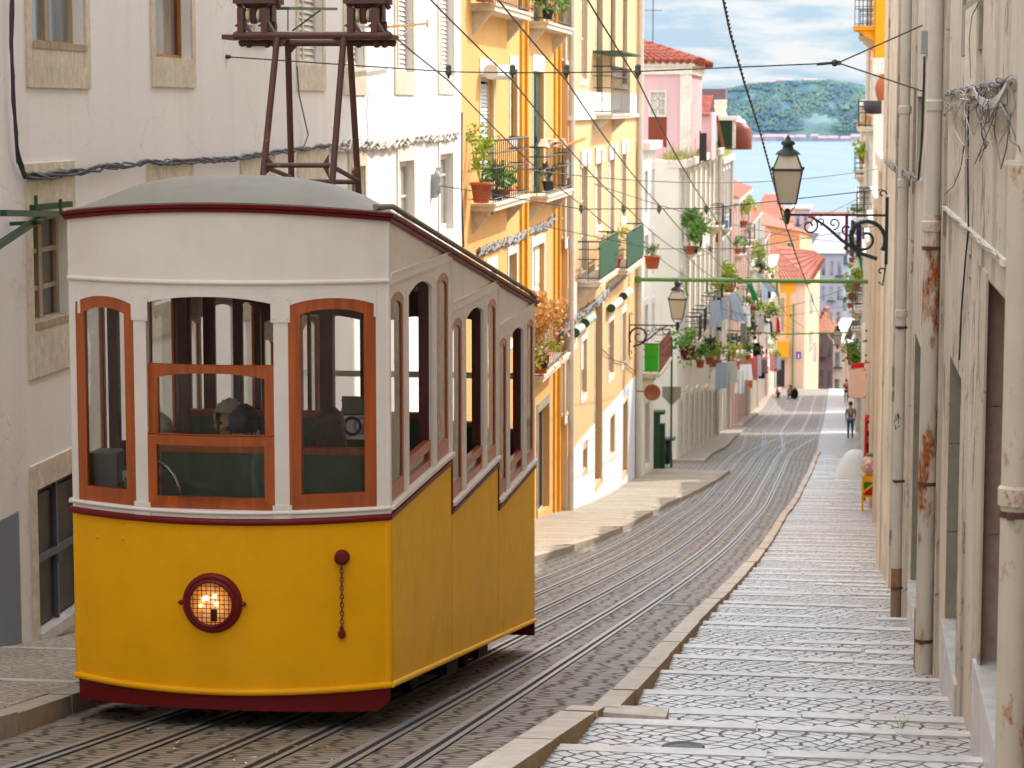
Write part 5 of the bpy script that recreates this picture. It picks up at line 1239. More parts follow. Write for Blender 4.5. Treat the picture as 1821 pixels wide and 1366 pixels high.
def far_block(name, label, px0, px1, pyt, Y, dep, mat, rows, cols, roofm=None, wc=None, win_h=.55):
    a_, b_ = on_y(px0, pyt, Y), on_y(px1, pyt, Y); z0 = gz(Y) - 6; o = empty(name, ((a_.x + b_.x) / 2, Y, gz(Y)), label, 'building')
    mb = MB(); mb.box(a_.x, b_.x, Y, Y + dep, z0, a_.z); mb.build('wall', mat, o)
    for r_ in range(rows):
        for c in range(cols):
            w = (b_.x - a_.x) / cols; x = a_.x + w * (c + .28); zt = a_.z - 1.0 - r_ * 3.1; mb = MB(); mb.box(x, x + w * .42, Y - .06, Y - .002, zt - 3.1 * win_h, zt); mb.build('window', wc or M['pane_blue'], o)
            if (r_ + c) % 3 == 0: mb = MB(); mb.box(x - .3, x + w * .42 + .3, Y - .8, Y - .004, zt - 3.1 * win_h - .12, zt - 3.1 * win_h - .02); mb.build('balcony', M['iron'], o)
    mb = MB(); mb.box(a_.x - .4, b_.x + .4, Y - .4, Y + dep + .4, a_.z, a_.z + .35) if not roofm else mb.hexa([(a_.x - .4, Y - .4, a_.z), (b_.x + .4, Y - .4, a_.z), (b_.x + .4, Y + dep, a_.z), (a_.x - .4, Y + dep, a_.z), (a_.x + 1, Y + dep * .4, a_.z + 2.4), (b_.x - 1, Y + dep * .4, a_.z + 2.4), (b_.x - 1, Y + dep * .6, a_.z + 2.4), (a_.x + 1, Y + dep * .6, a_.z + 2.4)])
    mb.build('roof', roofm or M['limestone_pale'], o); return o
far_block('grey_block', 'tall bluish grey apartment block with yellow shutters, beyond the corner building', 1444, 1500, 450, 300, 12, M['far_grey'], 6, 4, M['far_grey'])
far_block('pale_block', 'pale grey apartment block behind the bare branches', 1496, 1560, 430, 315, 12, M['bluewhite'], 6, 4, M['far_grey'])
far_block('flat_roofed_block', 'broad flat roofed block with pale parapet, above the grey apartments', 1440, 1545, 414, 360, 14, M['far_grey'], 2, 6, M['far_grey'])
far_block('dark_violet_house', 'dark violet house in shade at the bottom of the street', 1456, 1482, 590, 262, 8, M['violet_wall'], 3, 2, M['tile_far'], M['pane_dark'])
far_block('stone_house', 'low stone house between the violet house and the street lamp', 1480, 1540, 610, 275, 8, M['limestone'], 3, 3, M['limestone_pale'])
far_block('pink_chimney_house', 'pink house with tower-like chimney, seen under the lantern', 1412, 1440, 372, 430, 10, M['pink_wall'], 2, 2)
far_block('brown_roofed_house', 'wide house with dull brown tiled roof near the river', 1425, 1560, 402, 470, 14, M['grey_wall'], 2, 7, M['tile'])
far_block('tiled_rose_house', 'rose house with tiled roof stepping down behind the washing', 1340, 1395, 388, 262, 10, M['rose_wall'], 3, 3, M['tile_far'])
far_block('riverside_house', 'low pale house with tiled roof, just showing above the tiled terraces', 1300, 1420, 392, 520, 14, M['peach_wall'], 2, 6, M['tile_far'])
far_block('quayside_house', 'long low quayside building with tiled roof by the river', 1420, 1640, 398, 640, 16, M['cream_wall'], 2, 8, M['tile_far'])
# ------------------------------------------------------------------ the old wall on the east side
FR = Fac(RWA, RWB, -1)
def rw(px_l, px_r, yt, yb, kind, **k):       # pixel of far edge (left) and near edge (right)
    p, q = FR.hit(px_l, yt), FR.hit(px_l, yb); r_ = FR.hit(px_r, (yt + yb) / 2)
    o = dict(u0=r_.y, u1=p.y, zt=p.z, zb=q.z, kind=kind); o.update(k); return o
d1 = rw(1754, 1800, 492, 1232, 'door', md=M['door_brown'], d=.2)
d2 = rw(1689, 1712, 630, 1146, 'door', md=M['door_brown'], d=.24)
d3 = rw(1627, 1640, 590, 1085, 'door', md=M['door_dark'], d=.2)
u1_ = rw(1722, 1748, -160, 8, 'sash', d=.16, sur=(.14, .14, .2, .32), msur=M['greystone'], mf=M['frame_old'])
u2_ = rw(1632, 1640, 172, 318, 'dark', d=.2)
u3_ = rw(1690, 1702, -200, -60, 'sash', d=.16)
wr = [d1, d2, d3, u1_, u2_, u3_]
YR1 = 38.6
old = house('weathered_house', 'weathered beige house with flaking plaster and tall drainpipes along the stepped pavement', FR, -12, YR1, 12.5, M['right_wall'], wr, 7.0, .3)
for i, (o, mm) in enumerate(((d1, M['pinkstone']), (d2, M['greystone']), (d3, M['greystone']))):
    mb = MB(); mp = FR.mp                     # stone lining of the reveal on the far jamb and the lintel, with joints
    zz = o['zb']; H = (o['zt'] - o['zb']); k = 3
    for j in range(k): mbox(mb, mp, o['u1'] - .012, o['u1'] + .0, zz + H * j / k + .004, zz + H * (j + 1) / k - .004, .004, o['d'] - .03)
    mbox(mb, mp, o['u0'], o['u1'] - .013, o['zt'] - .012, o['zt'], .004, o['d'] - .03)
    mb.build('jamb_lining', mm, old)
    mb = MB(); mbox(mb, mp, o['u0'] + .002, o['u1'] - .002, gz(o['u1']) - .3, o['zb'] + .007, -.03, .215); mb.build('threshold', M['step_stone'], old)
# pilaster strips, mouldings
mb = MB()
for l, r_, pr in ((1664, 1676, .022), (1611, 1620, .03), (1577, 1592, .045), (1563, 1577, .07), (1739, 1753, .012), (1712, 1722, .012)):
    a_, b_ = FR.hit(r_, 700).y, FR.hit(l, 700).y
    top = 12.4 if l < 1700 else FR.hit(l, 1000).z
    mbox(mb, FR.mp, a_, min(b_, YR1), gz(b_) - .4, 12.4 if l < 1700 else FR.hit(1753, 480).z, -pr, .002)
mb.build('pilaster', M['right_wall'], old)
p, q = FR.hit(1673, 361), FR.hit(1790, 470); mb = MB(); mbox(mb, FR.mp, q.y, p.y, p.z - .02, p.z + .015, -.02, .003); mb.build('string_moulding', M['limestone_pale'], old)
p = FR.hit(1745, 60); mb = MB(); mbox(mb, FR.mp, FR.hit(1745, 100).y, FR.hit(1724, 100).y, FR.hit(1724, 172).z, FR.hit(1724, 20).z, -.03, .003); mb.build('stone_panel', M['limestone'], old)
# drainpipes
def rpipe(px, py, off, r, z0, z1, mat, label=None, joints=(), clamps=()):
    p = on_x(px, py, RWA - off, RWB); u = p.y; mb = MB(); c = FR.mp(u, 0, -off)
    mb.tube([(c[0], c[1], z0), (c[0], c[1], z1)], r, 16)
    for j in joints: mb.tube([(c[0], c[1], j - .07), (c[0], c[1], j)], [r * 1.18, r * 1.2], 16); mb.tube([(c[0], c[1], j), (c[0], c[1], j + .012)], [r * 1.2, r], 16, cap=False)
    o = mb.build('drainpipe', mat, old, label)
    for j in clamps:
        mb = MB(); mb.tube([(c[0], c[1], j - .014), (c[0], c[1], j + .014)], r * 1.08, 16, cap=False); mb.beam((c[0] + r, c[1] - .03, j), (c[0] + off + .01, c[1] - .03, j), .02, .024); mb.beam((c[0] - r * .4, c[1] - r * 1.05, j), (c[0] - r * .4, c[1] - r * 1.5, j), .03, .03)
        mb.build('pipe_clamp', M['collector'], o)
    return c
zp = lambda py, u: -(py - 190) * u / FPX
# near one, nearest camera
c1 = on_x(1806, 800, RWA - .07, RWB); u = c1.y; zz = lambda py: on_y(1806, py, u).z
rpipe(1809, 800, .072, .062, gz(u) - .1, zz(292), M['pipe_rust2'], 'flaking cast iron drainpipe nearest the camera', (zz(860),), (zz(905),)); 
mb = MB(); c = FR.mp(u, 0, -.072); mb.tube([(c[0] + .02, c[1], zz(286)), (c[0] + .02, c[1], 9)], .045, 12); mb.build('drainpipe', M['pipe_pale'], old)
mb = MB(); mb.tube([(c[0], c[1], zz(294)), (c[0], c[1], zz(286))], .07, 14); mb.build('pipe_collar', M['pipe_pale'], old)
c2 = on_x(1648, 800, RWA - .085, RWB); u = c2.y; zz2 = lambda py: on_y(1648, py, u).z
rpipe(1650, 800, .085, .068, gz(u) - .12, zz2(380), M['pipe_rust'], 'pale drainpipe streaked with orange rust', (zz2(392),), (zz2(438), zz2(852), zz2(1128)))
rpipe(1650, 800, .085, .058, zz2(380), 11.5, M['pipe_pale'], None, (zz2(180),), ())
c = FR.mp(u, 0, -.085); mb = MB(); mb.tube([(c[0], c[1], gz(u) - .12), (c[0], c[1], gz(u) + .5)], .07, 14); mb.build('pipe_foot', M['pipe_low'], old)
c3 = on_x(1600, 700, RWA - .1, RWB); u = c3.y; zz3 = lambda py: on_y(1600, py, u).z
rpipe(1600, 700, .1, .055, zz3(1010), 11.5, M['pipe_pale'], 'slim pale drainpipe farther along the weathered wall', (zz3(190), zz3(320), zz3(552)), (zz3(582), zz3(855), zz3(1045)))
c = FR.mp(u, 0, -.1); mb = MB(); mb.tube([(c[0], c[1], gz(u) - .1), (c[0], c[1], zz3(1010))], .058, 14); mb.build('pipe_foot', M['pipe_low'], old)
# scratched tags on two of the pipes
def scrawl(px, py, w, h, u, off, r, mat, seed):
    rg = random.Random(seed); mb = MB(); P = []
    for k in range(9):
        a = px + rg.uniform(-w, w); b = py + rg.uniform(-h, h); q = on_y(a, b, u - r); P.append((q.x, u - math.sqrt(max(1e-6, r * r - min(r * .95, abs(q.x - FR.mp(u, 0, -off)[0])) ** 2)) - .003, q.z))
    mb.tube(P, .0035, 4); return mb.build('painted_scrawl', mat, old)
scrawl(1596, 745, 6, 12, c3.y, .1, .055, M['paint_black'], 3); scrawl(1596, 760, 5, 6, c3.y, .1, .055, M['paint_black'], 8)
for k, py in enumerate((612, 648, 678, 722, 742)): scrawl(1805, py, 6, 7, c1.y, .072, .062, M['cloth_red'], 20 + k)
scrawl(1660, 805, 2, 26, c2.y, .085, .068, M['cloth_maroon'], 31)
mb = MB(); p = FR.hit(1650, 78); mbox(mb, FR.mp, p.y - .02, p.y + .32, FR.hit(1650, 95).z, FR.hit(1650, 55).z, -.06, .002); mb.build('junction_box', M['paint_greybox'], label='small grey metal junction box between the two tall drainpipes', cat='junction box')
# cables on the wall
W_ = lambda px, py, d=.03: FR.hit(px, py, -d)
bundle('wall_conduit', 'pale horizontal conduit carrying cables across the weathered wall', [W_(1682, 166), W_(1720, 158), W_(1752, 152), W_(1802, 143)], 4, .011, M['cable_grey'], .012, 'cable', 4)
rg = random.Random(14); mb = MB()
for k in range(26):                            # loose tangle hanging from the conduit
    t = rg.random(); px = 1684 + 118 * t; py = 165 - 20 * t; P = [W_(px, py, .04)]; nx, ny = px, py
    lim = 150 if 1715 < px < 1805 else 85
    for j in range(rg.randint(4, 8)):
        nx += rg.uniform(-16, 16); ny += rg.uniform(-8, lim / 4); nx = min(1812, max(1680, nx)); P.append(W_(nx, ny, rg.uniform(.02, .1)))
    if rg.random() < .5: P.append(W_(min(1812, max(1680, px + rg.uniform(-30, 30))), py + rg.uniform(5, 40), .05))
    Q = []
    for i in range(len(P) - 1):                # smooth
        p0, p1, p2, p3 = P[max(0, i - 1)], P[i], P[i + 1], P[min(len(P) - 1, i + 2)]
        for s_ in range(5):
            t_ = s_ / 5; Q.append(.5 * ((2 * p1) + (p2 - p0) * t_ + (2 * p0 - 5 * p1 + 4 * p2 - p3) * t_ ** 2 + (3 * p1 - p0 - 3 * p2 + p3) * t_ ** 3))
    Q.append(P[-1]); mb.tube(Q, rg.uniform(.002, .0036), 4, rg.choice((0, 0, 1, 2)))
for k in range(5):
    P = [W_(1728 + k, 156, .05)]; P += [W_(1728 + 68 * t / 8, 156 + (70 + 8 * k) * math.sin(math.pi * t / 8) * .45 - 16 * t / 8, .07) for t in range(1, 9)]; mb.tube(P, .007, 6, 2)
mb.build('cable_tangle', [M['cable_grey'], M['cable_dark'], M['cable_pale']], label='tangle of loose grey cables hanging on the weathered wall', cat='cable')
for k, (pts, lab, mm, r_) in enumerate((([(1722, 170), (1721, 300), (1722, 408), (1716, 470), (1709, 560), (1706, 640)], 'thin dark cable dropping straight down the weathered wall', 'cable_dark', .006),
    ([(1718, 175), (1716, 250), (1708, 300), (1695, 332), (1680, 345)], 'thin loose cable curving down to the rusty drainpipe', 'cable_grey', .004),
    ([(1741, 4), (1729, 28), (1724, 70), (1727, 140)], 'thin cable from the upper stone window to the cable tangle', 'cable_dark', .004),
    ([(1774, 180), (1768, 230), (1780, 300), (1790, 262), (1798, 200)], 'looped cable end hanging below the tangle', 'cable_grey', .004))):
    P = [W_(a, b, .03) for a, b in pts]; mb = MB(); mb.tube(P, r_, 5); mb.build('cable', M[mm], label=lab, cat='cable')
bundle('wall_cable', 'pale cable clipped along the string moulding of the weathered wall', [W_(1676, 370, .035), W_(1722, 408, .035), W_(1772, 455, .035)], 3, .007, M['cable_pale'], .01, 'cable', 6)
bundle('cable', 'thick black cable running up beside the dark wall slot', [W_(1634, 318, .04), W_(1640, 240, .04), W_(1644, 100, .04)], 2, .012, M['cable_dark'], .01, 'cable', 7)
bundle('cable', 'pale cable coil clipped round the slim drainpipe', [W_(1574, 285, .06), W_(1592, 300, .14), W_(1612, 310, .1), W_(1632, 318, .05)], 5, .008, M['cable_grey'], .03, 'cable', 9)
# lower neighbours, then the taller houses at the far end of the east side
FQ = Fac(1.0, 0, -1)  # low houses added mostly out of view, roof heights set to admit the sun
for nm, lb, ya, yb_, zt_, mm in (('low_stone_house', 'low stone fronted house just past the weathered house', YR1 + .05, 47, .1, M['limestone']), ('low_cream_house', 'first low cream house past the stone fronted one', 47.02, 55, -1.0, M['cream_wall']),
    ('shop_house', 'low grey house behind the gumball machine', 55.02, 63, -2.05, M['grey_wall']), ('low_beige_house', 'low peach coloured house behind the red rack', 63.02, 71, -3.0, M['peach_wall']), ('low_pole_house', 'low cream house beside the green gantry pole', 71.02, 79, -3.9, M['cream_wall']), ('low_grey_house', 'last low grey house before the tall yellow one', 79.02, 87, -4.7, M['grey_wall'])):
    generic_house(nm, lb, FQ, ya, yb_, zt_, mm, 2, 3.6, 1.2, 2.0, 2.9, .5, seed=31 + int(ya))
YY = 88.0; FY = Fac(1.08, 0, -1)
yh = generic_house('tall_yellow_house', 'tall yellow house with rounded cornice brackets, rising behind the weathered wall', FY, YY, 100, 9.0, M['cream_wall'], 6, 3.8, 1.2, 2.2, 3.3, .6, seed=41, balc=((1, 0), (2, 0), (3, 0), (4, 0), (2, 1), (3, 1)))
mb = MB(); z_ = on_y(1570, 112, YY).z; mb.box(1.06, 8, YY - .04, YY + .002, z_, 9.0); mb.box(1.05, 1.079, YY - .04, YY + 12, z_, 9.0); mb.build('painted_wall', M['orange_wall'], yh)
mb = MB(); a_ = on_y(1553, 118, YY - .2); b_ = on_y(1592, 95, YY - .2); mb.box(a_.x - .02, a_.x + 1.4, YY - .25, YY + .1, a_.z - .3, a_.z + .3); mb.box(a_.x + .1, a_.x + 1.4, YY - .2, YY + .1, a_.z - .7, a_.z - .3); mb.build('side_cornice', M['limestone_pale'], yh)
mb = MB(); p = on_y(1571, 150, YY - .3); mb.lathe((p.x, p.y, p.z - .35), [(.18, -.25), (.26, .0), (.3, .25), (.2, .5), (.1, .62), (.12, .7), (.001, .72)], 14); mb.build('terracotta_jar', M['terracotta'], label='orange pottery jar on the ledge of the tall yellow house', cat='jar')
balcony(FY, yh, YY + .1, YY + 2.4, on_y(1537, 46, YY).z, .75, 1.25, M['iron'], slab=M['orange_wall'], corbel=True, bars=.13)
mb = MB(); a_ = on_y(1557, 182, YY - 3); mb.lathe((a_.x, a_.y, a_.z - .25), [(.001, -.16), (.3, -.14), (.4, .0), (.42, .3), (.38, .3), (.36, .05), (.001, .0)], 14); mb.build('hanging_basket', M['pot_dark'], label='dark hanging basket below the pottery jar', cat='basket')
generic_house('pale_balcony_house', 'pale house with stacked balconies on the east side, past the tall yellow house', Fac(1.05, 0, -1), 100.02, 124, .3, M['cream_wall'], 5, 4.2, 1.2, 2.2, 3.2, .6, seed=42, balc=((0, 0), (0, 2), (1, 1), (2, 0), (2, 2), (1, 4), (3, 0), (3, 1), (3, 3), (4, 0)), depth=2.5)
generic_house('stone_balcony_house', 'stone coloured house with dark balconies farther down the east side', Fac(1.2, 0, -1), 131.5, 167, -5.5, M['limestone'], 4, 4.5, 1.2, 2.2, 3.1, .6, seed=43, balc=((0, 0), (0, 2), (1, 1), (1, 5), (2, 0)), depth=2.5)
generic_house('beige_end_house', 'beige house at the lower end of the east side', Fac(1.35, 0, -1), 174, 205, -14.5, M['peach_wall'], 3, 4.5, 1.2, 2.2, 3.0, .6, seed=44, balc=((0, 0), (1, 1)), roofm=M['tile_y'], depth=3)
# ------------------------------------------------------------------ lanterns on scrolled brackets
def spiral(c, r0, r1, a0, a1, n, ax):        # in the x-z plane at depth c.y
    return [(c[0] + ax * (r0 + (r1 - r0) * i / n) * math.cos(a0 + (a1 - a0) * i / n), c[1], c[2] + (r0 + (r1 - r0) * i / n) * math.sin(a0 + (a1 - a0) * i / n)) for i in range(n + 1)]
def lantern(label, wall, tip, body, S, group):
    # wall: bracket point on the wall, tip: end of the arm, body: base point of the lamp body; S: scale (1 = 0.62 m glass)
    wall, tip, body = Vector(wall), Vector(tip), Vector(body); ax = 1 if wall.x > tip.x else -1; L = abs(wall.x - tip.x)
    o = empty('street_lantern', wall, label, 'street lamp', group)
    mb = MB(); y = wall.y
    mb.box(min(tip.x, wall.x), max(tip.x, wall.x), y - .014 * S, y + .014 * S, tip.z - .018 * S, tip.z + .018 * S)
    mb.box(wall.x - .02 * S, wall.x + .03 * S, y - .03 * S, y + .03 * S, tip.z - .75 * S * L / 1.4, tip.z + .28 * S)
    k = L / 1.4; W = wall.x
    P = [(W - ax * .12 * k, y, tip.z - .62 * k), (W - ax * .34 * k, y, tip.z - .55 * k), (W - ax * .62 * k, y, tip.z - .36 * k), (W - ax * .85 * k, y, tip.z - .16 * k), (W - ax * 1.05 * k, y, tip.z - .03 * k)]
    mb.tube(P, [.028 * k, .026 * k, .024 * k, .02 * k, .014 * k], 6)
    mb.tube(spiral((W - ax * .3 * k, y, tip.z - .33 * k), .30 * k, .06 * k, -.6, 8.2, 40, ax), [.03 * k] * 20 + [.02 * k] * 21, 6)
    mb.tube(spiral((W - ax * 1.08 * k, y, tip.z - .16 * k), .13 * k, .03 * k, 1.4, 9.5, 26, -ax), .014 * k, 5)
    mb.tube(spiral((W - ax * .74 * k, y, tip.z - .12 * k), .09 * k, .02 * k, -1.6, 5.5, 20, ax), .012 * k, 5)
    mb.tube(spiral((W - ax * .93 * k, y, tip.z - .09 * k), .06 * k, .015 * k, -1.6, 4.5, 16, ax), .01 * k, 5)
    mb.tube(spiral((W - ax * .55 * k, y, tip.z - .2 * k), .12 * k, .03 * k, 2.2, 9.0, 20, -ax), .014 * k, 5)
    for s_, z_ in ((1, tip.z + .3 * k), (-1, tip.z - .8 * k)): mb.tube(spiral((W - ax * .06 * k, y, z_), .06 * k, .015 * k, 0, 5, 14, ax), .012 * k, 5)
    mb.tube([(W, y, tip.z - .7 * k), (W - ax * .04 * k, y, tip.z - 1.0 * k), (W - ax * .1 * k, y, tip.z - .95 * k)], .012 * k, 5)
    mb.lathe((tip.x, y, tip.z - .1 * S), [(.001, -.06 * S), (.03 * S, -.03 * S), (.045 * S, .05 * S), (.06 * S, .1 * S), (.05 * S, .16 * S), (.03 * S, .19 * S), (.001, .2 * S)], 12)
    mb.build('bracket', M['lamp_iron'], o)
    x, yy, z = body
    mb = MB()                                  # frame: fork, four posts, cap, finial
    for s_ in (-1, 1): mb.tube([(tip.x, y, tip.z + .04 * S), (tip.x + s_ * .06 * S, y, tip.z + .06 * S), (x + s_ * .12 * S, yy, z - .04 * S), (x + s_ * .125 * S, yy, z + .02 * S)], .01 * S, 6)
    b, t, h = .135 * S, .225 * S, .52 * S; hc = .24 * S; ct = .13 * S
    cr = [(-1, -1), (1, -1), (1, 1), (-1, 1)]
    for i, (sx, sy) in enumerate(cr):
        mb.tube([(x + sx * b, yy + sy * b, z), (x + sx * t, yy + sy * t, z + h)], .012 * S, 5); mb.tube([(x + sx * t, yy + sy * t, z + h), (x + sx * ct, yy + sy * ct, z + h + hc)], .012 * S, 5)
        nx, ny = cr[(i + 1) % 4]
        for q_, zz_, r_ in ((b, z, .014), (t, z + h, .02), (ct, z + h + hc, .016)): mb.tube([(x + sx * q_, yy + sy * q_, zz_), (x + nx * q_, yy + ny * q_, zz_)], r_ * S, 5)
        mb.ball((x + sx * t * 1.06, yy + sy * t * 1.06, z + h + .02 * S), .022 * S, 6)
    mb.lathe((x, yy, z + h + hc), [(.2 * S, -.01 * S), (.16 * S, .04 * S), (.09 * S, .08 * S), (.075 * S, .13 * S), (.11 * S, .15 * S), (.1 * S, .19 * S), (.05 * S, .21 * S), (.035 * S, .25 * S), (.012 * S, .29 * S), (.001, .29 * S)], 12)
    lf_ = mb.build('lamp_frame', M['lamp_iron'], o)
    mb = MB(); e = .006
    for i in range(4):
        (sx, sy), (nx, ny) = cr[i], cr[(i + 1) % 4]
        mb.face([(x + sx * b, yy + sy * b, z), (x + nx * b, yy + ny * b, z), (x + nx * t, yy + ny * t, z + h), (x + sx * t, yy + sy * t, z + h)])
        mb.face([(x + sx * t, yy + sy * t, z + h), (x + nx * t, yy + ny * t, z + h), (x + nx * ct, yy + ny * ct, z + h + hc), (x + sx * ct, yy + sy * ct, z + h + hc)])
    mb.build('lamp_glass', M['frost'], lf_)
    return o
u = 35.0; wl = FR.mp(u, 0, -.075); tp = on_y(1400, 382, u); bd = on_y(1400, 362, u)
lantern('large iron street lantern on a scrolled bracket, hung from the weathered wall', (wl[0], u, tp.z), tp, bd, .93, 'street lanterns on brackets')
u = 73.0; tp = on_y(1205, 579, u); bd = on_y(1205, 567, u)
lantern('smaller street lantern bracketed from the corner of the ochre house', (F3.mp(u, 0, 0)[0], u, tp.z), tp, bd, 1.16, 'street lanterns on brackets')
u = 140.0; tp = on_y(1489, 617, u); bd = on_y(1489, 613, u)
lantern('distant street lantern low on the east side, before the violet house', (1.2, u, tp.z), tp, bd, 1.1, 'street lanterns on brackets')
# ------------------------------------------------------------------ overhead line: spans across the street, four contact wires, support bar
def wire(name, label, pts, r, mat, cat='wire', group=None, sag=0.0, n=10):
    mb = MB(); P = []
    for a, b in zip(pts, pts[1:]):
        a, b = Vector(a), Vector(b)
        for i in range(n): t = i / n; q = a.lerp(b, t); q.z -= sag * 4 * t * (1 - t); P.append(q)
    P.append(Vector(pts[-1])); mb.tube(P, r, 5); return mb.build(name, mat, label=label, cat=cat, group=group)
WX = [-4.07, -3.40, -2.84, -2.10]; CWZ = [(8, 2.62), (25, .27), (39, -1.65), (53, -3.2), (75, -5.45), (104, -9.0), (125, -11.7), (170, -16.4)]
names = ['contact wire nearest the white house', 'second contact wire from the white house', 'third contact wire, above the far side of the tram', 'contact wire nearest the weathered wall']
def wx_(i, y):
    if y <= 104: return WX[i]
    t = min(1, (y - 104) / 21); return WX[i] + ((-4.6, -3.8, -1.6, -.8)[i] - WX[i]) * t
for i in range(4):
    P = []
    for (ya, za), (yb, zb2) in zip(CWZ, CWZ[1:]):
        for k in range(8): t = k / 8; yy = ya + (yb - ya) * t; P.append((wx_(i, yy), yy, za + (zb2 - za) * t - .12 * 4 * t * (1 - t) * (yb - ya) / 20))
    mb = MB(); mb.tube(P, .0085, 5); mb.build('overhead_wire', M['wire'], label=names[i] + ', running down the street', cat='wire', group='overhead tram wires')
def insulator_on(par, x, y, z):
    mb = MB(); mb.lathe((x, y, z), [(.01, -.07), (.016, -.04), (.034, -.025), (.036, .01), (.026, .02), (.032, .04), (.03, .06), (.012, .075)], 10); mb.build('insulator', M['insul'], par)
ysp = 25.0; lft = F1.hit(402, 101); node = on_y(1490, 112, 23.5); ra = FR.hit(1641, 45); rb = FR.hit(1646, 164)
mb = MB(); zA = .36; P = [Vector(lft), Vector((WX[0], ysp, zA)), Vector((WX[1], ysp, zA - .01)), Vector((WX[2], ysp, zA - .01)), Vector((WX[3], ysp, zA)), node]
mb.tube([p for p in P], .0075, 5); mb.tube([node, ra], .0075, 5); mb.tube([node, Vector(rb)], .0075, 5); mb.ball(node - Vector((.03, 0, 0)), .035, 10); mb.tube([node + Vector((.012 + .018 * math.cos(t), 0, .018 * math.sin(t))) for t in [R(a) for a in range(0, 360, 45)]], .006, 5, closed=True)
mb.tube([node - Vector((.2, 0, .012)), node - Vector((.06, 0, .0))], .014, 6); mb.ball(Vector(lft) + Vector((.02, 0, 0)), .04, 8, sz=.6)
sp1 = mb.build('span_wire', M['wire'], label='span wire tied from the white house to a forked end on the weathered wall', cat='wire', group='span wires across the street')
for x in WX: insulator_on(sp1, x, ysp, zA)
def span(y, z, xl_, xr_, zl, zr, label, ins=True):
    mb = MB(); mb.tube([(xl_, y, zl), (WX[0], y, z), (WX[3], y, z + .02), (xr_, y, zr)], .0085, 5); s_ = mb.build('span_wire', M['wire'], label=label, cat='wire', group='span wires across the street')
    if ins:
        for i in range(4): insulator_on(s_, wx_(i, y), y, z)
    return s_
la = F1.hit(768, 328)
span(la.y, -1.6, la.x, FR.mp(38, 0, 0)[0], la.z, on_y(1545, 336, la.y).z, 'second span wire, from a green bracket on the white house')
mb = MB(); p = la; mb.box(p.x - .01, p.x + .12, p.y - .08, p.y + .08, p.z - .12, p.z + .16); mb.beam(p + Vector((.05, -.1, -.2)), p + Vector((.1, .1, .25)), .08, .08); mb.lathe((p.x + .08, p.y, p.z), [(.001, -.2), (.07, -.12), (.05, 0), (.08, .1), (.04, .2), (.001, .22)], 8); mb.build('wall_bracket', M['paint_greybox'], label='pale green cast bracket on the white house holding a span wire', cat='bracket')
span(53, -3.1, -6.6, 1.1, -2.6, -2.5, 'third span wire, in front of the ochre house')
span(104, -8.9, -6.2, 1.2, -8.3, -8.3, 'distant span wire by the shuttered white house')
for (a, b, lb) in (((-6.6, 47, -1.15), (.95, 64, -1.6), 'slack telephone wire crossing high over the street'), ((-6.5, 62, -1.9), (1.0, 90, -5.0), 'thin telephone wire from the ochre house to the east side'), ((-6.2, 92, -5.8), (1.1, 110, -3.9), 'telephone wire beside the shuttered white house'), ((-6.2, 110, -9.6), (1.1, 118, -8.4), 'low telephone wire across the street below the green bar')):
    wire('telephone_wire', lb, [a, b], .012, M['wire'], group='telephone wires across the street', sag=.35)
P = []
for (a, b, Y) in ((1283, -20, 17.5), (1300, 62, 20.5), (1325, 150, 23.5), (1352, 235, 27.5), (1372, 310, 31.5), (1392, 385, 36), (1418, 460, 47), (1440, 520, 62), (1458, 566, 90)): P.append(on_y(a, b, Y))
mb = MB()
for k in range(2):
    Q = []
    for i, (a, b) in enumerate(zip(P, P[1:])):
        for j in range(40): t = j / 40; q = a.lerp(b, t); f = (i * 40 + j) * .85 + k * math.pi; Q.append(q + Vector((.008 * math.cos(f), 0, .011 * math.sin(f))))
    mb.tube(Q, .0075, 5)
mb.build('twisted_cable', M['cable_dark'], label='twisted dark cable hanging across the sky and passing behind the large lantern', cat='cable')
# cable bundles along the western facades
wp = lambda F, px, py, d=.05: F.hit(px, py, -d)
bundle('cable_bundle', 'black cable bundle dropping at the edge of the picture and running along the white house', [wp(F1, 22, -30), wp(F1, 20, 80), wp(F1, 24, 180), wp(F1, 32, 280), wp(F1, 44, 312), wp(F1, 72, 314), wp(F1, 160, 302), wp(F1, 250, 290), wp(F1, 400, 284), wp(F1, 500, 270), wp(F1, 590, 258)], 6, .011, M['cable_dark'], .022, 'cable', 2)
bundle('cable_bundle', 'grey wavy cable bundle on the sunlit part of the white house', [wp(F1, 592, 262), wp(F1, 640, 256), wp(F1, 690, 258), wp(F1, 740, 246), wp(F1, 790, 244), wp(F1, 818, 238)], 7, .02, M['cable_pale'], .06, 'cable', 3)  # same run continued in a pale colour, sunlight put into it
bundle('cable_bundle', 'grey cable bundle sagging across the yellow house', [wp(F2, 852, 450), wp(F2, 890, 434), wp(F2, 925, 422), wp(F2, 940, 412), wp(F2, 975, 400), wp(F2, 990, 385)], 7, .022, M['cable_grey'], .07, 'cable', 4)
bundle('cable_bundle', 'grey cable bundle climbing along the ochre house above the awnings', [wp(F3, 1000, 592), wp(F3, 1030, 560), wp(F3, 1060, 540), wp(F3, 1090, 508), wp(F3, 1128, 470)], 7, .03, M['cable_grey'], .09, 'cable', 5)
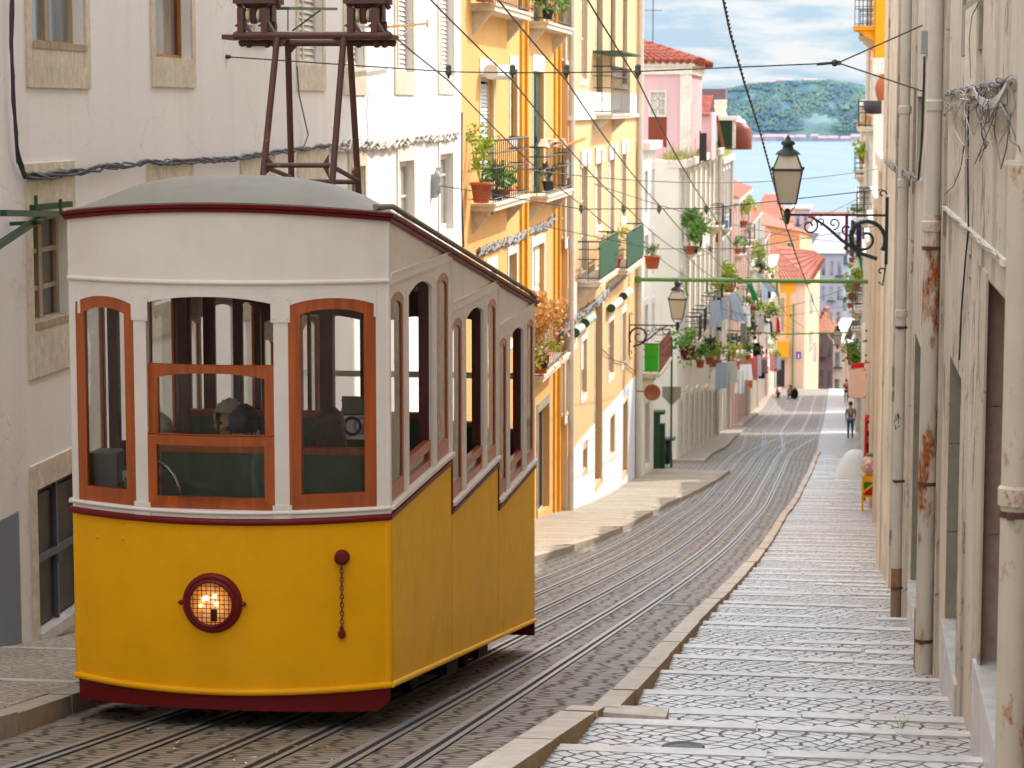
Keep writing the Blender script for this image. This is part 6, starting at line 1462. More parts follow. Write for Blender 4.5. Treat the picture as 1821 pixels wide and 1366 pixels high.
for lb, pts, mm, r_ in (('looped wire hanging from the span wire on the white house', [wp(F1, 528, 118), wp(F1, 532, 170), wp(F1, 548, 240), wp(F1, 540, 262)], 'cable_dark', .008), ('thin cable hanging down the sunlit white house', [wp(F1, 655, 165), wp(F1, 652, 200), wp(F1, 655, 250)], 'cable_pale', .006),
                        ('dark cable down the joint between the white and yellow houses', [wp(F2, 821, 200), wp(F2, 820, 330), wp(F2, 824, 440)], 'cable_dark', .02), ('thin cable drooping across the lower ochre house', [wp(F3, 1072, 622), wp(F3, 1090, 640), wp(F3, 1112, 646), wp(F3, 1128, 660)], 'cable_dark', .014)):
    mb = MB(); mb.tube(pts, r_, 5); mb.build('cable', M[mm], label=lb, cat='cable')
# clothes-line brackets on the white house
p = F1.hit(60, 400); mb = MB(); y0 = F1.hit(6, 380).y
mb.beam(F1.hit(118, 381, -0.15), F1.hit(6, 379, -0.35), .05, .045); mb.beam(F1.hit(78, 383, -0.20), F1.hit(-8, 440, -0.30), .05, .04); mb.beam(F1.hit(57, 370, -0.04), F1.hit(124, 363, -0.10), .05, .045)
for q_ in ((64, 362), (108, 368)): e = F1.hit(q_[0], q_[1], -0.20); mb.beam(e - Vector((0, 0, .06)), e + Vector((0, 0, .06)), .025, .02)
mb.beam(F1.hit(20, 398, -0.02), F1.hit(70, 396, -0.30), .03, .03); mb.build('clothes_line_bracket', M['iron_green'], label='dark green angle iron clothes line bracket at the tram roof corner', cat='bracket')
mb = MB(); a_ = F1.hit(512, 15, -0.40); b_ = F1.hit(598, 16, -0.40); mb.beam(a_, b_, .03, .03); mb.tube([F1.hit(570, 18, -0.38), F1.hit(520, 55, -0.04)], .01, 5); mb.tube([a_, F1.hit(512, 55, -0.03)], .008, 5); mb.box(a_.x - .4, a_.x, a_.y - .015, a_.y + .015, a_.z - .015, a_.z + .015); mb.build('clothes_line_bracket', M['iron_green'], label='green clothes line bracket in front of the shaded louvred window', cat='bracket')
mb = MB(); a_ = F1.hit(688, 48, -0.50); b_ = F1.hit(760, 42, -0.50); mb.beam(a_, b_, .03, .03); mb.beam(b_ - Vector((0, 0, .06)), b_ + Vector((0, 0, .05)), .03, .03); mb.tube([F1.hit(740, 44, -0.48), F1.hit(690, 82, -0.04)], .01, 5); mb.box(a_.x - .5, a_.x, a_.y - .015, a_.y + .015, a_.z - .015, a_.z + .015); mb.build('clothes_line_bracket', M['chrome'], label='grey clothes line bracket on the sunlit white house', cat='bracket')
# green support bar over the street with its poles
yb = 75.0; zb2 = on_y(1350, 499, yb).z; xl_, xr_ = F3.mp(yb, 0, 0)[0], on_y(1562, 500, yb).x
gb = empty('support_gantry', (xr_, yb, gz(yb)), 'moss green gantry bar carried across the street on a green pole', 'gantry')
mb = MB(); mb.tube([(xl_, yb, zb2), (xr_, yb, zb2)], .065, 10); [mb.tube([(x, yb, zb2 - .1), (x, yb, zb2 + .1)], .085, 10) for x in (xl_ + .1, -3.1, xr_ - .1)]; mb.build('bar', M['bar_green'], gb)
for x in (-1.95, -4.1, -4.75): mb = MB(); mb.tube([(x, yb, zb2), (x, yb - .05, zb2 - .3), (x + .06, yb - .05, zb2 - .5)], .035, 6); mb.build('hanger', M['bar_green'], gb)
mb = MB(); mb.tube([(xr_ + .12, yb, gz(yb)), (xr_ + .12, yb, on_y(1562, 432, yb).z)], .115, 12); pl = mb.build('pole', M['bar_green'], gb)
mb = MB(); x0 = xr_ - .42
for py in (588, 606, 632, 642, 668): z = on_y(1550, py, yb).z; mb.tube([(x0, yb - .05, z), (xr_ + .1, yb - .05, z)], .035, 6)
mb.tube([(x0 + .42, yb - .15, gz(yb)), (x0 + .42, yb - .15, on_y(1550, 590, yb).z)], .04, 6); mb.build('rack_arm', M['iron'], gb)
mb = MB()
for py0, py1 in ((575, 605), (610, 665)): mb.box(x0 - .06, x0 + .05, yb - .1, yb, on_y(1545, py1, yb).z, on_y(1545, py0, yb).z)
mb.build('sign_plate', M['paint_white'], gb)
y2 = 126.0; z2 = on_y(1450, 595, y2).z; mb = MB(); mb.tube([(-6.2, y2, z2 + .2), (-3.0, y2, z2), (1.1, y2, z2 + .15)], .04, 6); mb.build('span_wire', M['bar_green'], label='distant green span across the street above the street lantern', cat='wire', group='span wires across the street')
# ------------------------------------------------------------------ signs and the pavement shop
ys_ = 70.0; a_, b_ = on_y(1508, 708, ys_), on_y(1540, 656, ys_)
sgn = empty('hanging_sign', ((a_.x + b_.x) / 2, ys_, a_.z), 'blank pale pink hanging board with red corners on the east side', 'sign')
P = []; x0, x1, z0, z1 = a_.x, b_.x, a_.z, b_.z; rr = .13
for cx, cz, a0 in ((x1 - rr, z1 - rr, 0), (x0 + rr, z1 - rr, 90), (x0 + rr, z0 + rr, 180), (x1 - rr, z0 + rr, 270)):
    for k in range(6): t = R(a0 + 18 * k); P.append((cx + rr * math.cos(t), ys_ + (.09 if cx > (x0 + x1) / 2 else 0), cz + rr * math.sin(t)))
mb = MB(); mb.prism(P, (0, .04, 0)); mb.build('board', M['paint_pinkboard'], sgn)
mb = MB()
for (cx, cz, sx, sz) in ((x1, z1, -1, -1), (x0, z1, 1, -1), (x0, z0, 1, 1), (x1, z0, -1, 1)): yy = ys_ + (.09 if cx > (x0 + x1) / 2 else 0); mb.prism([(cx + sx * .01, yy + .01, cz + sz * .01), (cx + sx * .2, yy + .01, cz + sz * .0), (cx + sx * .07, yy + .01, cz + sz * .07), (cx + sx * .0, yy + .01, cz + sz * .2)], (0, .02, 0))
mb.build('red_corner', M['paint_red'], sgn)
mb = MB(); mb.tube([(x0 + .05, ys_ + .05, z1 + .1), (1.1, ys_ + .05, z1 + .22)], .02, 6); mb.prism([(x0 + .1, ys_ + .03, z1 + .02), (x1 - .05, ys_ + .03, z1 + .02), (x1 - .05, ys_ + .03, z1 + .14), (x0 + .1, ys_ + .03, z1 + .09)], (0, .02, 0)); mb.build('hanging_arm', M['paint_red'], sgn)
p = on_y(1420, 632, 226.4); mb = MB(); mb.box(p.x - .22, p.x + .22, 226.35, 226.4, p.z - .33, p.z + .33); rs = mb.build('road_sign', M['paint_blue'], label='small blue dead end road sign on the corner building', cat='sign')
mb = MB(); mb.box(p.x - .05, p.x + .05, 226.33, 226.349, p.z - .24, p.z + .1); mb.build('sign_mark', M['paint_white'], rs); mb = MB(); mb.box(p.x - .14, p.x + .14, 226.33, 226.349, p.z + .101, p.z + .2); mb.build('sign_mark', M['paint_red'], rs)
# gumball machine on a yellow stand
yg = 62.0; gx = on_y(1549, 828, yg); gm = empty('gumball_machine', (gx.x, yg, gz(yg)), 'globe gumball machine on a yellow, green and red stand in the pavement shop', 'vending machine')
g0 = gz(yg) + .02; zc = gx.z; rgl = abs(on_y(1568, 828, yg).x - gx.x)
n = NT('gumballs'); vo = n.n('ShaderNodeTexVoronoi'); vo.inputs['Scale'].default_value = 16; n.l(n.pos, vo.inputs['Vector']); se = n.n('ShaderNodeSeparateColor'); n.l(vo.outputs['Color'], se.inputs[0])
n.pbsdf(n.mix(.45, n.ramp(se.outputs[0], [(.0, c8(200, 40, 40)), (.3, c8(236, 180, 60)), (.5, c8(236, 226, 210)), (.7, c8(90, 150, 190)), (.9, c8(226, 130, 150))], 'CONSTANT'), c8(214, 196, 180)), .2)
mb = MB(); mb.ball((gx.x, yg, zc), rgl, 20); mb.build('globe', n.m, gm)
mb = MB(); mb.lathe((gx.x, yg, zc + rgl * .9), [(rgl * .5, 0), (rgl * .45, .06), (.001, .08)], 14); mb.build('lid', M['paint_green'], gm)
zz_ = zc - rgl * .9; w = .2
for k, (h_, mm) in enumerate(((.16, 'paint_yellow'), (.17, 'paint_green'), (.2, 'paint_red'))): mb = MB(); mb.box(gx.x - w, gx.x + w + .06, yg - w, yg + w, zz_ - h_ + .005, zz_); mb.build('cabinet', M[mm], gm); zz_ -= h_
mb = MB()
for sx in (-1, 1):
    for sy in (-1, 1): mb.beam((gx.x + sx * w, yg + sy * w, g0), (gx.x + sx * w, yg + sy * w, zz_ + .5), .05, .05)
mb.beam((gx.x - w, yg - w - .03, zz_ + .1), (gx.x + w, yg - w - .03, zz_ + .45), .03, .04); mb.beam((gx.x - w, yg - w, zz_), (gx.x + w, yg - w, zz_), .05, .05); mb.build('stand', M['paint_yellow'], gm)
yr_ = 67.0; p0, p1 = on_y(1537, 800, yr_), on_y(1568, 742, yr_); dr = empty('display_rack', (p0.x, yr_, gz(yr_)), 'red postcard and toy rack standing behind the gumball machine', 'rack')
mb = MB(); mb.box(p0.x, p0.x + .06, yr_, yr_ + .5, gz(yr_), p1.z); mb.box(p1.x + .3, p1.x + .36, yr_, yr_ + .5, gz(yr_), p1.z); mb.box(p0.x, p1.x + .36, yr_ + .44, yr_ + .5, gz(yr_) + .2, p1.z)
for k in range(4): z = p0.z - .1 + (p1.z - p0.z) * k / 3; mb.box(p0.x, p1.x + .36, yr_ - .02, yr_ + .46, z - .02, z + .02)
mb.build('frame', M['paint_red'], dr); rg = random.Random(4)
for k, mm in enumerate(('cloth_maroon', 'cloth_orange', 'paint_brown', 'cloth_blue', 'cloth_yellow', 'cloth_red', 'cloth_beige', 'cloth_orange', 'cloth_blue')):
    z = p0.z - .08 + (p1.z - p0.z) * (k // 3) / 3; x = p0.x + .09 + (k % 3) * .19; mb = MB(); mb.box(x, x + .15, yr_, yr_ + .2, z, z + rg.uniform(.14, .22)); mb.build('goods', M[mm], dr)
yb_ = 80.0; p = on_y(1522, 790, yb_); mb = MB(); rg = random.Random(12)
mb.lathe((p.x, yb_, gz(yb_)), [(.72, 0), (.6, .3), (.44, .65), (.3, .85), (.15, .93), (.001, .95)], 14, squash=.8); mb.build('covered_stall', M['cloth_white'], label='white cloth covered heap on the pavement past the red rack', cat='covered stall')
# ------------------------------------------------------------------ washing on lines
def washing(kind, label, x, y, ztop, w, h, mat, seed, flare=0.0, lean=0.0, group='washing hung out over the street', yaw=.9):
    rg = random.Random(seed); mb = MB(); nx_, nz_ = 10, 7; rows = []; f = rg.uniform(0, 6)
    for j in range(nz_ + 1):
        t = j / nz_; row = []
        for i in range(nx_ + 1):
            s_ = i / nx_ - .5; ww = w * (1 + flare * t); fold = .10 * w * math.sin(s_ * 14 + f) * (.25 + t)
            row.append((x + s_ * ww * math.cos(yaw) + lean * t + fold * .6, y + s_ * ww * math.sin(yaw) + fold, ztop - h * t + .03 * math.sin(s_ * 9 + f) * t))
        rows.append(row)
    mb.grid(rows, 0, True); mb.tube([(rows[0][0][0], rows[0][0][1], ztop), (rows[0][-1][0], rows[0][-1][1], ztop)], .012, 4)
    return mb.build(kind, mat, label=label, cat=kind.replace('_', ' '), group=group)
def wash_px(kind, label, px, py0, py1, pw, Y, mat, seed, **k):
    a_, b_ = on_y(px, py0, Y), on_y(px, py1, Y); w = pw * Y / FPX * 1.15; return washing(kind, label, a_.x, Y, a_.z, w, a_.z - b_.z, M[mat], seed, yaw=.35, **k)
wash_px('bed_sheet', 'large white sheet hanging below the green bar', 1304, 522, 572, 12, 106, 'cloth_ltblue', 1, flare=.8, lean=.35)
wash_px('bed_sheet', 'pale bluish sheet beside the large white sheet', 1288, 530, 568, 14, 105.5, 'cloth_ltblue', 2)
wash_px('trousers', 'navy trousers hanging next to the pale bluish sheet', 1279, 530, 588, 7, 105, 'cloth_navy', 3)
wash_px('towel', 'dark red towel hung on an upper balcony of the shuttered house', 1272, 395, 430, 9, 113, 'cloth_red', 4)
wash_px('shirt', 'light blue shirt pegged high beside the red towel', 1288, 392, 408, 14, 116, 'cloth_blue', 5)
wash_px('towel', 'long white towel hanging in front of the pink roofs', 1356, 402, 446, 9, 158, 'cloth_white', 6)
wash_px('shirt', 'small white shirt next to the green cloth', 1317, 515, 540, 7, 118, 'cloth_white', 7)
wash_px('cloth', 'bright green cloth fluttering under the green bar', 1332, 505, 535, 9, 120, 'cloth_green', 8, lean=.35)
wash_px('cloth', 'white cloth blown sideways over the green bar', 1348, 488, 520, 12, 122, 'cloth_ltblue', 9, lean=.8)
wash_px('bed_sheet', 'grey blanket hung at a balcony past the sheets', 1322, 575, 612, 9, 122, 'cloth_grey', 10)
wash_px('shirt', 'orange shirt low on the lower line of washing', 1335, 636, 690, 7, 140, 'cloth_orange', 11)
wash_px('shirt', 'pale pink shirt on the lower line of washing', 1343, 634, 676, 8, 141, 'cloth_pink', 12)
wash_px('towel', 'white towel at the end of the lower line', 1350, 632, 668, 7, 142, 'cloth_white', 13)
wash_px('coat', 'black coat on the lower line of washing', 1345, 610, 640, 11, 146, 'cloth_black', 14)
wash_px('trousers', 'maroon trousers behind the large lantern bracket', 1506, 380, 446, 5, 96, 'cloth_maroon', 15)
wash_px('trousers', 'blue jeans behind the large lantern bracket', 1516, 392, 456, 6, 97, 'cloth_denim', 16)
wash_px('dress', 'long dark purple dress behind the large lantern bracket', 1528, 382, 458, 9, 98, 'cloth_purple', 17)
wash_px('coat', 'black coat hanging nearest the weathered wall', 1540, 378, 432, 9, 98.5, 'cloth_black', 18)
wash_px('shirt', 'pale pink shirt below the black coat', 1538, 436, 464, 8, 99, 'cloth_pink', 19)
wash_px('shirt', 'green shirt hanging below the lantern bracket', 1530, 458, 484, 8, 110, 'cloth_green', 20, lean=.2)
wash_px('bed_sheet', 'grey sheet draped on the east side above the distant lantern', 1522, 570, 604, 11, 118, 'cloth_grey', 21, lean=-.4)
wash_px('shirt', 'black shirt beside the grey sheet on the east side', 1537, 566, 590, 7, 116, 'cloth_black', 22)
mb = MB(); a_, b_ = on_y(1500, 368, 96), on_y(1558, 368, 96); mb.tube([a_, b_], .02, 5); [mb.tube([on_y(q_, 368, 96), on_y(q_ + 1, 384, 96)], .03, 5) for q_ in (1507, 1523, 1539)]; mb.build('drying_rack', M['chrome'], label='thin drying rail above the dark washing on the east side', cat='drying rack')
mb = MB(); mb.tube([F2.hit(975, 250, -.1), F2.hit(988, 255, -.6), F2.hit(1010, 258, -.7), F2.hit(1040, 246, -.4)], .03, 5); 
p = F2.hit(980, 252, -.5); washing('cloth', 'white cloth drying on the yellow house balcony rail', p.x, p.y + .3, p.z + .04, 1.3, .16, M['cloth_beige'], 31, yaw=1.3); mb.build('broom_pole', M['cloth_orange'], label='orange pole sticking out over the yellow house balcony', cat='pole')
# ------------------------------------------------------------------ plants
def bal_pt(F, px, py, d): return F.hit(px, py, -d)
def pl(label, F, px, py, d, rx, rz, mat, **k): p = bal_pt(F, px, py, d); return plant(label, (p.x, p.y, p.z), rx, rz, M[mat], **k)
pl('tall thin plant in a terracotta pot on the yellow balcony', F2, 856, 361, .26, .34, .95, 'leaf_lime', n=170, leafs=.09, pot=M['terracotta'], pr=.2, ph=.36, seed=1)
pl('leafy plant among small pots inside the yellow balcony railing', F2, 884, 356, .24, .36, .55, 'leaf_green', n=260, leafs=.09, pot=M['pot_dark'], pr=.13, ph=.2, seed=2)
pl('red flowering plant at the foot of the yellow balcony railing', F2, 898, 353, .26, .2, .2, 'leaf_dark', n=80, leafs=.06, pot=M['terracotta'], flowers=M['flower_red'], nf=40, pr=.1, ph=.16, seed=3)
pl('small plant behind the dark railing of the second yellow balcony', F2, 975, 340, .22, .2, .35, 'leaf_dark', n=90, leafs=.07, pot=M['pot_dark'], seed=4)
pl('trailing geranium with red flowers over the top balcony', F2, 974, 34, .4, .5, .75, 'leaf_green', n=420, leafs=.1, pot=M['pot_dark'], flowers=M['flower_red'], nf=60, droop=.5, seed=5, ry=.9)
pl('terracotta potted plant on the top yellow balcony', F2, 862, 3, .26, .25, .4, 'leaf_green', n=80, leafs=.08, pot=M['terracotta'], pr=.22, ph=.3, seed=6)
pl('bushy orange leaved plant in a terracotta pot beside the tram', F2, 960, 664, .34, .62, 1.15, 'leaf_autumn', n=3800, leafs=.09, pot=M['terracotta'], pr=.22, ph=.42, flowers=M['flower_pink'], nf=110, seed=7, ry=1.3)
pl('trailing pink flowering plant spilling from the orange bush', F2, 966, 655, .45, .34, .5, 'leaf_lime', n=260, leafs=.07, pot=M['pot_dark'], pr=.1, ph=.15, flowers=M['flower_pink'], nf=90, droop=.6, seed=8, ry=.7)
pl('spiky plant in an orange pot on the far green balcony', F3, 1094, 478, .35, .3, .8, 'leaf_lime', n=130, leafs=.11, pot=M['paint_red'], pr=.17, ph=.3, seed=9)
pl('black pot with a small plant on the far green balcony', F3, 1084, 480, .4, .16, .15, 'leaf_dark', n=40, leafs=.07, pot=M['pot_dark'], pr=.17, ph=.3, seed=10)
pl('hanging terracotta pot at the cream corner house', F4, 1160, 478, .5, .2, .35, 'leaf_green', n=70, leafs=.1, pot=M['terracotta'], pr=.26, ph=.4, seed=11)
pl('big bushy green plant on the upper balcony of the shuttered house', F5, 1226, 452, .5, .55, 1.3, 'leaf_green', n=700, leafs=.13, pot=M['terracotta'], pr=.22, ph=.3, seed=12, ry=1.0)
pl('lime green plant behind the bushy balcony plant', F5, 1236, 450, .5, .5, 1.2, 'leaf_lime', n=260, leafs=.15, pot=M['pot_dark'], seed=13)
pl('trailing plant in a dark red box on the lower shuttered house balcony', F5, 1222, 640, .55, .5, .6, 'leaf_green', n=300, leafs=.12, pot=M['cloth_maroon'], pr=.3, ph=.5, droop=.5, seed=14, ry=1.1)
F5b, F6_ = Fac(-6.15), Fac(-6.1)
pl('red topped flowering plant high on the pale terrace house', F5b, 1322, 405, .5, .6, 1.4, 'leaf_lime', n=260, leafs=.17, pot=M['terracotta'], pr=.25, ph=.4, flowers=M['flower_red'], nf=22, seed=15)
pl('yellow green plant under the green bar', F5b, 1296, 520, .7, .7, 1.0, 'leaf_lime', n=240, leafs=.17, pot=M['terracotta'], pr=.25, ph=.4, seed=16)
pl('round yellow bush on a balcony of the rose pink house', F6_, 1352, 592, .9, .8, 1.7, 'leaf_lime', n=420, leafs=.2, pot=M['pot_dark'], seed=17)
pl('dark green plant beneath the round yellow bush', F6_, 1342, 604, .8, .8, 1.2, 'leaf_dark', n=260, leafs=.2, pot=M['pot_dark'], seed=18)
pl('straggling vine on the white terraced house', F6_, 1376, 660, .9, .6, 3.2, 'leaf_lime', n=260, leafs=.22, pot=M['terracotta'], pr=.3, seed=19)
pl('pale climbing plant by the rose tiled roofs', F6_, 1352, 475, .9, .8, 1.6, 'leaf_lime', n=200, leafs=.2, pot=M['pot_dark'], seed=20)
p = on_y(1536, 292, 100); plant('pot plant with big lime leaves on an east side balcony', (p.x, 100, p.z), .45, .55, M['leaf_lime'], n=70, leafs=.22, pot=M['terracotta'], seed=21)
p = on_y(1546, 455, 104); plant('red flowering pot near the green pole', (p.x, 104, p.z), .4, .6, M['leaf_green'], n=120, leafs=.15, pot=M['terracotta'], flowers=M['flower_red'], nf=30, seed=22)
p = on_y(1548, 240, 92); plant('ochre flowering basket on the tall yellow house', (p.x, 92, p.z), .45, .5, M['leaf_autumn'], n=140, leafs=.14, pot=M['terracotta'], pr=.3, seed=23)
rg = random.Random(71)                       # the many small pots and pieces of washing on the distant balconies
def scatter_spots(k, ya, yb):
    for i in range(k):
        y = rg.uniform(ya, yb); z = gz(y) + rg.choice((3.4, 3.6, 6.3, 6.6, 9.2)) + rg.uniform(-.3, .3); yield (-5.45 + rg.uniform(-.1, .25), y, z)
for i, p in enumerate(scatter_spots(22, 92, 205)):
    plant('small green pot plant on a distant balcony of the terraced houses', p, .45, .7, M[('leaf_green', 'leaf_lime', 'leaf_dark')[i % 3]], n=90, leafs=.17, pot=M['terracotta'], pr=.18, ph=.3, seed=100 + i, group='small pot plants on the distant balconies')
for i, p in enumerate(scatter_spots(26, 96, 208)):
    k = ('white', 'ltblue', 'pink', 'beige', 'navy', 'white', 'grey', 'red')[i % 8]; nm = dict(white='white', ltblue='pale blue', pink='pink', beige='beige', navy='navy', grey='grey', red='red')[k]
    washing('cloth', 'small ' + nm + ' piece of washing on a distant balcony line', p[0] + .25, p[1], p[2], rg.uniform(.5, .9), rg.uniform(.7, 1.3), M['cloth_' + k], 200 + i, group='small ' + nm + ' washing on the distant balconies', yaw=rg.uniform(.5, 1.1), flare=rg.uniform(0, .3))
for i in range(12):
    y = rg.uniform(92, 150); z = gz(y) + rg.choice((3.6, 6.6, 9.6)) + rg.uniform(-.3, .3); plant('small pot plant on the east side balconies', (.62 + rg.uniform(-.1, .1), y, z), .4, .6, M[('leaf_green', 'leaf_lime')[i % 2]], n=90, leafs=.16, pot=M['terracotta'], pr=.18, ph=.3, seed=300 + i, group='small pot plants on the east side balconies')
# bare tree in front of the pale block
rg = random.Random(6); bt = empty('bare_tree', on_y(1505, 640, 240), 'leafless grey tree in front of the pale apartment block', 'tree')
mb = MB(); mt = MB()
def grow(mb, p, d, L, r, k):
    q = p + d * L; mid = p.lerp(q, .5) + Vector((rg.gauss(0, .05), rg.gauss(0, .05), 0)) * L; mb.tube([p, mid, q], [r, r * .85, r * .7], 5)
    if k == 0: return
    for j in range(rg.randint(2, 3)): grow(mb, q, (d + Vector((rg.gauss(0, .45), rg.gauss(0, .45), rg.gauss(.1, .3)))).normalized(), L * rg.uniform(.65, .85), r * .62, k - 1)
b0 = on_y(1506, 640, 240); b0.z = gz(240) - .5; mt.tube([b0, b0 + Vector((0, 0, 3.4))], [.2, .15], 7); mt.build('trunk', M['frame_old'], bt)
for a in (0, 2.1, 4.2): grow(mb, b0 + Vector((0, 0, 3.3)), Vector((math.cos(a) * .5, math.sin(a) * .5, 1)).normalized(), 2.2, .1, 4)
mb.build('crown', M['frame_old'], bt)
# side-street corner: green post, bin, pole with plate
y0 = 81.6; p = on_y(1165, 845, y0); mb = MB(); mb.box(p.x - .1, p.x + .15, y0, y0 + .2, gz(y0), gz(y0) + 2.0); mb.box(p.x - .02, p.x + .3, y0 + .3, y0 + .5, gz(y0), gz(y0) + 1.6); mb.box(p.x - .14, p.x + .3, y0 - .04, y0 + .54, gz(y0) + 1.95, gz(y0) + 2.05); mb.build('newspaper_box', M['iron_green'], label='tall narrow green cabinet at the side street corner', cat='cabinet')
p = on_y(1181, 822, 84.5); bn = empty('litter_bin', (p.x, 84.5, gz(84.5)), 'dark litter bin with a flat lid at the side street corner', 'litter bin')
mb = MB(); mb.lathe((p.x, 84.5, gz(84.5) + .12), [(.001, 0), (.2, 0), (.24, .8), (.001, .82)], 12); mb.build('body', M['pot_dark'], bn); mb = MB(); mb.box(p.x - .35, p.x + .38, 84.2, 84.8, gz(84.5) + .98, gz(84.5) + 1.05); mb.build('lid', M['paint_slate'], bn)
mb = MB(); [mb.beam((p.x + s_ * .28, 84.4, gz(84.5)), (p.x + s_ * .22, 84.5, gz(84.5) + 1.0), .05, .05) for s_ in (-1, 1)]; mb.build('leg', M['iron_green'], bn)
p = on_y(1193, 840, 84.0); sp_ = empty('street_name_post', (p.x, 84.0, gz(84)), 'slim post with a blank pale shield on the side street corner', 'post')
mb = MB(); mb.tube([(p.x, 84, gz(84)), (p.x, 84, gz(84) + 4.6)], .035, 8); mb.build('post', M['iron_green'], sp_)
mb = MB(); zt_ = on_y(1193, 688, 84).z; mb.prism([(p.x - .33, 84.05, zt_), (p.x + .33, 84.05, zt_), (p.x + .33, 84.05, zt_ - .35), (p.x, 84.05, zt_ - .68), (p.x - .33, 84.05, zt_ - .35)], (0, .03, 0)); mb.build('plate', M['greystone'], sp_)
# ------------------------------------------------------------------ people
def skin_mesh(name, J, E, mat, parent=None, root=0, sub=2, label=None, cat=None, group=None):
    o0 = J[root][0]; me = bpy.data.meshes.new(name)
    org = Vector(parent.location if parent is not None else o0)
    me.from_pydata([tuple(Vector(p) - org) for p, r in J], E, []); me.materials.append(mat)
    o = bpy.data.objects.new(name, me); COL.objects.link(o); o.location = org
    sk = o.modifiers.new('skin', 'SKIN'); sk.use_smooth_shade = True; sk.branch_smoothing = .3
    for i, (p, r) in enumerate(J):
        v = me.skin_vertices[0].data[i]; v.radius = r if isinstance(r, tuple) else (r, r); v.use_root = (i == root)
    ss = o.modifiers.new('smooth', 'SUBSURF'); ss.levels = sub; ss.render_levels = sub
    if parent is not None: o.parent = parent; o.matrix_parent_inverse = Matrix.Translation(-org)
    dg = bpy.context.evaluated_depsgraph_get(); ev = o.evaluated_get(dg)
    nm = bpy.data.meshes.new_from_object(ev); o.modifiers.clear(); o.data = nm
    return tag(o, label, cat, group)
def person(label, base, H, yaw, pose, shirt, trousers, hair, group=None, long_hair=False, stripes=None, skinm=None, lean=0.0):
    k = H / 1.75; cz, sz = math.cos(yaw), math.sin(yaw)
    def P(x, y, z): return Vector((base[0] + (x * cz - y * sz) * k, base[1] + (x * sz + y * cz) * k, base[2] + z * k))
    sit = pose == 'sit'; cr = pose == 'crouch'
    hz = {'sit': .46, 'crouch': .28}.get(pose, .92)
    J = []; E = []
    def add(p, r, par=None):
        J.append((P(*p), r * k if not isinstance(r, tuple) else (r[0] * k, r[1] * k)))
        if par is not None: E.append((par, len(J) - 1))
        return len(J) - 1
    pel = add((0, 0, hz), (.145, .11)); f = .10 if cr else (.03 if sit else 0.0); f += lean
    wst = add((0, f * .5, hz + .17), (.13, .10), pel); ch = add((0, f, hz + .36), (.155, .11), wst); nk = add((0, f * 1.05, hz + .53), (.06, .06), ch)
    hd = add((0, f * 1.15 + .01, hz + .62), (.07, .085), nk); hd2 = add((0, f * 1.2 + .015, hz + .72), (.08, .1), hd); hd3 = add((0, f * 1.2 + .01, hz + .79), (.05, .065), hd2)
    hands = []
    for s_ in (-1, 1):
        sh = add((s_ * .18, f, hz + .47), .062, ch)
        if sit or cr: el = add((s_ * .24, f + .06, hz + .2), .045, sh); wr = add((s_ * .13, f + .27, hz + .14), .03, el); dirn = Vector((-s_ * .3, .95, -.1))
        else: el = add((s_ * .225, f - .04, hz + .2), .045, sh); wr = add((s_ * .215, f + .06 + .05 * s_, hz - .04), .03, el); dirn = Vector((0, .15, -1))
        pm = add(tuple(Vector((s_ * (.11 if (sit or cr) else .215), f + (.33 if (sit or cr) else .075), hz + (.13 if (sit or cr) else -.1)))), (.034, .02), wr)
        c0 = Vector((s_ * (.11 if (sit or cr) else .215), f + (.33 if (sit or cr) else .075), hz + (.13 if (sit or cr) else -.1)))
        for q_ in range(4):
            off = Vector((0, (q_ - 1.5) * .019, 0)) if not (sit or cr) else Vector(((q_ - 1.5) * .019, 0, 0))
            L = (.07, .082, .078, .062)[q_]; a = add(tuple(c0 + off + dirn * .035), .009, pm); add(tuple(c0 + off + dirn * (.035 + L) + Vector((-s_ * .012, 0, -.008))), .007, a)
        th_ = add(tuple(c0 + (Vector((0, .04, .0)) if not (sit or cr) else Vector((-s_ * .04, .0, .0)))), .0095, pm); add(tuple(c0 + (Vector((0, .055, -.045)) if not (sit or cr) else Vector((-s_ * .05, .05, 0)))), .008, th_)
        if sit: kn = add((s_ * .1, .42, hz + .02), .062, pel); an = add((s_ * .1, .42, .08), .04, kn); add((s_ * .1, .57, .04), .034, an)
        elif cr: kn = add((s_ * .13, .36, .46), .062, pel); an = add((s_ * .12, .12, .08), .042, kn); add((s_ * .13, .27, .04), .034, an)
        else:
            st = .12 * s_; hp = add((s_ * .09, 0, hz - .08), .085, pel); kn = add((s_ * .1, st * .5 + .03, .48), .058, hp); an = add((s_ * .1, st - .02, .09), .04, kn); add((s_ * .11, st + .14, .04), .034, an)
    o = skin_mesh('person', J, E, skinm or M['skin'], None, 0, 1, label, 'person', group)
    org = o.location
    def shell(name, sel, gr, mat, extra=None):
        idx = {v: i for i, v in enumerate(sel)}
        JJ = [(J[v][0] if not extra or v not in extra else extra[v], tuple(c * gr for c in J[v][1]) if isinstance(J[v][1], tuple) else J[v][1] * gr) for v in sel]
        EE = [(idx[a], idx[b]) for a, b in E if a in idx and b in idx]
        return skin_mesh(name, JJ, EE, mat, o, 0, 1)
    arm_n = 3 + 0
    # vertex order: 0 pelvis 1 waist 2 chest 3 neck 4-6 head, then per side: shoulder elbow wrist palm 8 finger 2 thumb [hip] knee ankle toe
    per = 4 + 8 + 2 + (3 if (sit or cr) else 4); A, B = 7, 7 + per
    up = [0, 1, 2, A, A + 1, B, B + 1]
    if pose in ('sit', 'crouch'): up += [A + 2, B + 2]
    shell('shirt', up, 1.13, shirt)
    lo = [0] + list(range(A + 14, A + per - 1)) + list(range(B + 14, B + per - 1)); shell('trousers', lo, 1.12, trousers)
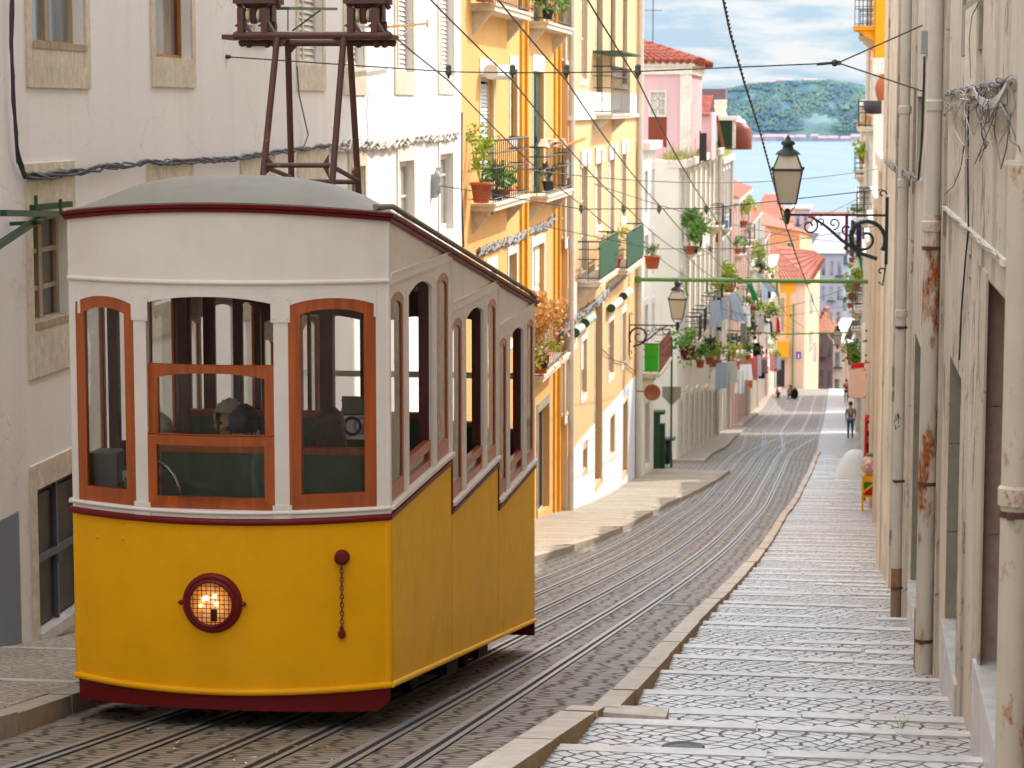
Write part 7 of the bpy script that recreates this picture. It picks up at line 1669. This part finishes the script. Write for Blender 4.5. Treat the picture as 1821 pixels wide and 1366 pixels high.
    for s0 in (A, B):
        mb = MB(); a, t = J[s0 + per - 2][0], J[s0 + per - 1][0]; mb.tube([a + (a - t) * .35 - Vector((0, 0, .03 * k)), a.lerp(t, .5), t + (t - a) * .25], [.045 * k, .047 * k, .036 * k], 8); mb.build('shoe', M['cloth_black'], o)
    mb = MB(); h = J[5][0]; fw = Vector((-sz, cz, 0)); rows = []
    for i in range(9):
        t = math.pi * .62 * i / 8; row = []
        for j in range(16):
            a = 6.28318 * j / 16; fr = math.cos(a); tt = t * (.62 if fr > .5 else 1.0)
            d = Vector((math.sin(tt) * math.sin(a) * .098, math.sin(tt) * fr * .118, math.cos(tt) * .118)) * k
            jt = 1 + .05 * math.sin(j * 2.7 + i * 1.9) + .03 * math.sin(j * 5.1 - i * 3.3); d *= jt; row.append(h + Vector((d.x * cz - d.y * sz, d.x * sz + d.y * cz, d.z + .012 * k)))
        rows.append(row)
    mb.grid(rows, 0, True, True)
    rh = random.Random(int(base[1] * 100) % 997)
    for j in range(110):
        q = rows[rh.randint(0, 8)][rh.randint(0, 15)]; dd = (q - h).normalized(); tw = Vector((rh.gauss(0, .5), rh.gauss(0, .5), -.6)); mb.tube([q - dd * .01, q + dd * .008 + tw * .012, q + dd * .006 + tw * .03], .0035 * k, 3)
    if long_hair:
        rg = random.Random(3); back = h - fw * .06 * k
        rows = []
        for i in range(8):
            t = i / 7; rows.append([back + Vector(((.1 + .03 * math.sin(t * 3)) * k * math.cos(a) * cz - (.075 * k * math.sin(a)) * sz, (.1 + .03 * math.sin(t * 3)) * k * math.cos(a) * sz + .075 * k * math.sin(a) * cz, (.04 - .36 * t) * k)) for a in [6.28318 * j / 14 for j in range(14)]])
        mb.grid(rows, 0, True, True)
        for j in range(60):
            a = rg.uniform(0, 6.28); p = back + Vector((.105 * k * math.cos(a), .075 * k * math.sin(a), rg.uniform(-.25, .05) * k)); mb.tube([p, p + Vector((rg.gauss(0, .02), rg.gauss(0, .01), -.08)), p + Vector((rg.gauss(0, .04), rg.gauss(0, .02), -.17))], .004, 4)
    mb.build('hair', hair, o)
    mb = MB(); rt = Vector((cz, sz, 0)); hh = J[4][0].lerp(J[5][0], .55)
    mb.ball(hh + fw * .108 * k, .016 * k, 6, sz=1.4)
    mb.build('nose', skinm or M['skin'], o); mb = MB()
    for s_ in (-1, 1): mb.ball(hh + rt * s_ * .088 * k, .026 * k, 8, sx=.5, sz=1.3)
    mb.build('ear', skinm or M['skin'], o); mb = MB()
    for s_ in (-1, 1): mb.ball(hh + rt * s_ * .034 * k + fw * .094 * k + Vector((0, 0, .03 * k)), .012 * k, 6)
    mb.build('eye', M['cloth_black'], o); mb = MB(); mb.tube([hh + rt * -.026 * k + fw * .098 * k - Vector((0, 0, .045 * k)), hh + fw * .104 * k - Vector((0, 0, .047 * k)), hh + rt * .026 * k + fw * .098 * k - Vector((0, 0, .045 * k))], .006 * k, 5); mb.build('mouth', M['cloth_maroon'], o)
    return o
n = NT('striped_knit'); w = n.n('ShaderNodeTexWave', wave_type='BANDS', bands_direction='Z'); n.l(n.pos, w.inputs['Vector']); w.inputs['Scale'].default_value = 3.6
n.pbsdf(n.mix(n.ramp(w.outputs['Fac'], [(.5, 0.0), (.62, 1.0)]), c8(92, 76, 80), c8(150, 140, 140)), .9); M['stripe'] = n.m
hd_ = lambda px, py, Y: on_y(px, py, Y)
# passengers: the base is set so that the top of the head meets the photographed height
def seated(label, px, py_top, Y, shirt, hair, H=1.7, lh=False, sk=None, yaw=0.0):
    t = on_y(px, py_top, Y); k = H / 1.75; b = (t.x, Y, t.z - (.46 + .835) * k)
    return person(label, b, H, yaw, 'sit', M[shirt], M['cloth_denim'], M[hair], 'passengers in the tram', lh, skinm=sk)
seated('dark haired passenger seen from behind in the middle tram window', 430, 726, 13.98, 'cloth_navy', 'hair_dark', 1.72)
seated('passenger with long dark hair seen through the curved end window', 584, 730, 13.98, 'cloth_grey', 'hair_brown', 1.6, True)
seated('grey haired passenger at the edge of the middle tram window', 290, 738, 14.9, 'cloth_beige', 'hair_grey', 1.66, yaw=2.6)
seated('passenger facing back behind the dark haired one', 412, 712, 14.75, 'cloth_beige', 'hair_grey', 1.7, yaw=3.1)
seated('passenger beside the open side window of the second compartment', 838, 756, 17.95, 'cloth_pink', 'hair_brown', 1.66)
# in the street
def standing(label, px, py_feet, H, shirt, trs, hair, pose='stand', yaw=0.0, lh=False, Yv=None, lean=0.0):
    g = on_ground(px, py_feet) if Yv is None else on_y(px, py_feet, Yv); return person(label, (g.x, g.y, gz(g.y) + .02), H, yaw, pose, M[shirt], M[trs], M[hair], None, lh, lean=lean)
standing('man in striped shirt and jeans walking away down the street', 1512, 772, 1.76, 'stripe', 'cloth_denim', 'hair_dark', yaw=.05, Yv=116)
standing('person in purple top walking down behind the pink board', 1505, 714, 1.72, 'cloth_purple', 'cloth_black', 'hair_dark', yaw=.1, Yv=185)
standing('crouching person in dark clothes with a bag at the foot of the street', 1406, 707, 1.7, 'cloth_navy', 'cloth_black', 'hair_dark', 'crouch', yaw=2.8, Yv=190, lh=True)
standing('person in pink top sitting low beside the wall at the foot of the street', 1380, 706, 1.6, 'cloth_pink', 'cloth_black', 'hair_brown', 'crouch', yaw=-1.2, Yv=191)
mb = MB(); g = on_y(1413, 705, 189.2); mb.ball((g.x, 189.2, gz(189.2) + .42), .42, 12, sx=.7, sy=.6, sz=1.0, rough=.06, rnd=random.Random(3)); mb.tube([(g.x - .2, 189.0, gz(189.2) + .5), (g.x, 188.9, gz(189.2) + 1.0), (g.x + .2, 189.0, gz(189.2) + .5)], .03, 5); mb.build('rucksack', M['cloth_black'], label='black rucksack on the ground next to the crouching person', cat='bag')
# ------------------------------------------------------------------ far shore
rg = random.Random(17)
from mathutils import noise as mn
D = 4300.0
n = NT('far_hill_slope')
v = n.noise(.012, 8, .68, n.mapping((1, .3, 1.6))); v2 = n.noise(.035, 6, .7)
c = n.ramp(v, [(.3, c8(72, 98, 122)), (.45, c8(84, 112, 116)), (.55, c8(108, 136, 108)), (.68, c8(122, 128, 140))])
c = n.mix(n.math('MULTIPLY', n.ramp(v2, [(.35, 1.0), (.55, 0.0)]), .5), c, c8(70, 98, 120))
o_ = n.pbsdf(n.mix(.2, c, c8(130, 160, 180)), .95, spec=.1, emit=c8(130, 165, 195), es=.08)  # distance haze put into the colour: bluish mix and faint glow
mb = MB(); rows = []
def hill_top(x):
    px = 1500 + x * FPX / D
    base = lerp_tab([(700, 190), (1000, 182), (1200, 172), (1288, 160), (1330, 150), (1400, 145), (1480, 143), (1530, 152), (1560, 162), (1640, 172), (1900, 186), (2600, 215)], px)
    return -(base - 190) * D / FPX
for j in range(23):
    t = j / 22; row = []
    for i in range(181):
        x = -900 + 1800 * i / 180; top = hill_top(x) + 3 * mn.noise((x * .03, 1, 0)); zb_ = -60
        s_ = min(1, max(0, (t - .08) / .75)); prof = s_ ** .85 if t > .08 else 0
        z = zb_ + .5 + (top - zb_) * prof * (1 if t < .83 else 1 + .0 * t); y = D + 170 * t + 22 * mn.noise((x * .012, t * 4, 3))
        z += (7 * mn.noise((x * .03, t * 7, 8)) + 4 * mn.noise((x * .08, t * 16, 5))) * min(1, s_ * 4) * (1 - .7 * max(0, t - .83) / .17)
        row.append((x, y, z))
    rows.append(row)
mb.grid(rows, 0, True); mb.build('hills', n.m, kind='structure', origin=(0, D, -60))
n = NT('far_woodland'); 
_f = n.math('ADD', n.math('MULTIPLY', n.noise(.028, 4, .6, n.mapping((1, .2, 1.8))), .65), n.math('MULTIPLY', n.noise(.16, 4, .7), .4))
n.pbsdf(n.ramp(_f, [(.36, c8(74, 100, 122)), (.47, c8(86, 114, 122)), (.55, c8(100, 126, 114)), (.66, c8(126, 146, 122))]), .95, spec=.1, emit=c8(150, 182, 208), es=.2)  # bluish tones and glow stand in for airlight over the trees
mb = MB()
for k in range(7000):
    x = rg.uniform(-330, 170); t = rg.uniform(.12, 1.0) ** .8; s_ = min(1, max(0, (t - .08) / .75)); z = -60 + (hill_top(x) + 60) * s_ ** .85; y = D + 170 * t - 6
    if mn.noise((x * .025, t * 6, 9)) < -.34 and .45 < t < .8: continue
    r_ = rg.uniform(1.3, 3.4); mb.ball((x, y, z), r_, 6, sx=rg.uniform(.8, 1.5), sz=rg.uniform(.6, 1.0), rough=.3, rnd=rg)
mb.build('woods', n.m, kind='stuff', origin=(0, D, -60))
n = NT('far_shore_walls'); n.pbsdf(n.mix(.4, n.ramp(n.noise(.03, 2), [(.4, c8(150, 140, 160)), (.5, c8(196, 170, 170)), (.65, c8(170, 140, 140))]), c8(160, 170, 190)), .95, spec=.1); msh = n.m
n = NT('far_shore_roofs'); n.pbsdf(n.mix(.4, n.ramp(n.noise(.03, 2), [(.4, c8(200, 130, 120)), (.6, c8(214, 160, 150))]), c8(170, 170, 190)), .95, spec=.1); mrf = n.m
for k in range(14):
    px = 1296 + k * 19 + rg.uniform(-4, 4); x = (px - 1500) * D / FPX; w = rg.uniform(7, 12); h = rg.uniform(5, 9); y = D - 14 - rg.uniform(0, 8)
    o = empty('shore_warehouse', (x, y, -60), 'one of the pale warehouses along the far river bank', 'warehouse', 'warehouses along the far river bank')
    mb = MB(); mb.box(x - w, x + w, y, y + 12, -60.5, -60 + h); mb.build('wall', msh, o)
    mb = MB(); mb.prism([(x - w - .5, y - .5, -60 + h), (x + w + .5, y - .5, -60 + h), (x + w - 1, y + 6, -60 + h + 4), (x - w + 1, y + 6, -60 + h + 4)], (0, .2, 0)); mb.build('roof', mrf, o)
for k, (px, w, h) in enumerate(((1372, 16, 7), (1392, 14, 9), (1416, 20, 7), (1440, 14, 8), (1466, 18, 6), (1540, 12, 6))):
    x = (px - 1500) * D / FPX; y = D + 150; z = hill_top(x) - 3; o = empty('hilltop_building', (x, y, z), ['long low building', 'taller pale block', 'wide pinkish building', 'pale hall', 'last low roof', 'lone house'][k] + ' on the far hilltop, ' + ['at the wooded end', 'second along the ridge', 'in the middle of the ridge', 'right of the middle one', 'before the ridge dips', 'where the ridge dips to the wall'][k], 'building')
    mb = MB(); mb.box(x - w, x + w, y, y + 10, z - 3, z + h * .7); mb.build('wall', msh, o); mb = MB(); mb.prism([(x - w - .5, y - .5, z + h * .7), (x + w + .5, y - .5, z + h * .7), (x + w - 3, y + 5, z + h), (x - w + 3, y + 5, z + h)], (0, .2, 0)); mb.build('roof', mrf, o)
# ------------------------------------------------------------------ sky, sun, camera
SUN_AZ, SUN_EL = R(47), R(43)                 # azimuth measured from +x towards +y
wd = bpy.data.worlds.new('World'); SC.world = wd; wd.use_nodes = True; nt = wd.node_tree; nt.nodes.clear()
sky = nt.nodes.new('ShaderNodeTexSky'); sky.sky_type = 'NISHITA'; sky.sun_disc = False; sky.sun_elevation = SUN_EL; sky.sun_rotation = R(90) - SUN_AZ; sky.air_density = 1.0; sky.dust_density = 1.2; sky.ozone_density = 1.5
L = nt.links.new
tc = nt.nodes.new('ShaderNodeTexCoord'); mp_ = nt.nodes.new('ShaderNodeMapping'); mp_.inputs['Scale'].default_value = (22, 22, 120); mp_.inputs['Location'].default_value = (3.1, .4, 1.3); L(tc.outputs['Generated'], mp_.inputs[0])
nz = nt.nodes.new('ShaderNodeTexNoise'); nz.inputs['Scale'].default_value = 1.0; nz.inputs['Detail'].default_value = 7; nz.inputs['Roughness'].default_value = .55; L(mp_.outputs[0], nz.inputs['Vector'])
rp = nt.nodes.new('ShaderNodeValToRGB'); rp.color_ramp.elements[0].position = .46; rp.color_ramp.elements[1].position = .62; L(nz.outputs['Fac'], rp.inputs[0])
mxa = nt.nodes.new('ShaderNodeMix'); mxa.data_type = 'RGBA'
sxyz = nt.nodes.new('ShaderNodeSeparateXYZ'); L(tc.outputs['Generated'], sxyz.inputs[0]); lowm = nt.nodes.new('ShaderNodeMapRange'); L(sxyz.outputs['Z'], lowm.inputs[0])
for _i, _v in ((1, .05), (2, .45), (3, SKY_BLUE_MIX), (4, 0.0)): lowm.inputs[_i].default_value = _v
L(lowm.outputs[0], mxa.inputs[0]); 
mxh = nt.nodes.new('ShaderNodeMix'); mxh.data_type = 'RGBA'; mxh.inputs[0].default_value = .6; L(sky.outputs[0], mxh.inputs[6]); mxh.inputs[7].default_value = (2.36, 2.3, 2.2, 1); L(mxh.outputs[2], mxa.inputs[6]); mxa.inputs[7].default_value = SKY_BLUE
mxb = nt.nodes.new('ShaderNodeMix'); mxb.data_type = 'RGBA'; L(rp.outputs[0], mxb.inputs[0]); L(mxa.outputs[2], mxb.inputs[6]); 
mxc = nt.nodes.new('ShaderNodeMix'); mxc.data_type = 'RGBA'; L(lowm.outputs[0], mxc.inputs[0]); mxc.inputs[6].default_value = (3.1, 3.03, 2.95, 1); mxc.inputs[7].default_value = SKY_CLOUD; L(mxc.outputs[2], mxb.inputs[7])
bg = nt.nodes.new('ShaderNodeBackground'); bg.inputs[1].default_value = SKY_STRENGTH; L(mxb.outputs[2], bg.inputs[0]); wo = nt.nodes.new('ShaderNodeOutputWorld'); L(bg.outputs[0], wo.inputs[0])
sl = bpy.data.lights.new('sun', 'SUN'); sl.energy = SUN_STRENGTH; sl.angle = R(.53); sl.color = (1, .955, .89); so = bpy.data.objects.new('sun', sl); COL.objects.link(so)
sd = Vector((math.cos(SUN_EL) * math.cos(SUN_AZ), math.cos(SUN_EL) * math.sin(SUN_AZ), math.sin(SUN_EL))); so.rotation_euler = sd.to_track_quat('Z', 'Y').to_euler(); so.location = (0, 60, 60)
cd = bpy.data.cameras.new('camera'); cd.lens = 36 * FPX / 1821; cd.sensor_width = 36; cd.clip_start = .1; cd.clip_end = 20000
cd.dof.use_dof = True; cd.dof.focus_distance = 15.5; cd.dof.aperture_fstop = 6.8
co = bpy.data.objects.new('camera', cd); COL.objects.link(co); co.location = (0, 0, 0); co.rotation_euler = (R(90) - PITCH, 0, YAW); SC.camera = co
SC.view_settings.view_transform = 'Standard'; SC.view_settings.look = 'None'; SC.view_settings.exposure = 0; SC.view_settings.gamma = 1
SC.cycles.use_denoising = True
try: SC.cycles.denoiser = 'OPENIMAGEDENOISE'
except Exception: pass
SC.cycles.max_bounces = 8; SC.cycles.transparent_max_bounces = 24; SC.cycles.sample_clamp_indirect = 6
